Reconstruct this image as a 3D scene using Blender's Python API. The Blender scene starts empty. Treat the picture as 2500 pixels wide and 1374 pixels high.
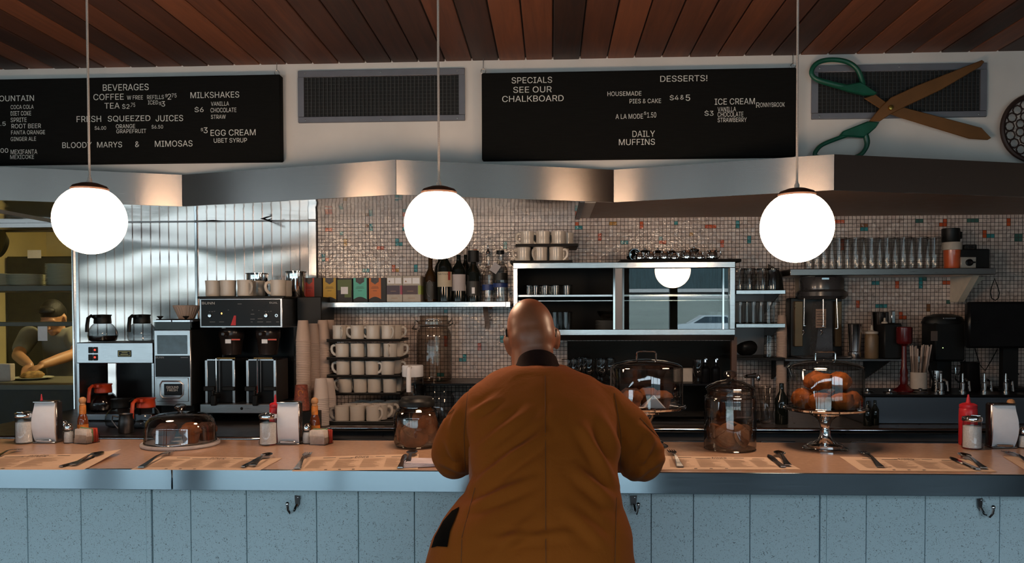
import bpy, bmesh, math, random
from mathutils import Vector, Matrix, noise
random.seed(7)
SC = bpy.context.scene
COL = SC.collection
# ---------------------------------------------------------------- camera
F = 1950.0; EYE = 1.446
YAW, PITCH, ROLL = math.radians(2.8), math.radians(-1.3), math.radians(0.17)
SHIFT = 0.0488
PY = 687 + SHIFT * 2500
cam_d = bpy.data.cameras.new('camera'); cam = bpy.data.objects.new('camera', cam_d); COL.objects.link(cam)
cam_d.sensor_width = 36; cam_d.lens = F / 2500 * 36; cam_d.shift_y = SHIFT
cam_d.clip_start = 0.05; cam_d.clip_end = 300
CR = Matrix.Rotation(YAW, 3, 'Z') @ Matrix.Rotation(math.pi / 2 + PITCH, 3, 'X') @ Matrix.Rotation(-ROLL, 3, 'Z')
cam.matrix_world = Matrix.Translation((0, 0, EYE)) @ CR.to_4x4()
SC.camera = cam
CAM = Vector((0, 0, EYE))
def ray(u, v): return CR @ Vector(((u - 1250) / F, -(v - PY) / F, -1))
def pt(u, v, Y):
    d = ray(u, v); return CAM + d * (Y / d.y)
def ong(u, v, z):
    d = ray(u, v); return CAM + d * ((z - EYE) / d.z)
def m(px, Y): return px * Y / F
# ---------------------------------------------------------------- world and light
SC.view_settings.view_transform = 'Standard'; SC.view_settings.look = 'None'
SC.view_settings.gamma = 1; SC.view_settings.use_curve_mapping = False
SC.view_settings.exposure = -0.04
SC.cycles.transparent_max_bounces = 32
SC.cycles.max_bounces = 8
SC.cycles.caustics_reflective = False; SC.cycles.caustics_refractive = False
SC.cycles.sample_clamp_indirect = 4
W = bpy.data.worlds.new('overcast_sky'); SC.world = W; W.use_nodes = True
bg = W.node_tree.nodes['Background']; bg.inputs[0].default_value = (0.68, 0.85, 0.97, 1); bg.inputs[1].default_value = 5.6
LAMP = 30.0; LAMP_COL = (1.0, 0.68, 0.45)
def area(name, loc, rot, sx, sy, power, color, portal=False):
    l = bpy.data.lights.new(name, 'AREA'); l.shape = 'RECTANGLE'; l.size = sx; l.size_y = sy
    l.energy = power; l.color = color
    if portal: l.cycles.is_portal = True
    o = bpy.data.objects.new(name, l); COL.objects.link(o); o.location = loc; o.rotation_euler = rot
    return o
YF = -1.8
area('window_portal', (-4.2, YF - .06, 1.3), (-math.pi / 2, 0, math.pi), 10.4, 2.5, 1, (1, 1, 1), True)
area('window_portal_right', (2.55, YF - .06, 1.65), (-math.pi / 2, 0, math.pi), 3.1, 1.7, 1, (1, 1, 1), True)
area('kitchen_lamp_light', (-2.2, 5.95, 2.45), (0, 0, 0), 1.6, .25, 95, (1.0, .84, .44))
# ---------------------------------------------------------------- materials
MATS = {}
def newmat(n):
    mt = bpy.data.materials.new(n); mt.use_nodes = True
    nt = mt.node_tree; return mt, nt, nt.nodes['Principled BSDF'], nt.nodes, nt.links
def hexc(h):
    c = [int(h[i:i + 2], 16) / 255 for i in (0, 2, 4)]
    return tuple((x / 12.92 if x <= .04045 else ((x + .055) / 1.055) ** 2.4) for x in c) + (1,)
def mat(n, col, rough=.5, metal=0, var=.12, scale=14, bump=0, bscale=None, coat=0, spec=.5, stretch=(1, 1, 1), emit=0, detail=4, rvar=.1, sheen=0):
    """procedural principled material: colour mottled by noise, optional fine bump"""
    if n in MATS: return MATS[n]
    if isinstance(col, str): col = hexc(col)
    mt, nt, b, N, L = newmat(n)
    tc = N.new('ShaderNodeTexCoord'); mp = N.new('ShaderNodeMapping'); mp.inputs['Scale'].default_value = stretch
    L.new(tc.outputs['Object'], mp.inputs[0])
    nz = N.new('ShaderNodeTexNoise'); nz.inputs['Scale'].default_value = scale; nz.inputs['Detail'].default_value = detail
    L.new(mp.outputs[0], nz.inputs['Vector'])
    mr = N.new('ShaderNodeMapRange'); mr.inputs[1].default_value = .3; mr.inputs[2].default_value = .7
    mr.inputs[3].default_value = 1 - var; mr.inputs[4].default_value = 1 + var
    L.new(nz.outputs[0], mr.inputs[0])
    hs = N.new('ShaderNodeHueSaturation'); hs.inputs['Color'].default_value = col
    L.new(mr.outputs[0], hs.inputs['Value']); L.new(hs.outputs[0], b.inputs['Base Color'])
    rr = N.new('ShaderNodeMapRange'); rr.inputs[1].default_value = .3; rr.inputs[2].default_value = .7
    rr.inputs[3].default_value = max(0, rough * (1 - rvar)); rr.inputs[4].default_value = rough * (1 + rvar)
    L.new(nz.outputs[0], rr.inputs[0]); L.new(rr.outputs[0], b.inputs['Roughness'])
    b.inputs['Metallic'].default_value = metal
    b.inputs['Specular IOR Level'].default_value = spec
    if coat: b.inputs['Coat Weight'].default_value = coat; b.inputs['Coat Roughness'].default_value = .06
    if sheen: b.inputs['Sheen Weight'].default_value = sheen
    if bump:
        nb = N.new('ShaderNodeTexNoise'); nb.inputs['Scale'].default_value = bscale or scale * 6; nb.inputs['Detail'].default_value = 3
        L.new(mp.outputs[0], nb.inputs['Vector'])
        bp = N.new('ShaderNodeBump'); bp.inputs['Strength'].default_value = bump; bp.inputs['Distance'].default_value = .004
        L.new(nb.outputs[0], bp.inputs['Height']); L.new(bp.outputs[0], b.inputs['Normal'])
    if emit:
        b.inputs['Emission Color'].default_value = col; b.inputs['Emission Strength'].default_value = emit
    MATS[n] = mt; return mt
def glass(n, tint=(.96, .97, .97), ior=1.5, rough=.03, rim=.25, rimcol=(.45, .45, .45), bump=.06):
    """thin clear glass: Fresnel gloss over a see-through pane, absorbing more where seen edge-on"""
    if n in MATS: return MATS[n]
    mt, nt, b, N, L = newmat(n); N.remove(b)
    out = N['Material Output']
    tr = N.new('ShaderNodeBsdfTransparent'); gl = N.new('ShaderNodeBsdfGlossy'); gl.inputs['Roughness'].default_value = rough
    lf = N.new('ShaderNodeLayerWeight'); lf.inputs[0].default_value = .5
    pw = N.new('ShaderNodeMath'); pw.operation = 'POWER'; pw.inputs[1].default_value = 4.5; L.new(lf.outputs['Facing'], pw.inputs[0])
    f0 = ((ior - 1) / (ior + 1)) ** 2; fr = N.new('ShaderNodeMath'); fr.operation = 'MULTIPLY_ADD'; fr.inputs[1].default_value = .75 - f0; fr.inputs[2].default_value = f0; L.new(pw.outputs[0], fr.inputs[0])
    tc = N.new('ShaderNodeTexCoord'); nz = N.new('ShaderNodeTexNoise'); nz.inputs['Scale'].default_value = 9
    L.new(tc.outputs['Object'], nz.inputs['Vector'])
    bp = N.new('ShaderNodeBump'); bp.inputs['Strength'].default_value = bump; bp.inputs['Distance'].default_value = .02
    L.new(nz.outputs[0], bp.inputs['Height']); L.new(bp.outputs[0], gl.inputs['Normal'])
    lw = N.new('ShaderNodeLayerWeight'); lw.inputs[0].default_value = rim
    mc = N.new('ShaderNodeMix'); mc.data_type = 'RGBA'
    mc.inputs['A'].default_value = (*tint, 1); mc.inputs['B'].default_value = (*rimcol, 1)
    L.new(lw.outputs['Facing'], mc.inputs['Factor']); L.new(mc.outputs['Result'], tr.inputs[0])
    mx = N.new('ShaderNodeMixShader'); L.new(fr.outputs[0], mx.inputs[0]); L.new(tr.outputs[0], mx.inputs[1]); L.new(gl.outputs[0], mx.inputs[2])
    L.new(mx.outputs[0], out.inputs[0]); MATS[n] = mt; return mt
def steel(n, col=(.62, .62, .63), rough=.28, wav=0.0, wscale=3, wstretch=(1, 1, 1), brush=.12, bstretch=(2, 2, 140), aniso=0.0):
    if n in MATS: return MATS[n]
    mt, nt, b, N, L = newmat(n)
    b.inputs['Metallic'].default_value = 1; b.inputs['Base Color'].default_value = (*col, 1)
    tc = N.new('ShaderNodeTexCoord'); mp = N.new('ShaderNodeMapping'); mp.inputs['Scale'].default_value = bstretch
    L.new(tc.outputs['Object'], mp.inputs[0])
    nz = N.new('ShaderNodeTexNoise'); nz.inputs['Scale'].default_value = 6; nz.inputs['Detail'].default_value = 4; L.new(mp.outputs[0], nz.inputs['Vector'])
    rr = N.new('ShaderNodeMapRange'); rr.inputs[3].default_value = rough * .75; rr.inputs[4].default_value = rough * 1.25
    L.new(nz.outputs[0], rr.inputs[0]); L.new(rr.outputs[0], b.inputs['Roughness'])
    bp = N.new('ShaderNodeBump'); bp.inputs['Strength'].default_value = brush; bp.inputs['Distance'].default_value = .001
    L.new(nz.outputs[0], bp.inputs['Height'])
    if aniso:
        b.inputs['Anisotropic'].default_value = aniso; b.inputs['Tangent'].default_value = (0, 0, 1)
        cx = N.new('ShaderNodeCombineXYZ'); cx.inputs[2].default_value = 1; L.new(cx.outputs[0], b.inputs['Tangent'])
    last = bp
    if wav:
        m2 = N.new('ShaderNodeMapping'); m2.inputs['Scale'].default_value = wstretch; L.new(tc.outputs['Object'], m2.inputs[0])
        n2 = N.new('ShaderNodeTexNoise'); n2.inputs['Scale'].default_value = wscale; n2.inputs['Detail'].default_value = 1; L.new(m2.outputs[0], n2.inputs['Vector'])
        b2 = N.new('ShaderNodeBump'); b2.inputs['Strength'].default_value = 1; b2.inputs['Distance'].default_value = wav
        L.new(n2.outputs[0], b2.inputs['Height']); L.new(bp.outputs[0], b2.inputs['Normal']); last = b2
    L.new(last.outputs[0], b.inputs['Normal'])
    MATS[n] = mt; return mt
# ---------------------------------------------------------------- mesh helpers
class B:
    """collects shapes into one mesh; z is up, y points into the scene"""
    def __init__(s): s.bm = bmesh.new(); s.mi = 0
    def _tag(s, fs):
        for f in fs: f.material_index = s.mi
    def box(s, x0, x1, y0, y1, z0, z1, bev=0, seg=1, rot=None, at=None):
        r = bmesh.ops.create_cube(s.bm, size=1); vs = r['verts']
        for v in vs: v.co = Vector(((x0 + x1) / 2 + v.co.x * (x1 - x0), (y0 + y1) / 2 + v.co.y * (y1 - y0), (z0 + z1) / 2 + v.co.z * (z1 - z0)))
        fs = list({f for v in vs for f in v.link_faces}); s._tag(fs)
        if bev:
            es = list({e for v in vs for e in v.link_edges})
            rr = bmesh.ops.bevel(s.bm, geom=es, offset=bev, segments=seg, profile=.5, affect='EDGES'); vs = list({v for f in rr['faces'] for v in f.verts} | {v for v in vs if v.is_valid})
            s._tag(rr['faces'])
        if rot is not None:
            c = Vector(at) if at is not None else Vector(((x0 + x1) / 2, (y0 + y1) / 2, (z0 + z1) / 2))
            bmesh.ops.rotate(s.bm, verts=[v for v in vs if v.is_valid], cent=c, matrix=rot)
        return s
    def lathe(s, prof, seg=24, c=(0, 0, 0), axis='Z', sx=1, sy=1, flute=0, nfl=0, a0=0, a1=2 * math.pi):
        rings = []; full = abs(a1 - a0 - 2 * math.pi) < 1e-6
        n = seg if full else seg + 1
        for (r, z) in prof:
            if r < 1e-6:
                rings.append([s.bm.verts.new(s._ax(0, 0, z, axis, c))] ); continue
            ring = []
            for k in range(n):
                a = a0 + (a1 - a0) * k / seg
                q = r * (1 + flute * math.cos(nfl * a)) if flute else r
                ring.append(s.bm.verts.new(s._ax(q * math.cos(a) * sx, q * math.sin(a) * sy, z, axis, c)))
            rings.append(ring)
        fs = []
        for a, b in zip(rings, rings[1:]):
            for k in range(n if full else n - 1):
                k2 = (k + 1) % n
                if len(a) == 1 and len(b) == 1: continue
                if len(a) == 1: q = (a[0], b[k2], b[k])
                elif len(b) == 1: q = (a[k], a[k2], b[0])
                else: q = (a[k], a[k2], b[k2], b[k])
                try: fs.append(s.bm.faces.new(q))
                except ValueError: pass
        s._tag(fs); return s
    def _ax(s, x, y, z, axis, c):
        p = {'Z': (x, y, z), 'Y': (x, z, y), 'X': (z, x, y)}[axis]
        return Vector(p) + Vector(c)
    def tube(s, pts, r, seg=8, closed=False, cap=True, flat=1.0):
        pts = [Vector(p) for p in pts]; n = len(pts)
        rs = r if isinstance(r, (list, tuple)) else [r] * n
        rings = []; up = None
        for i, p in enumerate(pts):
            if closed: t = pts[(i + 1) % n] - pts[i - 1]
            else: t = pts[min(i + 1, n - 1)] - pts[max(i - 1, 0)]
            t.normalize()
            if up is None:
                up = Vector((0, 0, 1)) if abs(t.z) < .9 else Vector((0, 1, 0))
            side = t.cross(up).normalized(); up = side.cross(t).normalized()
            rings.append([s.bm.verts.new(p + (side * math.cos(2 * math.pi * k / seg) + up * math.sin(2 * math.pi * k / seg) * flat) * rs[i]) for k in range(seg)])
        fs = []
        rng = range(n if closed else n - 1)
        for i in rng:
            a, b = rings[i], rings[(i + 1) % n]
            for k in range(seg): fs.append(s.bm.faces.new((a[k], a[(k + 1) % seg], b[(k + 1) % seg], b[k])))
        if cap and not closed:
            fs.append(s.bm.faces.new(rings[0][::-1])); fs.append(s.bm.faces.new(rings[-1]))
        s._tag(fs); return s
    def prism(s, poly, y0, y1, axis='Y', bev=0):
        """extrude a closed outline (two coordinates) along an axis"""
        def mk(p, d): return Vector({'Y': (p[0], d, p[1]), 'X': (d, p[0], p[1]), 'Z': (p[0], p[1], d)}[axis])
        a = [s.bm.verts.new(mk(p, y0)) for p in poly]; b = [s.bm.verts.new(mk(p, y1)) for p in poly]
        fs = [s.bm.faces.new(a[::-1]), s.bm.faces.new(b)]; n = len(poly)
        for i in range(n): fs.append(s.bm.faces.new((a[i], a[(i + 1) % n], b[(i + 1) % n], b[i])))
        s._tag(fs)
        bmesh.ops.recalc_face_normals(s.bm, faces=fs)
        if bev:
            es = list({e for f in fs[:2] for e in f.edges})
            r = bmesh.ops.bevel(s.bm, geom=es, offset=bev, segments=1, affect='EDGES'); s._tag(r['faces'])
        return s
    def ball(s, c, rx, ry=None, rz=None, seg=16, rot=None):
        ry = ry or rx; rz = rz or rx
        r = bmesh.ops.create_uvsphere(s.bm, u_segments=seg, v_segments=max(6, seg // 2), radius=1)
        for v in r['verts']:
            p = Vector((v.co.x * rx, v.co.y * ry, v.co.z * rz))
            if rot is not None: p = rot @ p
            v.co = p + Vector(c)
        s._tag({f for v in r['verts'] for f in v.link_faces}); return s
    def quad(s, *ps):
        s._tag([s.bm.faces.new([s.bm.verts.new(Vector(p)) for p in ps])]); return s
    def loft(s, rings, cap=True):
        R = [[s.bm.verts.new(Vector(p)) for p in r] for r in rings]; fs = []
        n = len(R[0])
        for a, b in zip(R, R[1:]):
            for k in range(n): fs.append(s.bm.faces.new((a[k], a[(k + 1) % n], b[(k + 1) % n], b[k])))
        if cap: fs.append(s.bm.faces.new(R[0][::-1])); fs.append(s.bm.faces.new(R[-1]))
        s._tag(fs); return s
    def add_mesh(s, me, mx):
        n0 = len(s.bm.verts); s.bm.from_mesh(me); s.bm.verts.ensure_lookup_table()
        vs = s.bm.verts[n0:]
        bmesh.ops.transform(s.bm, matrix=mx, verts=vs)
        s._tag({f for v in vs for f in v.link_faces}); return s
    def jitter(s, amp, sc, seed=0):
        for v in s.bm.verts:
            q = v.co * sc + Vector((seed, seed * 2.3, seed * .7)); v.co += noise.noise_vector(q) * amp
        return s
    def mesh(s, name, mats, smooth=40, recalc=True):
        if recalc: bmesh.ops.recalc_face_normals(s.bm, faces=s.bm.faces)
        me = bpy.data.meshes.new(name); s.bm.to_mesh(me); s.bm.free()
        for q in (mats if isinstance(mats, (list, tuple)) else [mats]): me.materials.append(q)
        if smooth:
            me.polygons.foreach_set('use_smooth', [True] * len(me.polygons))
            me.set_sharp_from_angle(angle=math.radians(smooth))
        return me
def link(name, me, parent=None, loc=None, rot=None):
    o = bpy.data.objects.new(name, me); COL.objects.link(o)
    if parent is not None: o.parent = parent
    if loc is not None: o.location = loc
    if rot is not None: o.rotation_euler = rot
    return o
def tag(o, label, cat, group=None, kind=None):
    if label: o['label'] = label
    if cat: o['category'] = cat
    if group: o['group'] = group
    if kind: o['kind'] = kind
    return o
def structure(name, me, loc=None):
    o = link(name, me, None, loc); o['kind'] = 'structure'; return o
def empty(name, loc, rz=0):
    o = bpy.data.objects.new(name, None); o.empty_display_size = .05; COL.objects.link(o); o.location = loc; o.rotation_euler = (0, 0, rz); return o
def place(spec, name, label, cat, loc, rz=0, group=None, scale=1, rot=None):
    """spec: one mesh, or a list of (part name, mesh, [(sub-part name, mesh)...], label)"""
    if not isinstance(spec, list):
        r = link(name, spec, None, loc, rot or (0, 0, rz))
    else:
        r = empty(name, loc, rz)
        if rot: r.rotation_euler = rot
        for p in spec:
            o = link(p[0], p[1], r)
            if len(p) > 3 and p[3]: o['label'] = p[3]
            for q in (p[2] if len(p) > 2 and p[2] else []):
                c = link(q[0], q[1], o)
                if len(q) > 2: c['label'] = q[2]
    if scale != 1: r.scale = (scale,) * 3 if not isinstance(scale, tuple) else scale
    return tag(r, label, cat, group)
def ev_mesh(ob, name, mats):
    """mesh of an object with its modifiers evaluated; the helper object is removed"""
    dg = bpy.context.evaluated_depsgraph_get(); dg.update()
    me = bpy.data.meshes.new_from_object(ob.evaluated_get(dg)); me.name = name
    d = ob.data; bpy.data.objects.remove(ob)
    me.materials.clear()
    for q in (mats if isinstance(mats, (list, tuple)) else [mats]): me.materials.append(q)
    me.polygons.foreach_set('use_smooth', [True] * len(me.polygons)); return me
def fuse(bld, voxel, smooth=6, mats=None, name='fused'):
    me = bld.mesh(name, [], smooth=0); o = link('tmp', me)
    r = o.modifiers.new('r', 'REMESH'); r.mode = 'VOXEL'; r.voxel_size = voxel; r.use_smooth_shade = True
    if smooth:
        q = o.modifiers.new('s', 'SMOOTH'); q.iterations = smooth; q.factor = .5
    return ev_mesh(o, name, mats)
try: FONT = bpy.data.fonts.load(bpy.utils.system_resource('DATAFILES', path='fonts') + '/Inter.woff2')   # Blender's own interface font
except Exception: FONT = None
def text_into(bld, s, x0, x1, z0, z1, y, align_y=True, bold=0):
    """lettering fitted to a box in the x-z plane, facing -y"""
    c = bpy.data.curves.new('t', 'FONT'); c.body = s
    if FONT: c.font = FONT
    c.size = 1; c.offset = bold; c.resolution_u = 3
    o = bpy.data.objects.new('t', c); COL.objects.link(o)
    dg = bpy.context.evaluated_depsgraph_get(); dg.update()
    me = bpy.data.meshes.new_from_object(o.evaluated_get(dg)); bpy.data.objects.remove(o)
    if not me.vertices: return
    xs = [v.co.x for v in me.vertices]; ys = [v.co.y for v in me.vertices]
    a, b_, c0, d = min(xs), max(xs), min(ys), max(ys)
    sx = (x1 - x0) / (b_ - a); sz = (z1 - z0) / (d - c0)
    mx = Matrix(((sx, 0, 0, x0 - a * sx), (0, 0, 0, y), (0, sz, 0, z0 - c0 * sz), (0, 0, 0, 1)))
    bld.add_mesh(me, mx); bpy.data.meshes.remove(me)
# ---------------------------------------------------------------- key planes
CT = 0.93; CF = 2.6; CB = 3.21          # lunch counter top height, front edge, back edge
BC = 0.87; BL = 3.68; BR = 4.05         # back counter height, front edge left part, right part
WB = 4.75; WS = 4.10; ZC = 2.735        # tiled back wall, soffit wall, ceiling height
ZH0 = EYE + 292 * 3.71 / 1950; ZH1 = ZH0 + .162   # hood fascia bottom and top
def X(u, Y, v=800): return pt(u, v, Y).x
def Z(v, Y, u=1250): return pt(u, v, Y).z
M_white = mat('white_wall_paint', (.72, .67, .63, 1), .55, var=.05, scale=5, bump=.03, bscale=160)
M_dark = mat('dark_void', (.012, .011, .010, 1), .7, var=.2)
M_steel = steel('brushed_steel')
M_steelc = steel('clean_steel', (.66, .66, .67), .18)
M_chrome = steel('chrome', (.75, .75, .75), .07, brush=0)
M_darksteel = steel('dark_steel', (.16, .15, .15), .38)
M_black = mat('black_plastic', (.008, .008, .008, 1), .45, var=.2, spec=.25)
M_blackg = mat('black_gloss', (.006, .006, .007, 1), .3, spec=.2, var=.2)
# ---- ceiling of wood planks
mt, nt, b, N, L = newmat('wood_planks'); M_wood = mt
tc = N.new('ShaderNodeTexCoord'); sp = N.new('ShaderNodeSeparateXYZ'); L.new(tc.outputs['Object'], sp.inputs[0])
PP = .1375; PX0 = X(1087, WS, 150)
a = N.new('ShaderNodeMath'); a.operation = 'SUBTRACT'; a.inputs[1].default_value = PX0; L.new(sp.outputs[0], a.inputs[0])
d = N.new('ShaderNodeMath'); d.operation = 'DIVIDE'; d.inputs[1].default_value = PP; L.new(a.outputs[0], d.inputs[0])
fl = N.new('ShaderNodeMath'); fl.operation = 'FLOOR'; L.new(d.outputs[0], fl.inputs[0])
wn = N.new('ShaderNodeTexWhiteNoise'); wn.noise_dimensions = '1D'; L.new(fl.outputs[0], wn.inputs['W'])
mp = N.new('ShaderNodeMapping'); mp.inputs['Scale'].default_value = (26, 1.6, 20); L.new(tc.outputs['Object'], mp.inputs[0])
ad = N.new('ShaderNodeVectorMath'); ad.operation = 'ADD'; L.new(mp.outputs[0], ad.inputs[0])
cm = N.new('ShaderNodeVectorMath'); cm.operation = 'SCALE'; cm.inputs['Scale'].default_value = 40; L.new(wn.outputs['Color'], cm.inputs[0]); L.new(cm.outputs[0], ad.inputs[1])
nz = N.new('ShaderNodeTexNoise'); nz.inputs['Scale'].default_value = 1.3; nz.inputs['Detail'].default_value = 7; nz.inputs['Roughness'].default_value = .62; nz.inputs['Distortion'].default_value = .6; L.new(ad.outputs[0], nz.inputs['Vector'])
s1 = N.new('ShaderNodeMath'); s1.operation = 'MULTIPLY_ADD'; s1.inputs[1].default_value = .62; s1.inputs[2].default_value = 0; L.new(wn.outputs['Value'], s1.inputs[0])
s2 = N.new('ShaderNodeMath'); s2.operation = 'MULTIPLY_ADD'; s2.inputs[1].default_value = .55; L.new(nz.outputs[0], s2.inputs[0]); L.new(s1.outputs[0], s2.inputs[2])
cr = N.new('ShaderNodeValToRGB'); cr.color_ramp.elements[0].position = .22; cr.color_ramp.elements[0].color = (.022, .010, .008, 1)
cr.color_ramp.elements[1].position = .95; cr.color_ramp.elements[1].color = (.20, .068, .030, 1)
e = cr.color_ramp.elements.new(.58); e.color = (.078, .028, .016, 1)
L.new(s2.outputs[0], cr.inputs[0]); L.new(cr.outputs[0], b.inputs['Base Color']); b.inputs['Roughness'].default_value = .6
bp = N.new('ShaderNodeBump'); bp.inputs['Strength'].default_value = .25; bp.inputs['Distance'].default_value = .004; L.new(nz.outputs[0], bp.inputs['Height']); L.new(bp.outputs[0], b.inputs['Normal'])
c = B(); c.mi = 1; c.box(-9.7, 5.6, YF - .1, 4.9, ZC + .014, ZC + .05); c.mi = 0
k0 = math.floor((-9.6 - PX0) / PP); k1 = math.ceil((5.5 - PX0) / PP)
for k in range(k0, k1):
    x = PX0 + k * PP; dz = random.uniform(0, .003)
    c.box(x + .0035, x + PP - .0035, YF - .1, WS + .02, ZC + dz, ZC + .02, bev=.003, seg=1)
structure('ceiling', c.mesh('ceiling', [M_wood, M_dark], smooth=0))
# ---- floor, side walls, front wall with windows
M_floor = mat('floor_tile', (.05, .045, .042, 1), .35, var=.25, scale=3)
structure('floor', B().box(-9.7, 5.6, YF - .1, 7.9, -.05, 0).mesh('floor', M_floor))
M_inwall = mat('inner_wall', (.10, .078, .062, 1), .6, var=.15, scale=3)
structure('wall_east', B().box(5.5, 5.6, YF, 4.9, 0, ZC).mesh('wall_east', mat('east_wall_paint', (.42, .33, .28, 1), .6, var=.1)))
structure('wall_west', B().box(-9.7, -9.6, YF, 4.9, 0, ZC).mesh('wall_west', mat('west_wall_paint', (.42, .38, .34, 1), .6, var=.1)))
f = B()
f.box(-9.7, -9.4, YF - .12, YF, 0, ZC); f.box(-9.4, 5.6, YF - .12, YF, 2.52, ZC); f.box(-9.4, .98, YF - .12, YF, 0, .06)
f.box(.98, 5.6, YF - .12, YF, 0, 1.12); f.box(4.1, 5.6, YF - .12, YF, 1.12, 2.52); f.box(.88, 1.02, YF - .12, YF, 0, 2.52)
structure('wall_front', f.mesh('wall_front', M_inwall))
M_mull = mat('window_frame', (.03, .03, .03, 1), .4)
f = B()
for x, w in ((-9.37, .06), (-7.9, .05), (-6.6, .05), (-5.36, .06), (-4.05, .16), (-3.22, .24), (-1.9, .05), (-.75, .05)): f.box(x - w / 2, x + w / 2, YF - .1, YF - .02, .06, 2.52)
f.box(-9.4, .9, YF - .09, YF - .03, 1.86, 2.34); structure('window_1', f.mesh('window_1', M_mull))
f = B()
for x, w in ((1.60, .10), (2.85, .06), (4.06, .06)): f.box(x - w / 2, x + w / 2, YF - .1, YF - .02, 1.12, 2.52)
structure('window_2', f.mesh('window_2', M_mull))
# ---- white soffit wall over the hood
structure('wall_upper', B().box(-9.6, 5.5, WS, 4.9, ZH0 + .006, ZC + .02).mesh('wall_upper', M_white))
c = B(); zt = Z(167, WS)
c.box(-6.5, X(1945, WS, 167), WS - .004, WS + .002, zt - .0, ZC + .01)
# ---- tiled back wall: grout bed and one mesh of small glazed tiles
xk = X(183, WB); xt = X(778, WB)
M_grout = mat('dark_grout', (.045, .035, .03, 1), .8, var=.2)
structure('wall_back', B().box(xk, 5.5, WB, WB + .15, 0, ZH0 + .05).mesh('wall_back', M_grout))
def tilemat(n, c0, c1, rough=.2, vein=0):
    mt, nt, b, N, L = newmat(n)
    tc = N.new('ShaderNodeTexCoord'); at = N.new('ShaderNodeAttribute'); at.attribute_name = 'tint'
    mx = N.new('ShaderNodeMix'); mx.data_type = 'RGBA'; mx.inputs['A'].default_value = (*c0, 1); mx.inputs['B'].default_value = (*c1, 1)
    L.new(at.outputs['Fac'], mx.inputs['Factor']); last = mx.outputs['Result']
    nz = N.new('ShaderNodeTexNoise'); nz.inputs['Scale'].default_value = 34; nz.inputs['Detail'].default_value = 5; nz.inputs['Distortion'].default_value = 1.4
    L.new(tc.outputs['Object'], nz.inputs['Vector'])
    if vein:
        mr = N.new('ShaderNodeMapRange'); mr.inputs[1].default_value = .54; mr.inputs[2].default_value = .72; mr.inputs[3].default_value = 0; mr.inputs[4].default_value = vein
        L.new(nz.outputs[0], mr.inputs[0])
        m2 = N.new('ShaderNodeMix'); m2.data_type = 'RGBA'; m2.inputs['B'].default_value = (.11, .055, .035, 1)
        L.new(mr.outputs[0], m2.inputs['Factor']); L.new(last, m2.inputs['A']); last = m2.outputs['Result']
    L.new(last, b.inputs['Base Color']); b.inputs['Roughness'].default_value = rough; b.inputs['Specular IOR Level'].default_value = .7
    bp = N.new('ShaderNodeBump'); bp.inputs['Strength'].default_value = .5; bp.inputs['Distance'].default_value = .0035
    n2 = N.new('ShaderNodeTexNoise'); n2.inputs['Scale'].default_value = 85; n2.inputs['Detail'].default_value = 1; L.new(tc.outputs['Object'], n2.inputs['Vector'])
    L.new(n2.outputs[0], bp.inputs['Height']); L.new(bp.outputs[0], b.inputs['Normal']); return mt
TM = [tilemat('glass_tile_cream', (.58, .46, .41), (.78, .65, .58), .16, .55), tilemat('tile_teal', (.03, .20, .22), (.05, .30, .32)),
      tilemat('tile_orange', (.55, .085, .025), (.62, .12, .035)), tilemat('tile_ochre', (.50, .24, .05), (.55, .30, .08)),
      tilemat('tile_green', (.05, .13, .11), (.07, .17, .14)), tilemat('tile_brown', (.22, .10, .05), (.28, .13, .06))]
TP = 9.17 * WB / F
TEAL, ORA, OCH, GRN, BRN = 1, 2, 3, 4, 5
col_tiles = {}
zt0 = Z(541, WB, 1500)
def ct(u, v, w, h, k):
    p = pt(u + 4.5, v + 4.5, WB); i = round((p.x - xt) / TP - .5); j = round((zt0 - p.z) / TP - .5)
    for a in range(w):
        for q in range(h): col_tiles[(i + a, j + q)] = k
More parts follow.
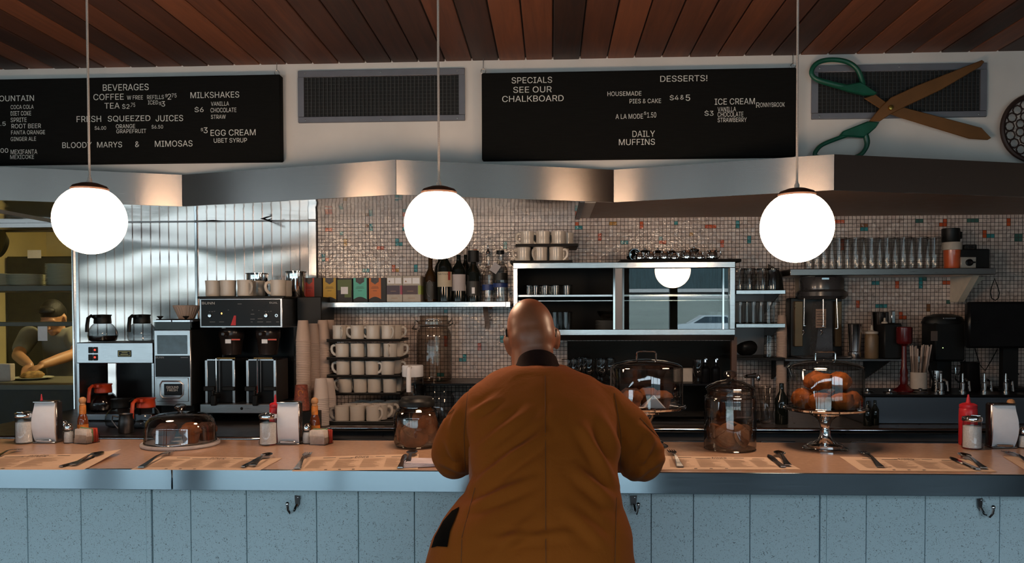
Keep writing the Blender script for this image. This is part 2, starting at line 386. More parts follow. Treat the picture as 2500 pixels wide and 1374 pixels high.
for t in ((796, 558, 2, 1, ORA), (897, 547, 1, 1, BRN), (906, 548, 1, 2, TEAL), (981, 547, 1, 1, ORA), (981, 556, 1, 1, TEAL), (843, 586, 1, 2, OCH), (963, 585, 1, 2, TEAL), (971, 594, 1, 1, TEAL),
          (917, 603, 2, 1, ORA), (788, 624, 1, 2, TEAL), (797, 633, 1, 1, ORA), (954, 650, 1, 2, ORA), (963, 659, 1, 1, OCH), (1010, 650, 1, 2, TEAL), (881, 659, 2, 1, TEAL), (1158, 604, 1, 1, ORA), (1233, 585, 1, 2, TEAL),
          (1401, 544, 1, 1, ORA), (1401, 554, 2, 1, TEAL), (1487, 544, 2, 1, OCH), (1458, 573, 1, 2, ORA), (1562, 543, 1, 2, ORA), (1515, 591, 2, 1, TEAL), (1609, 580, 1, 1, TEAL), (1609, 589, 2, 1, ORA), (1647, 542, 1, 1, TEAL),
          (1723, 551, 3, 1, ORA), (1687, 571, 1, 1, OCH), (1761, 589, 1, 2, ORA), (1799, 542, 1, 2, TEAL), (1828, 579, 1, 2, TEAL), (2036, 539, 3, 1, ORA), (2103, 548, 2, 1, BRN), (2103, 557, 2, 1, TEAL), (2238, 537, 2, 1, GRN),
          (2304, 537, 1, 1, ORA), (2295, 546, 2, 1, ORA), (2363, 535, 3, 1, GRN), (2461, 536, 1, 2, ORA), (2401, 564, 1, 2, ORA), (2412, 573, 2, 1, TEAL), (2480, 572, 2, 2, GRN), (2055, 588, 1, 3, ORA), (2186, 689, 1, 2, ORA),
          (2130, 690, 2, 1, TEAL), (2244, 679, 1, 3, TEAL), (2253, 679, 1, 1, GRN), (2303, 688, 2, 1, ORA), (2311, 735, 1, 1, GRN), (2092, 729, 1, 2, ORA), (2139, 747, 3, 1, TEAL), (2196, 764, 1, 2, ORA), (2205, 773, 1, 1, ORA), (1923, 730, 1, 1, TEAL),
          (2264, 745, 1, 2, BRN), (1087, 757, 1, 1, TEAL), (1187, 745, 2, 1, ORA), (1168, 837, 1, 2, ORA), (1217, 820, 1, 2, TEAL), (1131, 865, 1, 2, TEAL), (1121, 874, 1, 1, TEAL), (1068, 914, 2, 1, TEAL), (1080, 820, 1, 3, ORA), (830, 567, 1, 1, TEAL)): ct(*t)
bm = bmesh.new(); tl = bm.faces.layers.float.new('tint_f')
nI = int((4.2 - xt) / TP); nJ = int((zt0 - BC) / TP) + 1; tints = []
for i in range(nI):
    for j in range(-3, nJ):
        g = TP * .062; x0 = xt + i * TP + g; x1 = xt + (i + 1) * TP - g; z1 = zt0 - j * TP - g; z0 = z1 - TP + 2 * g
        if z1 > ZH0 + .02: continue
        ax, az = random.gauss(0, .022), random.gauss(0, .022); y = WB - .003
        h = (x1 - x0) / 2
        vs = [bm.verts.new((x, y + (ax * sx + az * sz) * h, z)) for x, z, sx, sz in ((x0, z0, -1, -1), (x1, z0, 1, -1), (x1, z1, 1, 1), (x0, z1, -1, 1))]
        fc = bm.faces.new(vs); k = col_tiles.get((i, j), 0); fc.material_index = k; tints.append(random.random() * (1 if random.random() < .85 else 0))
me = bpy.data.meshes.new('wall_tiles'); bm.to_mesh(me); bm.free()
at = me.attributes.new('tint', 'FLOAT', 'FACE'); at.data.foreach_set('value', tints)
for q in TM: me.materials.append(q)
structure('wall_back_tiles', me)
# ---- ribbed steel cladding left of the tiles
M_clad = steel('rippled_steel', (.68, .60, .565), .17, wav=.04, wscale=1.6, wstretch=(.7, .3, 2.0), brush=.05)
def cladding(u0, u1):
    g = B(); x0, x1 = X(u0, WB), X(u1, WB); p = m(22.7, WB); n = round((x1 - x0) / p); p = (x1 - x0) / n
    prof = []
    for k in range(n):
        a = x0 + k * p; prof += [(a, WB - .012), (a + .004, WB - .006), (a + .008, WB - .012)]
    prof.append((x1, WB - .012))
    vs = [(x, y) for x, y in prof]
    for (xa, ya), (xb, yb) in zip(vs, vs[1:]): g.quad((xa, ya, BC), (xb, yb, BC), (xb, yb, ZH0), (xa, ya, ZH0))
    bmesh.ops.remove_doubles(g.bm, verts=g.bm.verts, dist=1e-5)
    return g
structure('wall_left', cladding(196, 482).mesh('wall_left', M_clad, smooth=0))
structure('wall_left_panel', cladding(486, 756).mesh('wall_left_panel', M_clad, smooth=0))
g = B(); g.box(X(756, WB), X(777, WB), WB - .02, WB, BC, ZH0, bev=.004)
structure('trim_1', g.mesh('trim_1', M_steelc))
g = B(); g.box(xk, X(188, WB), WB - .03, WB, 0, ZH0, bev=.003); g.box(X(188, WB), X(197, WB), WB - .016, WB, 0, ZH0)
structure('trim_2', g.mesh('trim_2', M_steelc))
structure('trim_3', B().box(X(480, WB), X(487, WB), WB - .018, WB, BC, ZH0, bev=.003).mesh('trim_3', M_steelc))
# ---- hood: zigzag steel fascia and undersides
fv = [(-600, 4.04, 470), (-85, 3.71, 440), (445, 4.04, 465), (967, 3.71, 433), (1498, 4.04, 456), (2037, 3.71, 422), (2575, 4.04, 450), (3100, 3.71, 420)]
fp = [(pt(u, v, Y).x, Y) for u, Y, v in fv]
M_fascia = steel('fascia_steel', (.40, .36, .335), .24, aniso=.97, wav=.003, wscale=1.6, wstretch=(1, 1, .6), brush=.02, bstretch=(1.5, 1.5, 160))
hood = place([], 'hood', 'long zigzag stainless steel hood fascia running above the back counter', 'hood', (0, 0, 0))
for (xa, ya), (xb, yb) in zip(fp, fp[1:]):
    dx, dy = xb - xa, yb - ya; l = math.hypot(dx, dy); nx, ny = -dy / l, dx / l
    g = B(); t = .012; e = .0012 / l
    xa_, ya_, xb_, yb_ = xa + dx * e, ya + dy * e, xb - dx * e, yb - dy * e
    g.prism([(xa_, ya_), (xb_, yb_), (xb_ + nx * t, yb_ + ny * t), (xa_ + nx * t, ya_ + ny * t)], ZH0, ZH1, axis='Z')
    link('fascia_panel', g.mesh('fascia_panel', M_fascia, smooth=0), hood)
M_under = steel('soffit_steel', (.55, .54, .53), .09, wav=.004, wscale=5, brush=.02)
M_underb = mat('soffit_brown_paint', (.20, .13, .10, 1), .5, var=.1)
xs = X(1410, WB, 530)
def soffit(a, b_, mt_):
    pts = []
    for (xa, ya), (xb, yb) in zip(fp, fp[1:]):
        for k in range(13):
            x = xa + (xb - xa) * k / 12
            if a <= x <= b_: pts.append((x, ya + (yb - ya) * k / 12 + .013))
    poly = [(pts[0][0], WB)] + pts + [(pts[-1][0], WB)]
    link('soffit_panel', B().prism(poly[::-1], ZH0 + .004, ZH0 + .006, axis='Z').mesh('soffit_panel', mt_, smooth=0), hood)
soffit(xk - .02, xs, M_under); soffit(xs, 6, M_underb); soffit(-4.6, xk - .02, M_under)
link('soffit_trim', B().box(xs - .012, xs + .012, 4.0, WB, ZH0 - .004, ZH0 + .008).mesh('soffit_trim', M_darksteel), hood)
link('hood_top', B().prism([fp[0]] + [(x, y + .012) for x, y in fp[1:-1]] + [fp[-1], (fp[-1][0], WS + .02), (fp[0][0], WS + .02)], ZH1 - .02, ZH1 - .012, axis='Z').mesh('hood_top', M_steel, smooth=0), hood)
# ---- lunch counter
M_lam = mat('peach_laminate', (.50, .30, .20, 1), .22, var=.05, scale=60, spec=.45)
M_edge = steel('edge_steel', (.31, .38, .43), .16, aniso=.97, brush=.02, bstretch=(1, 2, 120), wav=.003, wscale=2.5, wstretch=(1, 1, .2))
counter = place([], 'lunch_counter', 'long diner counter with peach laminate top and steel edge band', 'counter', (0, 0, 0))
CL, CRX = -3.4, 3.4; ze = CT - .0715
link('worktop', B().box(CL, CRX, CF + .003, CB, CT - .03, CT).mesh('worktop', M_lam), counter)
xs2 = X(420, CF, 1180)
for a, b_ in ((CL, xs2 - .001), (xs2 + .001, CRX)):
    link('edge_band', B().box(a, b_, CF, CF + .02, ze, CT - .001, bev=.002).mesh('edge_band', M_edge), counter)
link('underside', B().box(CL, CRX, CF + .02, CB - .02, ze, CT - .03).mesh('underside', M_dark), counter)
mt, nt, b, N, L = newmat('speckled_laminate'); M_spk = mt
tc = N.new('ShaderNodeTexCoord')
n1 = N.new('ShaderNodeTexNoise'); n1.inputs['Scale'].default_value = 125; n1.inputs['Detail'].default_value = 3; n1.inputs['Distortion'].default_value = 2.4; L.new(tc.outputs['Object'], n1.inputs['Vector'])
mr = N.new('ShaderNodeMapRange'); mr.inputs[1].default_value = .60; mr.inputs[2].default_value = .66; L.new(n1.outputs[0], mr.inputs[0])
n2 = N.new('ShaderNodeTexNoise'); n2.inputs['Scale'].default_value = 3; L.new(tc.outputs['Object'], n2.inputs['Vector'])
m0 = N.new('ShaderNodeMix'); m0.data_type = 'RGBA'; m0.inputs['A'].default_value = (.54, .68, .73, 1); m0.inputs['B'].default_value = (.60, .72, .77, 1); L.new(n2.outputs[0], m0.inputs['Factor'])
m1 = N.new('ShaderNodeMix'); m1.data_type = 'RGBA'; m1.inputs['B'].default_value = (.16, .19, .21, 1); L.new(m0.outputs['Result'], m1.inputs['A']); L.new(mr.outputs[0], m1.inputs['Factor'])
L.new(m1.outputs['Result'], b.inputs['Base Color']); b.inputs['Roughness'].default_value = .45
CP = 2.70
seams = [-300, -190, -70, 67, 198, 358, 372, 466, 602, 773, 875, 1012, 1160, 1300, 1440, 1590, 1693, 1831, 2001, 2017, 2115, 2259, 2441, 2560, 2700]
for a, b_ in zip(seams, seams[1:]):
    nm = 'batten' if b_ - a < 20 else 'front_panel'; y = CP - (.006 if nm == 'batten' else 0)
    link(nm, B().box(X(a, CP, 1300) + .0012, X(b_, CP, 1300) - .0012, y, CP + .02, .08, ze, bev=.0015, seg=1).mesh(nm, M_spk), counter)
link('backing', B().box(CL, CRX, CP + .02, CP + .04, 0, ze).mesh('backing', M_dark), counter)
link('kick_plate', B().box(CL, CRX, CP + .0, CP + .02, 0, .08).mesh('kick_plate', M_darksteel), counter)
# ---- back counter
M_lino = mat('back_worktop', (.07, .065, .062, 1), .3, var=.2)
bcn = place([], 'back_counter', 'dark back counter with steel nosing behind the lunch counter', 'counter', (0, 0, 0))
xb = X(800, 4.0, 1045)
M_cab = mat('dark_cabinet', (.06, .058, .06, 1), .3, var=.2, scale=6)
link('cabinet', B().box(xk, xb, BL + .03, WB - .016, .0, BC - .03).mesh('cabinet', M_cab), bcn)
link('cabinet', B().box(xb, 3.9, BR + .03, WB - .016, .0, BC - .03).mesh('cabinet', M_cab), bcn)
link('worktop', B().box(xk, xb, BL, WB - .016, BC - .03, BC).mesh('worktop', M_darksteel), bcn)
link('worktop', B().box(xb, 3.9, BR, WB - .016, BC - .03, BC).mesh('worktop', M_lino), bcn)
link('nosing', B().tube([(xk, BL - .004, BC - .012), (xb, BL - .004, BC - .012)], .014, 10).mesh('nosing', M_chrome), bcn)
link('nosing', B().tube([(xb, BR - .004, BC - .012), (3.9, BR - .004, BC - .012)], .014, 10).mesh('nosing', M_chrome), bcn)
M_bluepanel = steel('blue_grey_steel', (.17, .18, .20), .38)
for u0, u1 in ((800, 945), (1600, 1722), (1860, 1945), (2080, 2350)):
    link('front_panel', B().box(X(u0, BR, 1070), X(u1, BR, 1070), BR + .014, BR + .03, .5, BC - .07, bev=.003).mesh('front_panel', M_bluepanel), bcn)
# ---------------------------------------------------------------- thing builder
class TH:
    """a thing whose parts are given in world coordinates"""
    def __init__(s, name, label, cat, loc, group=None, rz=0):
        s.loc = Vector(loc); s.r = empty(name, loc, 0); tag(s.r, label, cat, group)
    def add(s, pn, b, mt, under=None, label=None, smooth=40):
        bmesh.ops.translate(b.bm, vec=-s.loc, verts=b.bm.verts[:])
        o = link(pn, b.mesh(pn, mt, smooth), under or s.r)
        if label: o['label'] = label
        return o
def dup(root, loc, label=None, group=None, rz=None, scale=None):
    r = root.copy(); COL.objects.link(r); r.location = loc
    if rz is not None: r.rotation_euler = (0, 0, rz)
    if scale: r.scale = scale
    if label: r['label'] = label
    if group: r['group'] = group
    for ch in root.children:
        c = ch.copy(); COL.objects.link(c); c.parent = r
        for g in ch.children:
            d = g.copy(); COL.objects.link(d); d.parent = c
    return r
def rect(u0, v0, u1, v1, Y):
    uc, vc = (u0 + u1) / 2, (v0 + v1) / 2
    return pt(u0, vc, Y).x, pt(u1, vc, Y).x, pt(uc, v1, Y).z, pt(uc, v0, Y).z   # x0 x1 z0 z1
def pbox(b, u0, v0, u1, v1, Y, dep, bev=0, seg=1):
    x0, x1, z0, z1 = rect(u0, v0, u1, v1, Y); return b.box(x0, x1, Y, Y + dep, z0, z1, bev, seg)
def ptext(b, s, u0, v0, u1, v1, Y):
    x0, x1, z0, z1 = rect(u0, v0, u1, v1, Y); text_into(b, s, x0, x1, z0, z1, Y)
M_glass = glass('clear_glass'); M_glassd = glass('smoky_glass', (.82, .80, .78), rim=.3, rimcol=(.25, .24, .23))
M_rimglass = glass('thick_glass', (.90, .89, .88), ior=2.1, rim=.38, rimcol=(.16, .13, .11))
M_glass2 = glass('table_glass', (.93, .94, .94), ior=1.6, rim=.3, rimcol=(.40, .40, .39))
M_lip = glass('glass_lip', (.7, .7, .7), ior=3.4, rim=.4, rimcol=(.25, .25, .25), bump=0)
def lip(b_, *rz):
    b_.mi = 1
    for r, z, t in rz: b_.lathe([(r - t, z), (r, z + t), (r + t, z), (r, z - t), (r - t, z)], 36)
    b_.mi = 0; return b_
M_sugar = mat('sugar', (.72, .70, .68, 1), .8, scale=200, bump=.2)
M_paperw = mat('white_paper', (.90, .88, .90, 1), .75, var=.03, scale=30)
M_ceram = mat('cream_ceramic', (.60, .53, .46, 1), .2, var=.05, scale=9)
M_letter = mat('white_letters', (.72, .72, .68, 1), .6, var=.03)
M_ink = mat('dark_ink', (.05, .04, .035, 1), .7)
M_fadedink = mat('pale_ink', (.40, .25, .17, 1), .8)
M_wood1 = mat('turned_wood', (.50, .24, .10, 1), .45, var=.15, stretch=(1, 1, 6))
M_red = mat('red_plastic', (.55, .02, .03, 1), .3, var=.1)
# ---------------------------------------------------------------- pendant globe lamps
mt, nt, b, N, L = newmat('opal_globe'); M_globe = mt
b.inputs['Base Color'].default_value = (.9, .85, .75, 1); b.inputs['Emission Color'].default_value = (*LAMP_COL, 1); b.inputs['Emission Strength'].default_value = LAMP
M_cord = mat('white_cord', (.55, .47, .42, 1), .6, scale=300, var=.2)
M_cap = mat('bronze_cap', (.10, .055, .04, 1), .4, metal=.6)
pr = []
for r, t in ((.1265, k * math.pi / 24) for k in range(25)): pr.append((r * math.sin(t), -r * math.cos(t)))
gl_me = B().lathe([(q if q[0] > 1e-5 else (0, q[1])) for q in pr if q[1] < .113] + [(.052, .1135)], 40).mesh('globe', M_globe)
cap_me = B().lathe([(0, .140), (.012, .139), (.03, .136), (.058, .126), (.066, .116), (.064, .109), (.0, .109)], 32).mesh('cap', M_cap)
for u, v, lab, du in ((220, 537, 'lit white globe pendant lamp nearest the kitchen opening, left of three', -8), (1072, 547, 'lit white globe pendant lamp in the middle, above the wine bottles', -2), (1945, 554, 'lit white globe pendant lamp beside the giant scissors, right of three', 5)):
    p = pt(u, v, 2.9); h = ZC - p.z
    cord = B().tube([(0, 0, .138), (0, 0, h)], .0042, 8).lathe([(.009, .139), (.009, .150), (.0052, .156), (.0052, .162)], 12).mesh('cord', M_cord)
    cn = B().lathe([(0, h - .028), (.03, h - .026), (.055, h - .008), (.058, h)], 24).mesh('canopy', M_cord)
    place([('globe', gl_me), ('cap', cap_me), ('cord', cord), ('ceiling_canopy', cn)], 'pendant_lamp', lab, 'lamp', p, 0, 'globe pendant lamps over the counter')
# ---------------------------------------------------------------- menu boards
M_felt = mat('black_felt_board', (.007, .007, .0065, 1), .9, spec=.12, scale=220, stretch=(.05, 1, 1), var=.35, bump=.3, bscale=260)
M_eye = steel('eye_hook_steel', (.4, .38, .36), .3)
def board(lab, u0, v0, u1, v1, hooks, words):
    Y = WS - .05; x0, x1, z0, z1 = rect(u0, v0, u1, v1, Y)
    t = TH('menu_board', lab, 'menu board', ((x0 + x1) / 2, Y, z0))
    t.add('panel', B().box(x0, x1, Y, Y + .048, z0, z1, bev=.006), M_felt)
    w = B()
    for s, a, t0, c, t1 in words: ptext(w, s, a, t0, c, t1, Y - .0015)
    t.add('lettering', w, M_letter, smooth=0)
    for hu in hooks:
        x = pt(hu, v0, Y + .02).x; k = B()
        k.tube([(x + .012 * math.sin(a), Y + .02, z1 + .013 - .012 * math.cos(a)) for a in [q * math.pi / 6 for q in range(12)]], .0022, 6, closed=True)
        k.tube([(x, Y + .02, z1 + .024), (x, Y + .02, ZC + .005)], .0018, 6)
        t.add('hanging_hook', k, M_eye)
board('long black menu board listing beverages and milkshakes, left of the vents', -330, 190, 685, 399, (676, -300), [
    ('FOUNTAIN', -12, 233, 83, 247), ('COCA COLA', 26, 256, 82, 266), ('DIET COKE', 26, 271, 76, 282), ('SPRITE', 26, 287, 65, 298), ('2.5', -10, 297, 14, 307), ('ROOT BEER', 28, 302, 100, 313),
    ('FANTA ORANGE', 27, 318, 110, 328), ('GINGER ALE', 26, 334, 88, 344), ('4.00', -14, 362, 20, 373), ('MEXIFANTA', 26, 365, 91, 376), ('MEXICOKE', 25, 378, 83, 388),
    ('BEVERAGES', 251, 205, 363, 221), ('COFFEE', 228, 229, 302, 244), ('W FREE', 310, 233, 349, 243), ('REFILLS', 359, 232, 400, 242), ('$', 403, 229, 409, 238), ('2', 409, 229, 418, 243), ('75', 419, 228, 431, 238),
    ('TEA', 255, 251, 292, 265), ('$2', 298, 253, 316, 267), ('.75', 317, 251, 330, 261), ('ICED', 361, 245, 386, 255), ('$', 388, 248, 394, 257), ('3', 394, 247, 403, 260),
    ('FRESH', 187, 283, 247, 298), ('SQUEEZED', 263, 282, 367, 297), ('JUICES', 380, 281, 447, 296), ('$4.00', 231, 307, 259, 318), ('ORANGE', 283, 303, 330, 313), ('GRAPEFRUIT', 284, 315, 357, 325), ('$6.50', 370, 304, 398, 315),
    ('BLOODY', 152, 347, 224, 361), ('MARYS', 237, 346, 298, 360), ('&', 330, 345, 340, 359), ('MIMOSAS', 378, 343, 470, 358), ('MILKSHAKES', 465, 224, 584, 239), ('VANILLA', 515, 248, 559, 258), ('CHOCOLATE', 514, 263, 577, 274),
    ('STRAW', 515, 280, 551, 290), ('$6', 475, 260, 497, 275), ('$', 490, 312, 496, 321), ('3', 497, 311, 507, 325), ('EGG CREAM', 514, 316, 624, 331), ('UBET SYRUP', 522, 337, 603, 348)])
board('long black menu board listing specials, desserts and ice cream, beside the scissors', 1176, 171, 1945, 386, (1180, 1936), [
    ('SPECIALS', 1249, 188, 1348, 203), ('SEE OUR', 1253, 211, 1347, 226), ('CHALKBOARD', 1226, 233, 1376, 248), ('DESSERTS!', 1612, 184, 1727, 199), ('HOUSEMADE', 1483, 223, 1566, 234), ('PIES & CAKE', 1537, 241, 1614, 252),
    ('$4', 1635, 231, 1657, 246), ('&', 1661, 232, 1670, 243), ('5', 1674, 231, 1685, 246), ('A LA MODE', 1503, 278, 1570, 290), ('$', 1572, 272, 1578, 281), ('1.50', 1580, 274, 1602, 287), ('ICE CREAM', 1745, 240, 1843, 255),
    ('R', 1846, 250, 1855, 263), ('ONNYBROOK', 1856, 250, 1916, 261), ('$3', 1720, 269, 1742, 284), ('VANILLA', 1752, 261, 1797, 272), ('CHOCOLATE', 1752, 273, 1815, 285), ('STRAWBERRY', 1752, 287, 1823, 298), ('DAILY', 1544, 319, 1599, 334), ('MUFFINS', 1511, 339, 1599, 354)])
# ---------------------------------------------------------------- air vents
M_vent = mat('grey_vent_metal', (.22, .22, .25, 1), .42, metal=.5, var=.06)
M_slat = mat('vent_slat', (.075, .072, .07, 1), .5, metal=.5)
def vent(lab, u0, v0, u1, v1):
    Y = WS - .014; x0, x1, z0, z1 = rect(u0, v0, u1, v1, Y); t = TH('air_vent', lab, 'vent', ((x0 + x1) / 2, Y, z0))
    iw = m(15, Y); f = B(); a = (x0 + iw, x1 - iw, z0 + iw, z1 - iw * 1.1)
    f.box(x0, x1, Y, Y + .013, a[3], z1, bev=.003).box(x0, x1, Y, Y + .013, z0, a[2], bev=.003).box(x0, a[0], Y, Y + .013, a[2], a[3]).box(a[1], x1, Y, Y + .013, a[2], a[3])
    t.add('frame', f, M_vent)
    t.add('backing', B().box(a[0], a[1], Y + .011, Y + .013, a[2], a[3]), M_dark)
    s = B(); n = 39
    for k in range(1, n):
        x = a[0] + (a[1] - a[0]) * k / n; s.box(x - .0016, x + .0016, Y + .001, Y + .006, a[2], a[3])
    for k in range(1, 11):
        z = a[2] + (a[3] - a[2]) * k / 11; s.box(a[0], a[1], Y + .007, Y + .009, z - .0009, z + .0009)
    t.add('grille', s, M_slat, smooth=0)
    for fx in (.045, .5, .955):
        for z in (z1 - iw * .45, z0 + iw * .4): t.add('screw', B().lathe([(0, -.003), (.004, -.002), (.005, .001)], 10, (x0 + (x1 - x0) * fx, Y, z), 'Y'), M_eye)
vent('grey metal air vent grille between the two menu boards', 727, 169, 1135, 297)
vent('grey metal air vent grille behind the giant scissors', 1982, 156, 2410, 288)
# ---------------------------------------------------------------- giant scissors
M_green = mat('green_plastic', (.006, .085, .050, 1), .35, var=.2)
M_blade = mat('coppery_blade', (.20, .085, .025, 1), .45, metal=.35, var=.2, scale=6)
YS = WS - .055
def P2(u, v): p = pt(u, v, YS); return (p.x, p.z)
p0 = pt(2168, 265, YS); sc = TH('giant_scissors', 'giant open scissors with green handles mounted over the right vent', 'scissors', p0)
sc.add('blade', B().prism([P2(*q) for q in ((2112, 238), (2140, 228), (2172, 252), (2210, 260), (2400, 310), (2424, 335), (2415, 340), (2370, 337), (2200, 285), (2165, 272))], YS + .012, YS + .020, bev=.003), M_blade)
sc.add('blade', B().prism([P2(*q) for q in ((2122, 296), (2148, 296), (2172, 280), (2215, 258), (2300, 218), (2395, 162), (2404, 150), (2398, 146), (2375, 155), (2240, 208), (2175, 238), (2150, 262))], YS, YS + .008, bev=.003), M_blade)
def loop(pts, r):
    n = len(pts); P, R_ = [], []
    for i in range(n):
        p0_, p1, p2, p3 = [Vector(pts[(i + k) % n]) for k in (-1, 0, 1, 2)]
        for q in range(4):
            t = q / 4; P.append(.5 * (2 * p1 + (p2 - p0_) * t + (2 * p0_ - 5 * p1 + 4 * p2 - p3) * t * t + (3 * p1 - p0_ - 3 * p2 + p3) * t ** 3)); R_.append(r[i % len(r)] * (1 - t) + r[(i + 1) % len(r)] * t)
    return B().tube([(pt(u, v, YS + .01).x, YS + .01, pt(u, v, YS + .01).z) for u, v in P], R_, 10, closed=True)
h1 = loop([(1981, 175), (1990, 158), (2010, 148), (2040, 146), (2070, 152), (2092, 168), (2103, 190), (2106, 207), (2095, 216), (2060, 212), (2030, 205), (2000, 196), (1986, 188)], [.012] * 7 + [.014, .016, .016, .015, .014, .012])
h1.prism([P2(*q) for q in ((2040, 212), (2100, 200), (2112, 206), (2142, 226), (2135, 232), (2110, 232), (2070, 222))], YS - .006, YS + .024, bev=.006)
sc.add('handle', h1, M_green)
h2 = loop([(1991, 380), (1994, 366), (2010, 352), (2050, 336), (2085, 324), (2108, 325), (2117, 345), (2112, 365), (2095, 381), (2060, 388), (2020, 388)], [.011] * 4 + [.015, .016, .014] + [.011] * 4)
h2.prism([P2(*q) for q in ((2048, 332), (2058, 320), (2118, 296), (2147, 298), (2138, 312), (2122, 326), (2108, 336), (2075, 334))], YS - .006, YS + .024, bev=.006)
sc.add('handle', h2, M_green)
sc.add('pivot_screw', B().lathe([(0, -.012), (.011, -.010), (.013, 0), (.013, .01)], 16, (pt(2174, 263, YS).x, YS, pt(2174, 263, YS).z), 'Y'), mat('brass', (.55, .36, .08, 1), .25, metal=1))
# ---------------------------------------------------------------- round pierced iron ornament at the right
M_iron = mat('dark_iron', (.035, .018, .014, 1), .5, metal=.3)
cx = pt(2530, 312, WS - .04); R = m(77, WS); o = TH('iron_ornament', 'round pierced dark iron ornament at the wall\'s right end', 'wall ornament', cx)
o.add('rim', B().tube([(cx.x + R * math.cos(k * .131), cx.y, cx.z + R * math.sin(k * .131)) for k in range(48)], .012, 8, closed=True), M_iron)
g = B(); cells = []
for rr, n, q in ((.2, 6, 2.2), (.48, 12, 2.6), (.78, 18, 2.6)):
    for k in range(n):
        a = 2 * math.pi * (k + rr) / n; c = (cx.x + R * rr * math.cos(a), cx.z + R * rr * math.sin(a)); r_ = R * rr * math.pi / n
        g.tube([(c[0] + r_ * math.cos(t * .785), cx.y + .002, c[1] + r_ * math.sin(t * .785) * 1.05) for t in range(8)], .004, 6, closed=True)
o.add('openwork', g, M_iron)
# ---------------------------------------------------------------- coat hooks under the counter
def coathook(u, v, lab, rz):
    p = pt(u, v, CP - .002); k = B().prism([(-.012, 0), (.012, 0), (.009, -.03), (.0, -.042), (-.009, -.03)], -.004, 0)
    k2 = B().tube([(0, -.004, -.03), (0, -.018, -.05), (0, -.036, -.052), (0, -.045, -.04), (0, -.047, -.022)], [.005, .0055, .0055, .005, .006], 8).ball((0, -.047, -.02), .0075)
    k3 = B().ball((.004, -.004, -.006), .003, .002, .003)
    place([('plate', k.mesh('plate', M_darksteel)), ('hook', k2.mesh('hook', M_chrome)), ('screw', k3.mesh('screw', M_chrome))], 'coat_hook', lab, 'coat hook', p, rz, 'coat hooks under the counter')
coathook(727, 1209, 'chrome coat hook under the counter below the fork beside the caddy', -.5)
coathook(1546, 1209, 'chrome coat hook under the counter, just right of the man', .25)
coathook(2391, 1216, 'dark coat hook under the counter below the napkin dispenser at right', .5)
# ---------------------------------------------------------------- tableware and condiments on the lunch counter
def spec_shaker():
    g = B().lathe([(.0, .003), (.033, .002), (.0365, .004), (.0365, .014), (.0335, .02), (.0325, .09), (.0315, .108), (.0325, .112)], 28).mesh('body', M_glass)
    s = B().lathe([(0, .006), (.031, .006), (.0312, .086), (.02, .089), (0, .09)], 24).mesh('sugar', M_sugar)
    l = B().lathe([(.0345, .106), (.0352, .108), (.0352, .117), (.033, .122), (.02, .127), (0, .128)], 28).box(-.012, .012, -.03, .004, .125, .130, bev=.002).mesh('lid', M_chrome)
    return [('body', g), ('sugar', s), ('lid', l)]
def spec_salt(top=.052, fillmat=M_sugar):
    g = B().lathe([(0, .002), (.0185, .0), (.020, .003), (.0195, .03), (.0165, .05), (.0135, .056)], 10).mesh('body', M_glass)
    s = B().lathe([(0, .004), (.0175, .004), (.0178, .03), (.0155, top - .006), (0, top - .005)], 10).mesh('salt', fillmat)
    l = B().lathe([(.0145, .054), (.0150, .058), (.0148, .068), (.012, .076), (.006, .080), (0, .081)], 18).mesh('cap', M_chrome)
    return [('body', g), ('filling', s), ('cap', l)]
M_sauce = mat('hot_sauce', (.20, .045, .012, 1), .12, var=.2, coat=.5); M_orlab = mat('orange_label', (.62, .20, .03, 1), .5, scale=60, var=.3)
def spec_sauce():
    g = B().lathe([(0, .0), (.019, .0), (.021, .003), (.021, .075), (.018, .092), (.0125, .108), (.0125, .112)], 22).mesh('bottle', M_sauce)
    n = B().lathe([(.0128, .108), (.0130, .110), (.0130, .142), (.012, .144)], 20).mesh('neck_label', M_orlab)
    k = B().lathe([(.009, .143), (.012, .146), (.010, .150), (.0135, .157), (.0145, .164), (.0125, .172), (.006, .177), (0, .178)], 18).mesh('stopper', M_wood1)
    l = B().lathe([(.0213, .018), (.0213, .066)], 22).mesh('label', M_orlab)
    return [('bottle', g), ('label', l), ('neck_label', n), ('wooden_stopper', k)]
def spec_ketchup():
    g = B().lathe([(0, 0), (.031, 0), (.034, .004), (.034, .12), (.033, .145), (.030, .150)], 24).mesh('bottle', M_red)
    c = B().lathe([(.0315, .148), (.0325, .150), (.0325, .162), (.022, .168), (.010, .170), (.0075, .178), (.003, .203), (0, .204)], 24).mesh('nozzle_cap', M_red)
    return [('bottle', g), ('nozzle_cap', c)]
def spec_napkin(bulge):
    w, d, h = .044, .031, .168
    c = B().box(-w, w, -d + .014, d, .0, h, bev=.006).box(-w - .002, w + .002, -d, d, 0, .006, bev=.002)
    c.box(-w, w, -d + .002, -d + .02, h - .006, h + .001, bev=.002)
    n = B(); R = []
    for k in range(13):
        t = k / 12; z = .006 + t * (h - .010); y = -d + .013 - .010 * math.sin(math.pi * t) ** .7; xx = bulge * .010 * math.sin(math.pi * min(1, t * 1.15))
        R.append([(-w * .96 + min(0, xx) , y, z), (-w * .3 + xx * .5, y - .002, z), (w * .3 + xx * .5, y - .002, z), (w * .96 + max(0, xx), y, z), (w * .9, -d + .02, z), (-w * .9, -d + .02, z)])
    n.loft(R)
    cl = B().box(-w * .7, w * .7, -d - .003, -d + .004, .005, .016, bev=.003)
    return [('case', c.mesh('case', steel('dispenser_steel', (.30, .29, .29), .22))), ('napkins', n.mesh('napkins', M_paperw)), ('bottom_clip', cl.mesh('bottom_clip', M_chrome))]
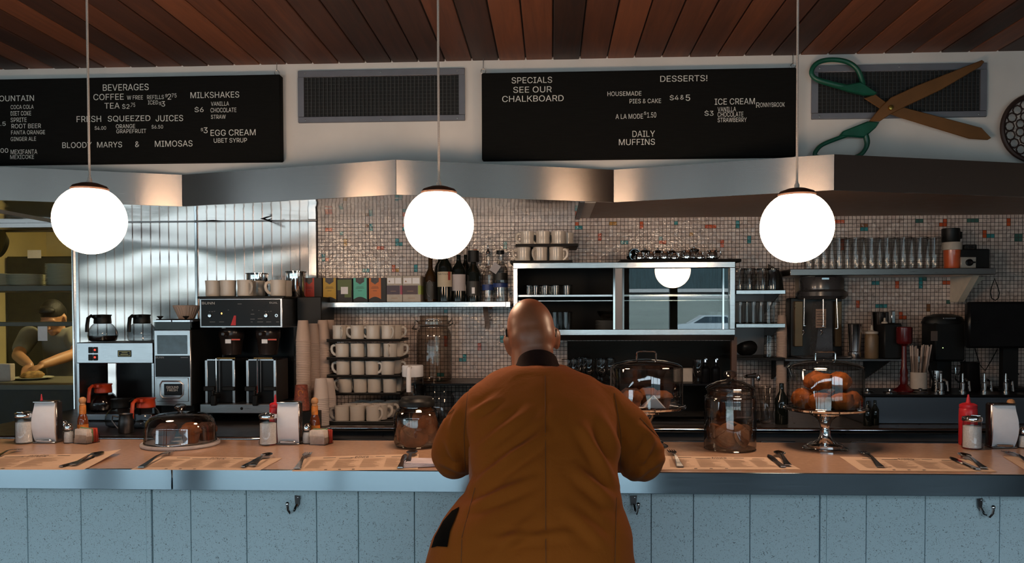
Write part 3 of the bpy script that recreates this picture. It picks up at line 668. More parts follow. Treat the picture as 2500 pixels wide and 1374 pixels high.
S_sh, S_salt, S_sauce, S_ket = spec_shaker(), spec_salt(), spec_sauce(), spec_ketchup()
M_pepper = mat('ground_pepper', (.05, .04, .035, 1), .9, scale=200, var=.5); S_pep = spec_salt(.046, M_pepper)
def on(u, v, z=CT): return ong(u, v, z + .0003)
def onY(u, Y): p = pt(u, 1080, Y); return Vector((p.x, Y, CT + .0003))
place(S_sh, 'sugar_shaker', 'glass sugar shaker left of the napkin dispenser by the kitchen end', 'sugar shaker', onY(60, 3.10), 0, 'sugar shakers')
place(S_sh, 'sugar_shaker', 'glass sugar shaker between the cake dome and the middle napkin dispenser', 'sugar shaker', onY(655, 3.09), .4, 'sugar shakers')
place(S_sh, 'sugar_shaker', 'glass sugar shaker in front of the red ketchup bottle at the right', 'sugar shaker', onY(2373, 3.085), 1, 'sugar shakers')
for u, b_, lab, rz in ((118, -1, 'napkin dispenser with a bulging white napkin front by the kitchen end', .02), (708, 0, 'napkin dispenser in the middle, beside the hot sauce bottle', .01), (2443, 1, 'napkin dispenser at the right end, napkins bulging right', -.01)):
    place(spec_napkin(b_), 'napkin_dispenser', lab, 'napkin dispenser', onY(u, 3.125), rz, 'napkin dispensers')
place(S_salt, 'salt_shaker', 'salt shaker beside the white sugar packets by the kitchen end', 'salt shaker', onY(168, 3.11), .3, 'salt and pepper shakers')
place(S_pep, 'pepper_shaker', 'dark pepper shaker half hidden behind the left napkin dispenser', 'pepper shaker', onY(156, 3.185), .1, 'salt and pepper shakers')
place(S_salt, 'salt_shaker', 'salt shaker between the middle napkin dispenser and the sugar caddy', 'salt shaker', onY(750, 3.125), .1, 'salt and pepper shakers')
place(S_salt, 'salt_shaker', 'salt shaker at the far right end of the counter', 'salt shaker', onY(2499, 3.11), .1, 'salt and pepper shakers')
place(S_sauce, 'hot_sauce_bottle', 'hot sauce bottle with wooden ball stopper behind the left salt shaker', 'hot sauce bottle', onY(203, 3.187), 0, 'hot sauce bottles')
place(S_sauce, 'hot_sauce_bottle', 'hot sauce bottle with wooden ball stopper beside the middle napkin dispenser', 'hot sauce bottle', onY(769, 3.187), 1, 'hot sauce bottles')
place(S_sauce, 'hot_sauce_bottle', 'hot sauce bottle behind the right-hand napkin dispenser', 'hot sauce bottle', onY(2467, 3.187), 2, 'hot sauce bottles')
place(S_ket, 'ketchup_bottle', 'red ketchup bottle, only its tip above the left napkin dispenser', 'ketchup bottle', onY(103, 3.185), 0, 'ketchup bottles', (.6, .6, .93))
place(S_ket, 'ketchup_bottle', 'red ketchup bottle behind the middle sugar shaker', 'ketchup bottle', onY(673, 3.182), 0, 'ketchup bottles', (.7, .7, .93))
place(S_ket, 'ketchup_bottle', 'red ketchup bottle behind the right-hand sugar shaker', 'ketchup bottle', onY(2363, 3.168), 0, 'ketchup bottles', .97)
# sugar caddies with packets
M_pk = [mat('packet_white', (.70, .60, .52, 1), .7, var=.15, scale=60), mat('packet_red', (.50, .055, .03, 1), .7, var=.2), mat('packet_green', (.2, .35, .15, 1), .7)]
pk_me = [B().box(-.032, .032, -.0012, .0012, 0, .055, bev=.0011, seg=1).jitter(.002, 60, k).mesh('packet', M_pk[k]) for k in range(3)]
M_cad = glass('caddy_plastic', (.95, .93, .91), rim=.2, rimcol=(.5, .45, .42))
cad_me = B().box(-.036, .036, -.033, .033, 0, .003).box(-.036, .036, -.033, -.0315, 0, .036).box(-.036, .036, .0315, .033, 0, .036).box(-.036, -.0345, -.033, .033, 0, .03).box(.0345, .036, -.033, .033, 0, .03).mesh('sugar_caddy', M_cad)
def caddy(u, v, w, rz):
    p = onY(u, v); place(cad_me, 'sugar_caddy', 'small clear sugar caddy full of packets beside the %s' % w, 'sugar caddy', p, rz, 'sugar caddies')
    rm = Matrix.Rotation(rz, 3, 'Z')
    for k in range(12):
        c = 0 if k < 6 else (2 if k == 6 else 1); y = -.027 + k * .0049
        dx = 0 if c == 0 else .010
        q = p + rm @ Vector((dx * .3 + random.uniform(-.001, .001), y, .0035 + (0 if c != 2 else .004)))
        place(pk_me[c], 'sugar_packet', ['white paper sugar packet in the caddy beside the %s', 'red sweetener packet in the caddy beside the %s', 'green sweetener packet in the caddy beside the %s'][c] % w, 'sugar packet', q, rz, ['white', 'red', 'green'][c] + ' packets in the caddy by the ' + w, rot=(random.uniform(-.05, .05) if c == 0 else .08, random.uniform(-.07, .07), rz))
caddy(211, 3.115, 'left hot sauce bottle', -.3); caddy(784, 3.115, 'middle hot sauce bottle', -.28)
# ---- cake board with glass dome and pastries
M_marble = mat('white_marble', (.55, .50, .49, 1), .3, var=.15, scale=18)
p = onY(441, 3.075); zb = CT
place(B().lathe([(0, 0), (.143, 0), (.1475, .004), (.1475, .011), (.145, .014), (0, .014)], 56).mesh('cake_board', M_marble), 'cake_board', 'round white marble board under the low glass cake dome', 'cake board', p)
q = p + Vector((0, 0, .0145))
dm = lip(B(), (.134, .0025, .0022)).lathe([(.134, 0), (.136, .002), (.1335, .012), (.131, .06), (.126, .082), (.112, .100), (.085, .109), (.045, .114), (.012, .116)], 56).mesh('dome', [M_rimglass, M_lip])
kn = B().lathe([(.011, .115), (.010, .121), (.018, .128), (.0225, .136), (.022, .143), (.014, .148), (0, .149)], 24).mesh('knob', M_rimglass)
place([('dome', dm), ('knob', kn)], 'cake_dome', 'low glass cake dome with a knob on the marble board', 'cake dome', q)
M_muff = mat('muffin_crust', (.24, .075, .02, 1), .7, var=.35, scale=30, bump=.6, bscale=60); M_muffd = mat('dark_muffin', (.09, .035, .02, 1), .75, var=.4, scale=40, bump=.6, bscale=70)
M_cup = mat('muffin_paper', (.25, .09, .04, 1), .8, var=.2)
def spec_muffin(mt, seed, s=1):
    a = B().lathe([(0, 0), (.026 * s, 0), (.034 * s, .034 * s), (.032 * s, .036 * s)], 28, flute=.035, nfl=14).mesh('paper_case', M_cup)
    t = B().lathe([(.030 * s, .033 * s), (.040 * s, .036 * s), (.043 * s, .044 * s), (.038 * s, .056 * s), (.022 * s, .066 * s), (0, .069 * s)], 22).jitter(.005, 45, seed).mesh('top', mt)
    return [('paper_case', a), ('top', t)]
MU = [spec_muffin(M_muff, 1), spec_muffin(M_muffd, 3), spec_muffin(M_muff, 5, .95)]
for k, (dx, dy, w, lab) in enumerate(((.055, -.03, 0, 'golden muffin at the right under the low cake dome'), (-.04, -.06, 1, 'dark muffin at the front left under the low cake dome'), (-.07, .03, 1, 'dark muffin at the back left under the low cake dome'), (.015, .065, 2, 'golden muffin at the back under the low cake dome'), (.085, .045, 1, 'dark muffin at the back right under the low cake dome'))):
    place(MU[w], 'muffin', lab, 'muffin', q + Vector((dx, dy, .0005)), k, 'muffins under the low cake dome')
# ---- two footed cake stands with tall covers
st_plate = B().lathe([(.0, .150), (.12, .150), (.142, .153), (.150, .158), (.1525, .156), (.150, .149), (.135, .143), (.06, .138), (.035, .134), (0, .134)], 56).mesh('plate', M_chrome)
st_stem = B().lathe([(.058, .138), (.056, .128), (.040, .120), (.026, .108), (.019, .09), (.017, .078), (.018, .072), (.020, .071), (.021, .05), (.028, .034), (.045, .022)], 32).mesh('stem', M_chrome)
st_foot = B().lathe([(.044, .0225), (.062, .017), (.066, .014), (.066, .006), (.080, .004), (.084, .001), (.082, 0), (0, 0)], 48).mesh('foot', M_chrome)
dv = lip(B(), (.138, .002, .0018), (.137, .147, .0012)).lathe([(.138, 0), (.1395, .001), (.139, .145), (.136, .152), (.120, .162), (.07, .174), (.03, .178), (0, .179)], 56).mesh('cover', [M_rimglass, M_lip])
hd = B().tube([(-.037, 0, .176), (-.037, 0, .200), (-.034, 0, .206), (-.028, 0, .208), (.028, 0, .208), (.034, 0, .206), (.037, 0, .200), (.037, 0, .176)], .0033, 8).mesh('handle', M_chrome)
def stand(u, v, w):
    p = on(u, v); place([('plate', st_plate), ('stem', st_stem), ('foot', st_foot)], 'cake_stand', 'chrome footed cake stand %s' % w, 'cake stand', p, 0, 'cake stands')
    t = p + Vector((0, 0, .1585)); place([('cover', dv), ('handle', hd)], 'cake_cover', 'tall clear cover with wire handle, %s' % w, 'cake cover', t, 0, 'tall cake covers'); return p + Vector((0, 0, .1505))
t1 = stand(1578, 1088, "by the man's right shoulder"); t2 = stand(2014, 1094, 'between the cookie jar and the ketchup')
for k, (dx, dy, w, lab) in enumerate(((-.06, -.05, 0, 'muffin at the front left of the cake stand by the man'), (-.055, .055, 1, 'dark muffin at the back left of the cake stand by the man'), (.06, -.01, 2, 'muffin at the right of the cake stand by the man'), (.015, .075, 0, 'muffin at the back of the cake stand by the man'))):
    place(MU[w], 'muffin', lab, 'muffin', t1 + Vector((dx, dy, 0)), k, 'muffins on the cake stand by the man')
wp = B(); A = [(-.06, -.10, .002), (.0, -.118, .002), (.055, -.095, .002), (.02, -.105, .058), (-.09, -.06, .001)]
wp.quad((-.10, -.055, .001), (-.045, -.108, .002), (-.015, -.108, .010), (-.03, -.05, .006)).quad((-.015, -.108, .010), (.012, -.112, .056), (.016, -.108, .057), (-.03, -.05, .006)).quad((.012, -.112, .056), (.06, -.10, .003), (.065, -.09, .003), (.016, -.108, .057)).quad((-.015, -.108, .010), (.06, -.10, .003), (.012, -.112, .056), (.011, -.1125, .055))
place(wp.mesh('wax_paper', M_paperw, smooth=0), 'wax_paper', 'folded paper sheet with a peak under the left tall cover', 'paper', t1 + Vector((0, .004, .001)))
M_donut = mat('fried_dough', (.30, .085, .016, 1), .8, var=.5, scale=28, bump=.9, bscale=55, spec=.2)
dn = [B().ball((0, 0, .036), .042, .042, .035, 28).jitter(.009, 26, k).jitter(.005, 75, k + 3).mesh('pastry', M_donut) for k in range(3)]
for k in range(7):
    a = k * 2 * math.pi / 7 - 1.2; place(dn[k % 3], 'pastry', 'golden round pastry in the bottom ring under the right tall cover', 'pastry', t2 + Vector((.088 * math.cos(a), .088 * math.sin(a), 0)), k, 'bottom ring of pastries under the right tall cover')
for k in range(3):
    a = k * 2.1 - 2.2; place(dn[k % 3], 'pastry', 'golden round pastry heaped on top under the right tall cover', 'pastry', t2 + Vector((.052 * math.cos(a), .052 * math.sin(a), .068)), k, 'top pastries under the right tall cover')
# ---- cookie jars
M_cook = mat('cookie', (.19, .075, .028, 1), .75, var=.4, scale=26, bump=.6, bscale=50)
ck = [B().lathe([(0, 0), (.040, .001), (.046, .006), (.042, .013), (.02, .018), (0, .019)], 22).jitter(.006, 30, k).mesh('cookie', M_cook) for k in range(3)]
jar_me = lip(B(), (.093, .004, .003), (.0935, .199, .0018), (.087, .225, .0025)).lathe([(0, .002), (.085, .002), (.094, .006), (.096, .014), (.096, .185), (.093, .200), (.086, .208), (.086, .222), (.088, .226)], 48).mesh('jar', [M_rimglass, M_lip])
lid_me = lip(B(), (.0895, .232, .0025)).lathe([(.084, .226), (.090, .229), (.0905, .234), (.078, .243), (.05, .256), (.022, .263), (.013, .266)], 48).mesh('lid', [M_rimglass, M_lip])
ljk = B().lathe([(.013, .265), (.012, .269), (.022, .275), (.0255, .284), (.022, .293), (.010, .297), (0, .2975)], 24).mesh('knob', M_rimglass)
pj = on(1782, 1096)
place([('jar', jar_me), ('lid', lid_me, [('knob', ljk)])], 'cookie_jar', 'tall clear glass cookie jar with domed glass lid, left of the right cake stand', 'cookie jar', pj)
for k, (dx, dy, z, rx, ry) in enumerate(((-.02, -.03, .055, 1.25, .2), (.035, -.02, .055, 1.15, -.5), (-.05, .02, .052, 1.2, .9), (.02, .045, .055, 1.3, .3), (.055, .03, .050, 1.0, -1), (-.01, .0, .012, .0, .1))):
    place(ck[k % 3], 'cookie', 'large cookie leaning in the bottom of the tall glass jar', 'cookie', pj + Vector((dx, dy, z)), 0, 'cookies in the tall glass jar', rot=(rx, ry, k))
pk = on(1018, 1089)
jb = lip(B(), (.081, .005, .003), (.080, .142, .0018)).lathe([(0, .002), (.072, .002), (.082, .006), (.089, .02), (.0895, .11), (.087, .13), (.075, .148), (.066, .154), (.066, .165)], 44).mesh('jar', [M_rimglass, M_lip])
jl = B().lathe([(.068, .158), (.070, .160), (.070, .176), (.066, .181), (.062, .183), (.058, .192), (0, .193)], 36).mesh('lid', M_black)
place([('jar', jb), ('lid', jl)], 'cookie_jar', "squat glass cookie jar with black lid by the man's left elbow", 'cookie jar', pk)
for k, (dx, dy, z, rx, ry, s) in enumerate(((-.055, -.02, .052, .3, 1.35, 1.1), (.0, -.05, .052, 1.45, .1, 1.2), (.03, -.02, .105, 1.2, .3, 1.35), (.045, .03, .05, 1.2, -.6, 1), (-.03, .045, .05, 1.2, .5, 1))):
    place(ck[k % 3], 'cookie', "large cookie in the squat black-lidded jar by the man's elbow", 'cookie', pk + Vector((dx, dy, z)), 0, 'cookies in the squat jar', s, rot=(rx, ry, k * .4))
# ---- paper placemats with print
M_mat = mat('placemat_paper', (.66, .46, .33, 1), .8, var=.04, scale=20)
def pmat(c, lab, curl=0):
    """c: four pixel corners back-left, back-right, front-right, front-left"""
    P = [on(*q) for q in c]; o = sum(P, Vector()) / 4; o.z = CT
    def at_(s, t, z): return (P[0] * (1 - s) + P[1] * s) * (1 - t) + (P[3] * (1 - s) + P[2] * s) * t - o + Vector((0, 0, z))
    bm = bmesh.new(); n, k = 24, 8; G = []
    for j in range(k + 1):
        row = []
        for i in range(n + 1):
            s, t = i / n, j / k; z = .0011
            if curl: z += .035 * max(0, s - .72 - .25 * t) ** 1.5 * 3
            row.append(bm.verts.new(at_(s, t, z - CT + CT - 0.0003)))
        G.append(row)
    for j in range(k):
        for i in range(n): bm.faces.new((G[j][i], G[j + 1][i], G[j + 1][i + 1], G[j][i + 1]))
    me = bpy.data.meshes.new('sheet'); bm.to_mesh(me); bm.free(); me.materials.append(M_mat)
    pr = B()
    def bar(s0, s1, t0, t1, mi):
        pr.mi = mi; pr.quad(at_(s0, t1, .0013), at_(s1, t1, .0013), at_(s1, t0, .0013), at_(s0, t0, .0013))
    for s0, s1 in ((.08, .28), (.30, .50), (.52, .70), (.72, .88)):
        if curl and s1 > .7: continue
        t = .26
        while t < .82:
            bar(s0, s0 + (s1 - s0) * random.uniform(.55, 1), t, t + .018, 1); t += .045
    for s0, s1, t0 in ((.16, .27, .1), (.3, .42, .16), (.62, .7, .1), (.76, .86, .15)):
        if not (curl and s1 > .7): bar(s0, s1, t0, t0 + .03, 0)
    for s0 in (.25, .36, .47): bar(s0, s0 + .022, .91, .95, 0)
    bar(.40, .43, .135, .15, 0); bar(.57, .60, .135, .15, 0)
    # lettering lies flat on the sheet
    tb = B(); text_into(tb, 'DINER', 0, 1, 0, 1, 0); pr.mi = 0
    me_t = tb.mesh('tmp', [], smooth=0); ex = at_(.56, .1, 0) - at_(.44, .1, 0); ey = at_(.44, .06, 0) - at_(.44, .20, 0); og = at_(.44, .20, .0014)
    pr.add_mesh(me_t, Matrix(((ex.x, 0, ey.x, og.x), (ex.y, 0, ey.y, og.y), (0, 0, 0, og.z), (0, 0, 0, 1)))); bpy.data.meshes.remove(me_t)
    place([('sheet', me), ('print', pr.mesh('print', [M_ink, M_fadedink], smooth=0, recalc=False))], 'placemat', lab, 'placemat', o, 0, 'paper placemats')
pmat(((-90, 1112), (296, 1107), (205, 1147), (-190, 1147)), 'paper placemat with a curled corner at the left end', 1)
pmat(((392, 1114), (690, 1118), (635, 1148), (318, 1147)), 'paper placemat in front of the cake dome')
pmat(((748, 1116), (1022, 1108), (1020, 1146), (712, 1151)), 'paper placemat under the fork beside the sugar caddy')
pmat(((1608, 1113), (1900, 1117), (1955, 1146), (1610, 1147)), "paper placemat just right of the man's elbow")
pmat(((2050, 1115), (2365, 1121), (2436, 1152), (2100, 1149)), 'paper placemat in front of the right cake stand and ketchup')
pmat(((2448, 1114), (2760, 1118), (2830, 1154), (2510, 1152)), 'paper placemat running out at the right end')
# ---- cutlery
M_cut = steel('cutlery_steel', (.30, .29, .28), .16, brush=0)
def ribbon(outl, h, t=.0022):
    """strip along +x: stations (x, half width), lifted by h(x)"""
    g = B(); g.loft([[(x, -w, h(x)), (x, w, h(x)), (x, w * .8, h(x) + t), (x, -w * .8, h(x) + t)] for x, w in outl]); return g
hz = lambda x: .003 + .010 * math.sin(min(1, max(0, x / .19)) * math.pi) ** 2
hs = [(0, .0095), (.004, .0105), (.03, .0075), (.09, .0035), (.118, .0032)]
f_ = ribbon(hs + [(.13, .008), (.142, .0115), (.15, .012)], hz)
for k in range(4):
    y = -.0095 + k * .00633; f_.loft([[(x, y - w, hz(x)), (x, y + w, hz(x)), (x, y + w, hz(x) + .002), (x, y - w, hz(x) + .002)] for x, w in ((.149, .0026), (.17, .0019), (.188, .0009))])
fork_me = f_.mesh('fork', M_cut)
knife_me = ribbon([(0, .008), (.004, .0095), (.05, .0085), (.09, .007), (.10, .0075), (.11, .0095), (.18, .0098), (.20, .007), (.208, .001)], lambda x: .0025, .004).mesh('knife', M_cut)
s_ = ribbon(hs, hz); bw = []
for k in range(11):
    t = k / 10; x = .116 + .054 * t; w = .0165 * math.sin(math.pi * min(1, .12 + .88 * t)) ** .6 * (1 if t < .97 else .5); w = max(w, .003); d = .007 * math.sin(math.pi * t)
    bw.append([(x, -w, .0095), (x, -w * .5, .0095 - d), (x, w * .5, .0095 - d), (x, w, .0095), (x, w * .5, .0088 - d), (x, -w * .5, .0088 - d)])
s_.loft(bw); spoon_me = s_.mesh('spoon', M_cut)
def lay(me, n, tip, end, L, lab, grp, dz=0):
    a, b_ = on(*end), on(*tip); d = b_ - a; o = place(me, n, lab, n, a + Vector((0, 0, .0012 + dz)), math.atan2(d.y, d.x), grp); s = d.length / L; o.scale = (s, min(1.25, max(.85, s)), 1)
for t, e, w in (((50, 1099), (-12, 1119), 'at the left end of the counter'), ((421, 1103), (343, 1144), 'in front of the cake dome'), ((754, 1107), (725, 1147), 'in front of the middle sugar caddy'), ((1637, 1101), (1661, 1142), "against the man's right elbow"), ((2104, 1104), (2151, 1143), 'before the right cake stand'), ((2453, 1104), (2520, 1136), 'in front of the right-hand napkin dispenser')):
    lay(fork_me, 'fork', t, e, .188, 'steel fork ' + w, 'forks')
for t, e, st_, se, w in (((232, 1118), (148, 1142), (249, 1110), (178, 1139), 'at the left placemat with the curled corner'), ((640, 1118), (593, 1143), (658, 1113), (617, 1141), 'in front of the middle sugar shaker'), ((990, 1113), (977, 1145), (1008, 1106), (995, 1138), "beside the letters by the man's left elbow"), ((1876, 1114), (1912, 1143), (1899, 1108), (1924, 1140), 'between the cookie jar and the right cake stand'), ((2320, 1120), (2388, 1149), (2345, 1113), (2402, 1147), 'in front of the right-hand ketchup bottle')):
    lay(knife_me, 'knife', t, e, .208, 'steel table knife ' + w, 'knives'); lay(spoon_me, 'spoon', st_, se, .17, 'steel spoon ' + w, 'spoons', .003)
# ---- folded letters by the man's elbow
M_env = mat('letter_paper', (.62, .55, .62, 1), .8, var=.15, scale=18)
a = on(1042, 1134)
for k in range(4):
    place(B().box(-.085, .085, -.05, .05, 0, .0022, bev=.0008, seg=1).mesh('letter', M_env), 'letter', ['bottom', 'second', 'third', 'top'][k] + " folded paper in the small pile at the man's left elbow", 'folded paper', a + Vector((.006 * k, .004 * k, .0016 + .0024 * k)), .25 - .12 * k, "papers at the man's elbow")
# ================================================================ back counter equipment
def bz(Y): return 765 + (EYE - BC) * F / Y
M_sw = mat('red_indicator', (1.0, .05, .03, 1), emit=2.5); M_amber = mat('amber_indicator', (1, .42, .1, 1), emit=4)
M_gold = mat('gold_print', (.50, .40, .16, 1), .4, metal=.6)
M_coffee = mat('coffee', (.012, .005, .003, 1), .1)
M_orange = mat('orange_plastic', (.62, .06, .015, 1), .35)
M_bsteel = steel('machine_steel', (.52, .53, .55), .3, bstretch=(2, 2, 90))
M_pot = glass('decanter_glass', (.86, .88, .9), rim=.3, rimcol=(.18, .18, .18))
# ---- two-level coffee warmer
Y = 4.2; p = pt(280, bz(Y), Y); w = TH('coffee_warmer', 'two-level steel coffee warmer beside the grinder, decanters above and below', 'coffee warmer', (p.x, Y + .1, BC))
g = B(); pbox(g, 186, 836, 374, 887, Y, .30, bev=.004); w.add('top_tray', g, M_bsteel)
x0, x1, z0, z1 = rect(186, 887, 374, 1010, Y)
for q in (x0, x1 - .012): w.add('side_panel', B().box(q, q + .012, Y + .01, Y + .29, BC + .02, z1), M_bsteel)
w.add('back_panel', B().box(x0 + .075, x1 - .012, Y + .27, Y + .29, BC + .03, z1), M_blackg)
g = B()
for v in (905, 945): 
    a, b_, c, d = rect(192, v, 220, v + 32, Y + .2); g.box(a, b_, Y + .2, Y + .206, c, d, bev=.004)
w.add('vent_panel', g, M_bsteel)
a, b_, c, d = rect(200, 1010, 374, 1026, Y - .02); zbase = d
w.add('base', B().box(x0 + .02, x1, Y - .02, Y + .27, c, d, bev=.003), M_bsteel)
for q in (x0 + .03, x1 - .06): w.add('foot', B().box(q, q + .03, Y, Y + .03, BC, c), M_black)
for u, v, mt_ in ((215, 847, M_black), (227, 847, M_black), (215, 865, M_black), (227, 865, M_black)):
    o = w.add('switch', pbox(B(), u, v, u + 10, v + 15, Y - .006, .008, bev=.002), mt_)
for v in (850, 868): w.add('red_light', B().ball(pt(231.5, v + 4, Y - .007), .0055, .003, .0055, 10), M_sw)
nb = w.add('name_plate', pbox(B(), 287, 855, 320, 871, Y - .003, .004, bev=.001), M_blackg)
g = B(); pbox(g, 289, 857, 318, 858, Y - .004, .001); pbox(g, 289, 868, 318, 869, Y - .004, .001); pbox(g, 289, 857, 290, 869, Y - .004, .001); pbox(g, 317, 857, 318, 869, Y - .004, .001); pbox(g, 294, 864, 313, 865.4, Y - .004, .001); pbox(g, 297, 860, 311, 861.2, Y - .004, .001)
w.add('gold_print', g, M_gold, under=nb, smooth=0)
# ---- decanters
def spec_decanter(hm, level):
    g = B().lathe([(0, .002), (.06, .002), (.072, .010), (.0775, .035), (.074, .06), (.058, .088), (.043, .102), (.040, .112)], 36).mesh('bowl', M_pot)
    s = [('bowl', g)]
    if level: s.append(('coffee', B().lathe([(0, .004), (.06, .004), (.070, .011), (.0755, .034)] + ([(.072, .06), (.05, .09)] if level > 1 else []) + [(0, .035 if level == 1 else .09)], 30).mesh('coffee', M_coffee)))
    c = B().lathe([(.0415, .100), (.046, .104), (.045, .118), (.043, .140), (.047, .146), (.047, .150), (0, .152)], 30).prism([(-.015, -.04), (.015, -.04), (.006, -.066), (-.006, -.066)], .135, .150, axis='Z').mesh('collar', hm)
    h = B().tube([(-.02, -.036, .132), (-.03, -.060, .144), (-.036, -.078, .132), (-.038, -.086, .09), (-.038, -.088, .055)], .0105, 10, flat=.8).mesh('handle', hm)
    return s + [('collar', c), ('handle', h)]
D_b0, D_o2, D_o0, D_cl = spec_decanter(M_black, 1), spec_decanter(M_orange, 2), spec_decanter(M_orange, 0), spec_decanter(M_black, 0)
Yd = 4.33; zt_ = rect(186, 836, 374, 887, Y)[3]
place(D_b0, 'coffee_decanter', 'glass decanter with black handle and a little coffee, top left of the warmer', 'coffee decanter', (pt(251, 820, Yd).x, Yd, zt_ + .0005), 0, 'coffee decanters')
place(D_cl, 'coffee_decanter', 'empty glass decanter with black handle beside the grinder hopper', 'coffee decanter', (pt(347, 820, Yd).x, Yd, zt_ + .0005), .15, 'coffee decanters')
place(D_o2, 'coffee_decanter', 'full decanter with orange handle on the lower left warmer plate', 'coffee decanter', (pt(250, 990, 4.3).x, 4.31, zbase + .0005), .1, 'coffee decanters')
place(D_o0, 'coffee_decanter', 'empty decanter with orange handle in front of the warmer base', 'coffee decanter', (pt(357, 1030, 3.97).x, 3.97, BC + .0005), .15, 'coffee decanters')
place(D_cl, 'coffee_decanter', 'empty clear decanter on the worktop behind the dark pitcher', 'coffee decanter', (pt(294, 1030, 4.0).x, 4.0, BC + .0005), 2.6, 'coffee decanters', .95)
pm = B().lathe([(0, 0), (.033, 0), (.036, .004), (.034, .06), (.030, .085), (.033, .092), (.030, .093), (.028, .084)], 26).mesh('body', M_darksteel)
ph = B().tube([(-.032, -.01, .078), (-.058, -.014, .085), (-.062, -.014, .06), (-.034, -.012, .022)], .004, 8).mesh('handle', M_darksteel)
place([('body', pm), ('handle', ph)], 'cream_pitcher', 'small dark steel pitcher on the worktop left of the low cake dome', 'pitcher', (pt(308, 1063, 3.78).x, 3.78, BC + .0005))
# ---- grinder
Y = 4.1; p = pt(422, 990, Y); gr = TH('coffee_grinder', 'tall steel-fronted coffee grinder between the warmer and the brewer', 'coffee grinder', (p.x, Y + .15, BC))
x0, x1, z0, z1 = rect(377, 805, 467, 991, Y)
gr.add('body', B().box(x0 + .004, x1 + .0, Y + .006, Y + .40, z0 + .005, rect(377, 779, 467, 991, Y)[3], bev=.005), M_black)
gr.add('front_panel', B().box(x0, x1, Y - .004, Y + .008, z0, z1, bev=.004), M_bsteel)
gr.add('foot', B().box(x0 + .01, x1 - .01, Y + .05, Y + .36, BC, z0 + .006), M_black)
gr.add('hopper_window', pbox(B(), 383, 818, 457, 864, Y - .006, .004, bev=.0015), mat('blue_black_window', (.03, .06, .09, 1), .12, var=.5, scale=18))
k = gr.add('control_panel', pbox(B(), 379, 868, 463, 920, Y - .007, .005, bev=.001), M_blackg)
g = B(); ptext(g, 'BUNN', 380, 870, 400, 874.5, Y - .0078); pbox(g, 441, 872, 459, 873, Y - .0078, .0003); gr.add('lettering', g, mat('grey_letters', (.35, .36, .38, 1)), under=k, smooth=0)
k = gr.add('chute_plate', pbox(B(), 382, 922, 460, 980, Y - .008, .005, bev=.002), M_bsteel)
gr.add('raised_rim', B().tube([(pt(u, v, Y).x, Y - .009, pt(u, v, Y).z) for u, v in ((398, 930), (440, 930), (449, 938), (449, 962), (440, 971), (400, 971), (393, 963), (393, 938))], .004, 8, closed=True), M_bsteel, under=k)
bd = gr.add('badge', pbox(B(), 400, 937, 444, 965, Y - .011, .004, bev=.002), M_blackg)
g = B(); ptext(g, 'GROUND', 406, 942, 436, 948, Y - .0125); ptext(g, 'FRESH', 409, 949, 433, 955, Y - .0125); gr.add('lettering', g, M_letter, under=bd, smooth=0)
hx0, hx1, hz0, hz1 = rect(374, 781, 464, 806, Y - .01)
gr.add('hopper', B().box(hx0, hx1, Y + .0, Y + .12, hz0, hz1, bev=.003), glass('hopper_plastic', (.45, .45, .45), rim=.4, rimcol=(.1, .1, .1)))
lx = B(); pbox(lx, 373, 781, 418, 786, Y - .012, .14, bev=.001); pbox(lx, 420, 781, 464, 786, Y - .012, .14, bev=.001); ld = gr.add('hopper_lid', lx, M_steelc)
for u in (391, 454):
    q = pt(u, 781, Y + .06); gr.add('knob', B().lathe([(.006, 0), (.007, .008), (.0165, .017), (.017, .020), (0, .021)], 16, (q.x, q.y, q.z + .001)), M_black, under=ld)
M_filter = mat('filter_paper', (.50, .37, .30, 1), .9, var=.08)
fm = B().lathe([(0, 0), (.040, 0), (.066, .058), (.070, .066), (.068, .0665), (.038, .004)], 72, flute=.035, nfl=26).jitter(.002, 30).mesh('coffee_filter', M_filter)
zg = rect(377, 779, 467, 991, Y)[3]
for k in range(3): place(fm, 'coffee_filter', 'fluted paper filter in the small nested stack on the grinder', 'coffee filter', (pt(456, 770, 4.33).x, 4.33, zg + .0006 + .004 * k), k * .13, 'paper filters on the grinder')
# ---- dual brewer
Y = 4.16; p = pt(588, 900, Y); br = TH('coffee_brewer', 'large black and steel dual coffee brewer below the row of mugs', 'coffee brewer', (p.x, Y + .2, BC))
x0, x1, z0, z1 = rect(487, 728, 690, 800, Y); zt = z1
br.add('head', B().box(x0, x1, Y, Y + .45, z0, z1, bev=.003), M_bsteel)
br.add('top_tray', B().box(x0 - .008, x1 + .012, Y - .01, Y + .46, z1 - .001, z1 + .011, bev=.003), M_black)
pn = br.add('control_panel', pbox(B(), 491, 731, 684, 796, Y - .003, .005, bev=.001), M_blackg)
g = B(); ptext(g, 'BUNN', 493, 737, 524, 743, Y - .0042); ptext(g, 'DUAL', 658, 737, 678, 741, Y - .0042); br.add('lettering', g, mat('panel_letters', (.5, .5, .5, 1)), under=pn, smooth=0)
for u in (513.5, 650.5): q = pt(u, 770, Y - .004); br.add('knob', B().lathe([(0, -.012), (.009, -.011), (.0105, 0)], 16, q, 'Y'), M_steelc, under=pn)
q = pt(675, 770, Y - .004); br.add('lock', B().lathe([(.004, -.002), (.0085, -.002), (.0085, .001)], 16, q, 'Y'), M_steelc, under=pn)
q = pt(541, 765, Y - .005); br.add('amber_light', B().ball(q, .004, .003, .005, 8), M_amber, under=pn)
g = B()
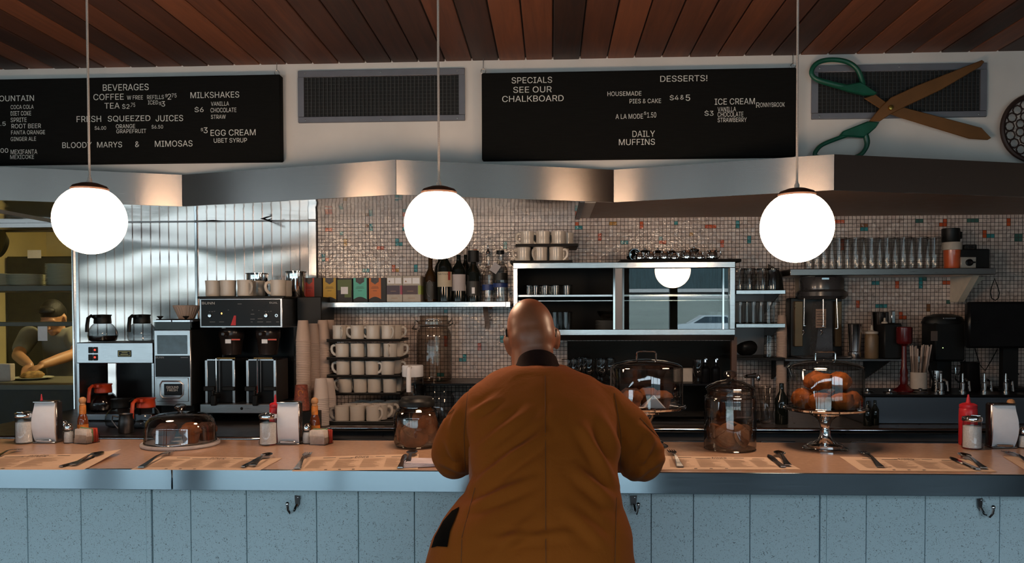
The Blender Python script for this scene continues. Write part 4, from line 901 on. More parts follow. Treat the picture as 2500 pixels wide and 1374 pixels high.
for u, v, w_ in ((510, 760, 3), (516, 760, 4), (522, 759, 3), (556, 756, 3), (615, 756, 3), (631, 757, 2), (647, 760, 3), (654, 760, 3), (660, 759, 3), (612, 766, 9), (611, 778, 11), (629, 777, 12), (580, 741, 10), (512, 785, 13), (535, 785, 12), (612, 785, 5), (628, 785, 14), (650, 785, 12), (674, 785, 7)): pbox(g, u, v, u + w_, v + 1.4, Y - .0042, .0003)
br.add('print', g, mat('dim_print', (.16, .16, .16, 1)), under=pn, smooth=0)
a = [pt(u, v, Y) for u, v in ((564, 794), (576.5, 794), (577, 770), (572, 770))]
br.add('red_marker', B().prism([(q.x, q.z) for q in a], Y - .005, Y - .002), mat('red_tag', (.50, .01, .015, 1), .5), under=pn)
br.add('column', B().box(x0 + .03, x1 - .03, Y + .27, Y + .45, BC + .05, z0 + .002), M_blackg)
bx0, bx1, bz0, bz1 = rect(488, 986, 662, 1009, Y - .02)
br.add('base', B().box(bx0, bx1 + .06, Y - .02, Y + .45, bz0, bz1, bev=.003), M_bsteel)
for q in (bx0 + .02, bx1): br.add('foot', B().box(q, q + .03, Y + .02, Y + .4, BC, bz0), M_black)
q = pt(590, 997, Y - .02); br.add('base_button', B().ball(q, .008, .005, .008, 12), M_blackg)
M_bask = mat('brown_black_plastic', (.022, .015, .013, 1), .25, var=.2)
for u, lab in ((566, 'left'), (655, 'right')):
    q = pt(u, 850, Y + .13); zc = z0
    f = B().lathe([(.02, zc - .155), (.05, zc - .148), (.062, zc - .06), (.066, zc - .055), (.066, zc - .015), (.06, zc - .004)], 30, (q.x, q.y, 0)).box(q.x - .012, q.x + .012, q.y - .12, q.y - .055, zc - .045, zc - .022, bev=.005)
    o = br.add('funnel', f, M_bask)
    s = B(); a0, b0, c0, d0 = rect(u - 16, 828, u - 2, 838, q.y - .066); s.box(a0, b0, q.y - .067, q.y - .0655, c0, d0)
    br.add('sticker', s, M_paperw, under=o); s = B(); a0, b0, c0, d0 = rect(u - 1, 827, u + 20, 830.5, q.y - .066); s.box(a0, b0, q.y - .067, q.y - .0655, c0, d0); br.add('warning_strip', s, M_orange, under=o)
    br.add('funnel_rail', B().tube([(q.x - .05, q.y - .08, zc - .165), (q.x + .05, q.y - .08, zc - .165)], .004, 6), M_gold)
for u0, lab in ((500, 'left coffee server with sight gauge on the dual brewer'), (600.5, 'right coffee server with sight gauge on the dual brewer')):
    Ys = Y + .02; u1 = u0 + 74; a0, b0, c0, d0 = rect(u0, 876, u1, 986, Ys); c0 = bz1 + .0006; sv = TH('coffee_server', lab, 'coffee server', ((a0 + b0) / 2, Ys + .1, c0), 'coffee servers')
    sv.add('body', B().box(a0 + .001, b0 - .001, Ys + .004, Ys + .2, c0, d0 - .002, bev=.006), M_darksteel if u0 > 590 else M_black)
    f = B(); f.box(a0, a0 + .016, Ys, Ys + .01, c0, d0, bev=.002).box(b0 - .016, b0, Ys, Ys + .01, c0, d0, bev=.002).box(a0, b0, Ys, Ys + .01, d0 - .010, d0, bev=.002)
    sv.add('frame', f, M_bsteel); sv.add('front_plate', B().box(a0 + .016, b0 - .016, Ys + .001, Ys + .008, c0 + .005, d0 - .01), M_blackg)
    xm = pt(u0 + 31, 930, Ys).x
    sv.add('sight_gauge', B().tube([(xm, Ys - .016, d0 + .004), (xm, Ys - .016, c0 + .055)], .0042, 8), M_chrome); sv.add('gauge_guard', B().tube([(xm + .016, Ys - .012, d0 - .01), (xm + .016, Ys - .012, c0 + .06)], .003, 6), M_darksteel)
    sv.add('bracket', B().box(a0 - .003, xm - .012, Ys - .016, Ys + .0, c0 + .065, c0 + .09, bev=.003).box(xm + .03, b0 + .002, Ys - .016, Ys + .0, c0 + .067, c0 + .088, bev=.003), M_black)
    sv.add('faucet', B().lathe([(.015, -.05), (.015, .0)], 14, (xm, Ys, c0 + .04), 'Y').box(xm - .014, xm + .014, Ys - .062, Ys - .034, c0 - .008, c0 + .048, bev=.004).box(xm - .006, xm + .006, Ys - .07, Ys - .05, c0 + .045, c0 + .075, bev=.003), M_black)
# ---- mugs
mb = B().lathe([(0, .002), (.030, .0), (.0345, .002), (.0365, .008), (.0352, .04), (.0372, .070), (.0382, .0765), (.0362, .0768), (.0335, .05), (.031, .008), (0, .006)], 30).mesh('body', M_ceram)
mh = B().tube([(.034, 0, .064), (.046, 0, .066), (.056, 0, .060), (.0595, 0, .046), (.056, 0, .030), (.045, 0, .017), (.034, 0, .013)], .0052, 8, flat=1.4).mesh('handle', M_ceram)
S_mug = [('body', mb), ('handle', mh)]
def mug(u, Y, z, ang, lab, grp, s=1.0, v=900):
    return place(S_mug, 'mug', lab, 'mug', (pt(u, v, Y).x, Y, z), ang, grp, s)
OL, OR_, OF, OB = math.pi, 0, -math.pi / 2, math.pi / 2
ordn = ['first', 'second', 'third', 'fourth', 'fifth', 'sixth', 'seventh', 'eighth', 'ninth', 'tenth']
zt2 = zt + .0112
for k, (u, Yk, a) in enumerate(((521, 4.27, OB), (557, 4.24, OB), (599, 4.22, -.7), (628, 4.33, OB), (679, 4.23, OL + .6), (694, 4.33, OB))):
    mug(u, Yk, zt2, a, ordn[k] + ' mug from the left on top of the dual brewer', 'mugs on the brewer', 1.14, 700)
pot = B().lathe([(0, .003), (.058, 0), (.060, .003), (.060, .128), (.066, .131), (.066, .134), (.058, .132), (.056, .01)], 36).mesh('steel_pot', M_chrome)
place(pot, 'steel_pot', 'round steel pot behind the mugs on the brewer', 'pot', (pt(628, 690, 4.50).x, 4.50, zt2), 0, 'steel pots', (1, 1, 1.03))
place(pot, 'steel_pot', 'round steel pot at the right end of the brewer beside the tea boxes', 'pot', (pt(722, 690, 4.50).x, 4.50, zt2), 0, 'steel pots', (.93, .93, 1.1))
br.add('side_shelf', B().box(x1 + .012, x1 + .15, Y + .2, Y + .46, zt - .16, zt + .011, bev=.004), M_black)
# ---- mug rack: black trays, mugs, trays
M_tray = mat('black_tray', (.012, .011, .011, 1), .45, var=.2)
def traymesh(w, d, h=.012):
    return B().box(-w / 2, w / 2, -d / 2, d / 2, 0, h * .5, bev=.004).tube([(-w / 2 + .004, -d / 2 + .004, h * .7), (w / 2 - .004, -d / 2 + .004, h * .7), (w / 2 - .004, d / 2 - .004, h * .7), (-w / 2 + .004, d / 2 - .004, h * .7)], h * .3, 6, closed=True).mesh('tray', M_tray)
tiers = [('top', 829, 4.27, [(829, OF + .5), (873, OL), (911, OL), (948, -.9)]), ('second', 873.5, 4.27, [(836, OL), (873, OB), (913, OB), (953, OF)]), ('third', 917, 4.27, [(838, OL), (874, OB), (909, -.3), (947, OB)]), ('fourth', 961, 4.27, [(843, OL), (880, OL - .4), (914, OB), (952, OB)])]
xl, xr = pt(808, 900, 4.3).x, pt(985, 900, 4.3).x
zb5 = BC + .022
tray_m = traymesh(xr - xl, .26, .016); tb5 = traymesh(xr - xl + .03, .40, .02)
place(tb5, 'serving_tray', 'black tray at the bottom of the tall mug stack', 'tray', ((xl + xr) / 2 + .0, 4.29, BC + .0004), 0, 'black trays of the tall mug stack')
for r in range(4):
    for k, u in enumerate((835, 872.5, 912)):
        Yk = 4.13 + r * .083; x = pt(u, 1000, 4.13).x + .017 * r
        a = (OL if k == 0 else OB) if k < 2 else (-.55 if r == 0 else .2)
        lab = ordn[k] + ' mug from the left in the front row of the lowest tier' if r == 0 else 'mug behind the front row on the lowest tier of the tall stack'
        place(S_mug, 'mug', lab, 'mug', (x, Yk, BC + .0125), a, 'front mugs of the lowest tier' if r == 0 else 'mugs behind the front of the lowest tier', 1.06)
for k, (nm, v, Yk, ms) in enumerate(tiers):
    z = EYE - (v - 765) / F * (Yk - .035)
    place(tray_m, 'serving_tray', 'black tray under the %s tier of the tall mug stack' % nm, 'tray', ((xl + xr) / 2, 4.34, z - .0105), 0, 'black trays of the tall mug stack')
    for i, (u, a) in enumerate(ms): mug(u, Yk, z, a, '%s mug from the left on the %s tier of the tall stack' % (ordn[i], nm), 'mugs on the %s tier' % nm, 1.0, v)
    for i in range(4): place(S_mug, 'mug', 'mug in the back row of the %s tier of the tall stack' % nm, 'mug', (pt(ms[i][0], v, Yk).x + .022, Yk + .085, z), (-.1 if i == 3 else OB), 'back row mugs of the %s tier' % nm)
# ---- paper cups, nested upside down in columns
M_pcup = mat('paper_cup', (.50, .37, .30, 1), .75, var=.04, scale=12); M_pcup2 = mat('white_paper_cup', (.62, .52, .47, 1), .75, var=.04, scale=12)
def cupmesh(mt_, h=.118): return B().lathe([(.0405, 0), (.0422, .002), (.0405, .0045), (.0285, h - .002), (.0275, h), (.024, h), (.0235, h - .005), (0, h - .005)], 26).mesh('paper_cup', mt_)
cup1, cup2 = cupmesh(M_pcup), cupmesh(M_pcup2, .105)
def cups(u, Y, vtop, me, h, lab, grp, step=.0092, base=None, sc=1):
    zb = BC if base is None else base; zt3 = EYE - (vtop - 765) / F * Y; n = max(1, int((zt3 - zb - h * sc) / step) + 1); x = pt(u, 900, Y).x
    for k in range(n): place(me, 'paper_cup', lab, 'paper cup', (x + random.uniform(-.0006, .0006), Y, zb + .0004 + k * step), 0, grp, sc)
    return n
cups(741, 4.16, 780, cup1, .118, 'paper cup in the tall leftmost column by the brewer', 'paper cups, leftmost tall column', sc=.93)
cups(764, 4.26, 786, cup1, .118, 'paper cup in the tall column behind the leftmost one', 'paper cups, column behind the leftmost', sc=.93)
cups(789, 4.30, 777, cup1, .118, 'paper cup in the tall column beside the mug stack', 'paper cups, column beside the mugs', sc=.93)
cups(805, 4.40, 779, cup1, .118, 'paper cup in the dim column just behind the one by the mugs', 'paper cups, dim rear column', sc=.93)
cups(783, 4.07, 921, cup2, .105, 'white paper cup in the short column before the tall ones', 'paper cups, short front column')
cups(801, 4.17, 921, cup2, .105, 'paper cup in the short dim column against the mug stack', 'paper cups, short dim column')
M_pr = mat('printed_cup', (.24, .055, .03, 1), .6, var=.5, scale=90)
bcup = B().lathe([(.0405, 0), (.0422, .002), (.0405, .0045), (.0305, .128), (.0285, .130), (0, .128)], 26).mesh('cup', M_pr)
lg = B(); 
for k in range(9): lg.tube([(.012 * math.cos(q), -.0355 + .004 * abs(math.sin(k)), .09 + .014 * math.sin(q)) for q in (k * .6, k * .6 + .5)], .0022, 6)
Yc = 4.0
place(B().box(-.075, .075, -.045, .045, 0, .085, bev=.004).mesh('dark_box', M_black), 'dark_box', 'dark box under the printed paper cup behind the middle napkin dispenser', 'box', (pt(745, 1000, Yc).x, Yc, BC + .0005))
place([('cup', bcup), ('printed_logo', lg.mesh('printed_logo', M_orlab))], 'printed_cup', 'brown printed paper cup with a small orange logo, upside down by the brewer', 'paper cup', (pt(736, 950, Yc).x, Yc, BC + .0858), .15)
# ---- mid shelf with tea boxes and bottles
Ysf = 4.5; zs = pt(1000, 737, Ysf).z; xa, xc = pt(742, 741, Ysf).x, pt(1246, 741, Ysf).x
sh = TH('wall_shelf', 'narrow steel wall shelf holding the tea boxes and bottles', 'shelf', ((xa + xc) / 2, WB - .05, zs))
sh.add('board', B().box(xa, xc, Ysf, WB - .002, zs - .030, zs, bev=.002), M_steelc)
for x in (xa, xc - .026): sh.add('end_cap', B().box(x - .002, x + .028, Ysf - .004, Ysf + .02, zs - .033, zs + .001, bev=.003), M_steelc)
for u in (762, 1180):
    x = pt(u, 775, 4.6).x; sh.add('bracket', B().prism([(4.56, zs - .03), (WB - .002, zs - .03), (WB - .002, zs - .16)], x, x + .028, axis='X'), M_steelc)
for u, v in ((1247, 717), (1247, 751), (786, 755)):
    x0, x1, z0, z1 = rect(u - 5, v - 6, u + 6, v + 6, WB - .012); c = sh.add('wall_clip', B().box(x0, x1, WB - .014, WB - .002, z0, z1, bev=.001), M_paperw)
    sh.add('hole', B().ball(((x0 + x1) / 2, WB - .0145, (z0 + z1) / 2), .005, .002, .005, 8), M_dark, under=c)
M_tb = mat('tea_box_black', (.016, .013, .012, 1), .55, var=.2)
def teabox(u0, u1, us, v0, colr, n, lab, arch=True, rz=0):
    a, b_, c, d = rect(u0, v0, us, 735, Ysf + .03); t = TH('tea_box', lab, 'tea box', ((a + b_) / 2, Ysf + .1, zs + .0005), 'tea boxes on the wall shelf'); yf = Ysf + .03; z0 = zs + .0005; h = d - z0
    t.add('carton', B().box(a, b_, yf, yf + .15, z0, d, bev=.001), M_tb)
    x0, x1 = pt(u0, 700, yf).x, pt(u1, 700, yf).x; w = x1 - x0; mm = mat(n, colr, .5, var=.06)
    if arch:
        pl = [(x0 + .002, z0 + h * .12)] + [(x0 + .002 + (w - .004) * k / 8, z0 + h * (.12 + .10 * math.sin(math.pi * k / 8))) for k in range(1, 8)] + [(x1 - .002, z0 + h * .12), (x1 - .002, d - .001), (x0 + .002, d - .001)]
        t.add('label', B().prism(pl, yf - .0012, yf + .0002), mm)
        k = B().prism([(x0 + w * .2, d - .001), (x0 + w * .2, d - h * .16), (x0 + w * .5, d - h * .27), (x0 + w * .8, d - h * .16), (x0 + w * .8, d - .001)], yf - .0020, yf - .001); t.add('crest', k, mat('grey_crest', (.06, .05, .05, 1), .5, var=.4, scale=90))
        g = B()
        for q, wd in ((.62, .5), (.57, .62), (.46, .3)): g.box(x0 + w * (.5 - wd / 2), x0 + w * (.5 + wd / 2), yf - .0018, yf - .0012, z0 + h * q, z0 + h * (q + .014))
        t.add('print', g, M_ink, smooth=0)
    else:
        t.add('label', B().box(x0 + .002, x1 - .002, yf - .001, yf + .0002, z0 + h * .5, d - .008).box(x0 + w * .5, x1 - .004, yf - .001, yf + .0002, z0 + h * .2, z0 + h * .5), mm)
        t.add('cup_picture', B().box(x0 + w * .26, x0 + w * .74, yf - .002, yf - .0008, z0 + h * .34, z0 + h * .64), M_paperw)
teabox(742, 768, 786, 678, (.50, .045, .025, 1), 'tea_red', 'black tea box with a red label at the left end of the shelf')
teabox(788, 821, 822, 678, (.55, .33, .02, 1), 'tea_yellow', 'black tea box with a yellow label on the shelf')
teabox(823, 859, 860, 679, (.10, .14, .03, 1), 'tea_green', 'dark green tea box with a cup picture on the shelf', False)
teabox(862, 896, 898, 678, (.10, .50, .38, 1), 'tea_mint', 'black tea box with a mint green label on the shelf')
teabox(900, 931, 943, 678, (.62, .15, .02, 1), 'tea_orange', 'black tea box with an orange label on the shelf')
M_tw = mat('cream_carton', (.48, .42, .36, 1), .6, var=.08, scale=40)
for u0, u1, cp, cs, lab in ((944, 982, (.07, .045, .07, 1), (.35, .05, .09, 1), 'cream tea carton with a purple band and pink edge on the shelf'), (983, 1027, (.09, .05, .055, 1), (.35, .42, .08, 1), 'cream tea carton with a plum band and lime edge on the shelf')):
    yf = Ysf + .03; a, b_, c, d = rect(u0, 673, u1, 735, yf); t = TH('tea_carton', lab, 'tea box', ((a + b_) / 2, yf + .05, zs + .0005), 'tea boxes on the wall shelf'); z0 = zs + .0005; h = d - z0; w = b_ - a
    t.add('carton', B().box(a, b_, yf, yf + .15, z0, d, bev=.002), M_tw)
    t.add('band', B().box(a, b_ - w * .16, yf - .001, yf + .001, z0 + h * .29, z0 + h * .63), mat(lab[24:30], cp, .5)); t.add('edge_band', B().box(b_ - w * .14, b_ + .0006, yf - .001, yf + .1, z0 + h * .29, z0 + h * .63), mat(lab[30:38], cs, .5))
    g = B(); g.box(a + w * .05, a + w * .5, yf - .001, yf, d - h * .3, d - h * .08).box(a + w * .55, b_ - w * .06, yf - .001, yf, d - h * .3, d - h * .08); t.add('window_label', g, M_paperw, smooth=0)
    t.add('print', B().box(a + w * .3, a + w * .7, yf - .0018, yf - .001, z0 + h * .14, z0 + h * .16).box(a + w * .25, a + w * .6, yf - .0022, yf - .001, z0 + h * .40, z0 + h * .42).prism([(a + w * .12, d - h * .24), (a + w * .24, d - h * .24), (a + w * .18, d - h * .17)], yf - .002, yf - .001), M_fadedink, smooth=0)
M_wine = mat('dark_bottle_glass', (.008, .010, .008, 1), .07, var=.2); M_brownb = mat('brown_bottle_glass', (.035, .016, .005, 1), .1, var=.2)
def bottle(u, vt, wpx, lab, gl_, Yb, shoulder=.62, neck=.30, cap=None, label=None, extra=None, sq=False):
    p = pt(u, 700, Yb); H = EYE - (vt - 765) / F * Yb - zs; r = m(wpx, Yb) / 2; t = TH('bottle', lab, 'bottle', (p.x, Yb, zs + .0005), 'bottles on the wall shelf'); o = (p.x, Yb, zs + .0005); hs_ = H * shoulder; rn = max(.011, r * neck)
    prof = [(0, .004), (r * .9, 0), (r, .004), (r, hs_), (r * .9, hs_ + H * .06), (rn * 1.25, hs_ + H * .16), (rn, hs_ + H * .22), (rn, H * .97), (rn * 1.15, H * .975), (rn * 1.15, H), (0, H)]
    t.add('body', B().lathe(prof, 24 if not sq else 8, o, sy=1), gl_)
    if cap: t.add('cap', B().lathe([(rn * 1.1, H * cap[1]), (rn * cap[2], H * cap[1]), (rn * cap[2], H * 1.004), (0, H * 1.006)], 20, o), cap[0])
    if label: mt_, z0, z1 = label; k = t.add('label', B().lathe([(r + .0006, H * z0), (r + .0006, H * z1)], 26, o, a0=-math.pi * .95, a1=-math.pi * .05), mt_)
    if extra: extra(t, o, r, H)
M_crl = mat('cream_label', (.55, .46, .33, 1), .6, var=.05); M_whl = mat('white_label', (.50, .45, .45, 1), .6, var=.05); M_bkl = mat('black_label', (.02, .018, .015, 1), .5, var=.3); M_foil = mat('pale_foil', (.5, .42, .38, 1), .4, metal=.3)
def ex_nativa(t, o, r, H):
    g = B(); text_into(g, 'NATIVA', o[0] - r * .78, o[0] + r * .58, o[2] + H * .445, o[2] + H * .475, o[1] - r * 1.01)
    for v in g.bm.verts: v.co.y = o[1] - math.sqrt(max(1e-6, (r + .0012) ** 2 - (v.co.x - o[0]) ** 2))
    t.add('lettering', g, M_ink, smooth=0)
    s = B().lathe([(r + .0012, H * .36), (r + .0012, H * .5)], 8, o, a0=-math.pi * .32, a1=-math.pi * .2); t.add('red_stamp', s, mat('stamp_red', (.35, .05, .03, 1), .6))
def ex_tag(t, o, r, H):
    R = Matrix.Rotation(.6, 3, 'Y'); t.add('neck_tag', B().box(o[0] - .05, o[0] - .005, o[1] - r - .004, o[1] - r - .002, o[2] + H * .56, o[2] + H * .74, rot=R), M_whl)
    t.add('blue_label', B().lathe([(r + .0008, H * .28), (r + .0008, H * .36)], 8, o, a0=-math.pi * .95, a1=-math.pi * .05), mat('blue_label', (.03, .06, .22, 1), .5))
def ex_pour(t, o, r, H):
    t.add('pourer', B().lathe([(.011, H), (.014, H + .012), (.006, H + .022), (.006, H + .035), (.003, H + .052)], 14, o), M_chrome)
    t.add('blue_label', B().lathe([(r + .0008, H * .24), (r + .0008, H * .36)], 8, o, a0=-math.pi * .95, a1=-math.pi * .05), mat('blue_label', (.03, .06, .22, 1), .5))
def ex_stamp(t, o, r, H):
    g = B()
    for q in range(26):
        a = q / 25 * math.pi * 1.35 + .4; x = .018 * math.cos(a); g.ball((o[0] + x, o[1] - math.sqrt((r + .001) ** 2 - x * x), o[2] + H * .24 + .045 * math.sin(a)), .0013, seg=6)
    t.add('ring_print', g, M_whl)
bottle(1051, 600, 31, 'dark brown bottle with a round white printed ring, leftmost on the shelf', M_brownb, 4.60, .42, .34, (M_foil, .95, 1.15), (M_bkl, .05, .36), ex_stamp)
bottle(1086, 590, 36, 'wine bottle with a large cream label', M_wine, 4.56, .56, .34, (M_bkl, .8, 1.15), (M_crl, .25, .50), ex_nativa)
bottle(1120, 603, 34, 'wine bottle with a narrow white label and pale foil neck', M_wine, 4.58, .56, .32, (M_foil, .86, 1.15), (M_whl, .2, .5))
bottle(1075, 598, 30, 'dark wine bottle half hidden behind the cream-labelled one', M_wine, 4.66, .56, .32, (M_bkl, .86, 1.15))
bottle(1137, 603, 30, 'wine bottle with pale foil neck behind the white-labelled one', M_wine, 4.66, .56, .32, (M_foil, .86, 1.15))
bottle(1156, 612, 33, 'bottle with a black stopper and a black barcode label', M_wine, 4.58, .55, .4, (M_black, .78, 2.1), (M_bkl, .12, .40), lambda t, o, r, H: t.add('barcode', B().box(o[0] - .006, o[0] + .011, o[1] - r - .0016, o[1] - r - .0008, o[2] + H * .16, o[2] + H * .28), M_paperw))
bottle(1192, 620, 30, 'clear bottle with a metal pourer on the shelf', M_rimglass, 4.6, .56, .36, None, None, ex_pour)
bottle(1222, 612, 36, 'clear bottle with a paper tag round its neck, rightmost on the shelf', M_rimglass, 4.58, .6, .4, (M_black, .93, 1.3), (M_bkl, .42, .56), ex_tag)
# ---- display case on the wall
Yc = 4.33; a, b_, c, d = rect(1253, 640, 1795, 818, Yc); dc = TH('display_case', 'steel wall display case with a glass sliding door and glassware inside', 'display case', ((a + b_) / 2, Yc + .2, c))
t_ = m(14, Yc); yb = WB - .004
dc.add('frame', B().box(a, b_, Yc, Yc + .03, d - t_, d, bev=.002).box(a, b_, Yc, Yc + .03, c, c + t_, bev=.002).box(a, a + m(11, Yc), Yc, Yc + .03, c + t_, d - t_, bev=.002).box(b_ - m(13, Yc), b_, Yc, Yc + .03, c + t_, d - t_, bev=.002), M_steelc)
dc.add('shell', B().box(a, b_, Yc + .03, yb, d - .008, d).box(a, b_, Yc + .03, yb, c, c + .01).box(a, a + .008, Yc + .03, yb, c, d).box(b_ - .008, b_, Yc + .03, yb, c, d).box(a, b_, yb - .006, yb, c, d), mat('case_inside', (.008, .0075, .007, 1), .6, spec=.15))
dc.add('apron', B().prism([(Yc + .006, c), (Yc + .05, c), (Yc + .06, c - m(13, Yc)), (Yc + .03, c - m(13, Yc))], a + .03, b_, axis='X'), M_darksteel)
g = B()
for u0, u1 in ((1497, 1502), (1520, 1524), (1764, 1768)): pbox(g, u0, 655, u1, 804, Yc + .012, .012)
dc.add('door_track', g, M_chrome); g = B(); pbox(g, 1502, 655, 1520, 804, Yc + .02, .01); dc.add('centre_stile', g, M_darksteel)
M_pane = glass('window_pane', (.80, .84, .84), ior=1.9, rough=.003, rim=.1, rimcol=(.6, .62, .62), bump=0)
g = B(); pbox(g, 1523, 655, 1782, 804, Yc + .022, .0006); dc.add('sliding_door', g, M_pane, smooth=0)
zsh = pt(1400, 720, Yc + .06).z
dc.add('glass_shelf', B().box(a + .01, b_ - .012, Yc + .06, yb - .01, zsh - .008, zsh), glass('shelf_glass', (.85, .9, .88), rim=.3, rimcol=(.3, .35, .33)))
dc.add('shelf_edge', B().box(a + .01, b_ - .012, Yc + .055, Yc + .06, zsh - .009, zsh + .001), M_steelc); dc.add('shelf_rail', B().box(a + .01, b_ - .012, Yc + .055, Yc + .06, zsh - .034, zsh - .030), M_steelc)
tum = lip(B(), (.030, .115, .0013), (.025, .004, .0018)).lathe([(0, .004), (.024, .002), (.026, 0), (.030, .115)], 24).mesh('tumbler', [M_glass2, M_lip])
rk = lip(B(), (.031, .055, .0013), (.027, .003, .0018)).lathe([(0, .004), (.026, .002), (.028, 0), (.031, .055)], 24).mesh('small_glass', [M_glass2, M_lip])
for k, (u, dy) in enumerate(((1290, .1), (1308, .1), (1332, .1), (1357, .1), (1384, .1), (1298, .2), (1322, .2), (1346, .2))):
    place(rk, 'small_glass', 'small clear glass on the upper shelf inside the display case', 'glass', (pt(u, 705, Yc + dy).x, Yc + dy + .03, zsh + .0005), 0, 'small glasses on the case shelf')
for k, (u, dy) in enumerate(((1300, .09), (1330, .09), (1357, .09), (1384, .09), (1318, .2), (1345, .2), (1370, .2))):
    place(tum, 'tumbler', 'tall clear tumbler in the open left half of the display case', 'glass', (pt(u, 780, Yc + dy).x, Yc + dy + .02, c + .0105), 0, 'tumblers in the left half of the case')
for u, dy in ((1738, .1), (1760, .1), (1750, .2)): place(tum, 'tumbler', 'clear tumbler behind the sliding glass door of the case', 'glass', (pt(u, 780, Yc + dy).x, Yc + dy + .02, c + .0105), 0, 'tumblers behind the sliding door')
M_plate = mat('dark_glazed_plate', (.25, .24, .22, 1), .15)
pl_me = B().lathe([(0, 0), (.05, 0), (.055, .003), (.085, .010), (.088, .012), (.084, .0125), (.05, .006), (0, .005)], 36).mesh('plate', M_plate)
for k in range(9): place(pl_me, 'plate', 'small plate in the stack inside the display case', 'plate', (pt(1485, 790, Yc + .17).x, Yc + .17, c + .0105 + k * .0072), 0, 'plates in the case', .86)
bw = B().lathe([(0, 0), (.03, 0), (.034, .004), (.06, .03), (.07, .055), (.067, .055), (.055, .03), (0, .006)], 36).mesh('bowl', M_rimglass)
place(bw, 'bowl', 'glass bowl on top of the plates inside the display case', 'bowl', (pt(1485, 790, Yc + .17).x, Yc + .17, c + .0105 + 9 * .0072 + .006), 0, None, .9)
# ---- trays, mugs and creamers on the case
xm = pt(1322, 640, 4.46).x; zc = d + .0005; tr2 = traymesh(m(150, 4.46), .3, .014)
place(tr2, 'serving_tray', 'black tray on the display case carrying the lower row of mugs', 'tray', (xm, 4.50, zc), 0, 'trays on the display case')
z1_ = zc + .0075
for k, (u, a) in enumerate(((1278, OL + .45), (1319, OF - .7), (1358, OR_ - .2))): mug(u, 4.42, z1_, a, ordn[k] + ' mug from the left in the lower row on the display case', 'lower mugs on the display case', 1.06, 615)
for u in (1288, 1330, 1372): mug(u, 4.52, z1_, OB, 'mug in the rear of the lower row on the display case', 'rear mugs of the lower row on the case', 1.06, 615)
z2_ = z1_ + .082; place(tr2, 'serving_tray', 'black tray resting on the lower mugs above the display case', 'tray', (xm + .03, 4.49, z2_), 0, 'trays on the display case')
for k, (u, a) in enumerate(((1287, OL + .2), (1325, OL), (1363, OL - .5))): mug(u, 4.42, z2_ + .0075, a, ordn[k] + ' mug from the left in the upper row above the display case', 'upper mugs above the display case', 1.04, 570)
for u in (1300, 1340, 1384): mug(u, 4.52, z2_ + .0075, OB, 'mug in the rear of the upper row above the display case', 'rear mugs of the upper row on the case', 1.04, 570)
tr3 = traymesh(m(285, 4.46), .26, .016); place(tr3, 'serving_tray', 'wide black tray of steel creamers on the display case', 'tray', (pt(1652, 634, 4.5).x, 4.49, zc), 0, 'trays on the display case')
cb = B().lathe([(0, .001), (.022, 0), (.0265, .012), (.0262, .030), (.021, .042), (.0235, .050), (.022, .050), (.019, .042)], 24).mesh('body', M_chrome)
ch = B().tube([(.022, 0, .044), (.038, 0, .046), (.041, 0, .030), (.026, 0, .012)], .0028, 6).mesh('handle', M_chrome)
clid = B().lathe([(.0235, .0505), (.015, .056), (.004, .058), (.005, .063), (0, .065)], 20).mesh('lid', M_chrome)
for k, (u, Yk, s, a) in enumerate(((1562, 4.42, 1, .3), (1590, 4.41, 1, OL), (1623, 4.41, 1.05, 0), (1647, 4.42, .9, 2), (1678, 4.41, 1.15, OL), (1709, 4.42, .95, 1), (1739, 4.41, 1.15, 0), (1575, 4.52, 1.3, 1), (1606, 4.52, 1.25, .5), (1694, 4.50, 1.35, 2), (1640, 4.52, 1.2, 2))):
    lab = ordn[k] + ' small steel creamer from the left on the wide black tray' if k < 7 else 'steel creamer in the back row on the wide black tray'
    place([('body', cb), ('handle', ch)] + ([('lid', clid)] if k > 6 else []), 'creamer', lab, 'creamer', (pt(u, 625, Yk).x, Yk, zc + .0085), a, 'front creamers' if k < 7 else 'back row creamers on the case', s)
q = pt(1543, 618, 4.42)
place([('body', cb), ('handle', ch)], 'creamer', 'dark creamer lying on its side at the left of the wide tray', 'creamer', (q.x, 4.46, zc + .0085 + .036), 0, None, 1.35, rot=(math.pi / 2, 0, .2))
# ---- small corner shelves with glassware
Yk = 4.42; xA, xB = pt(1797, 715, Yk).x, pt(1918, 715, Yk).x; zA, zB_, zC_ = pt(1850, 708, Yk).z, pt(1850, 790, Yk).z, pt(1850, 873, Yk).z
cs = TH('corner_shelf', 'three-tier steel corner shelf of glasses beside the display case', 'shelf', ((xA + xB) / 2, WB - .05, zC_))
for z in (zA, zB_): cs.add('shelf_board', B().box(xA, xB, Yk, WB - .002, z - .022, z, bev=.002), M_steelc)
cs.add('shelf_board', B().box(xA, xB, Yk, WB - .002, zC_ - .016, zC_, bev=.002), M_black)
for z in (zA, zB_): cs.add('bracket', B().prism([(Yk + .02, z - .022), (WB - .002, z - .022), (WB - .002, z - .13)], xB - .03, xB - .025, axis='X'), M_darksteel)
cs.add('back_panel', B().box(xA, xB - .03, WB - .008, WB - .004, zC_, zA), M_darksteel)
cs.add('end_bracket', B().prism([(Yk + .06, zA + .10), (WB - .004, zA + .16), (WB - .004, zA), (Yk + .02, zA)], xB - .008, xB - .004, axis='X'), M_black)
jm = lip(B(), (.032, .12, .0016), (.035, .004, .002)).lathe([(0, .004), (.032, .002), (.037, .006), (.037, .085), (.031, .10), (.031, .118), (.033, .12)], 24, flute=.02, nfl=12).mesh('jar_glass', [M_glass2, M_lip])
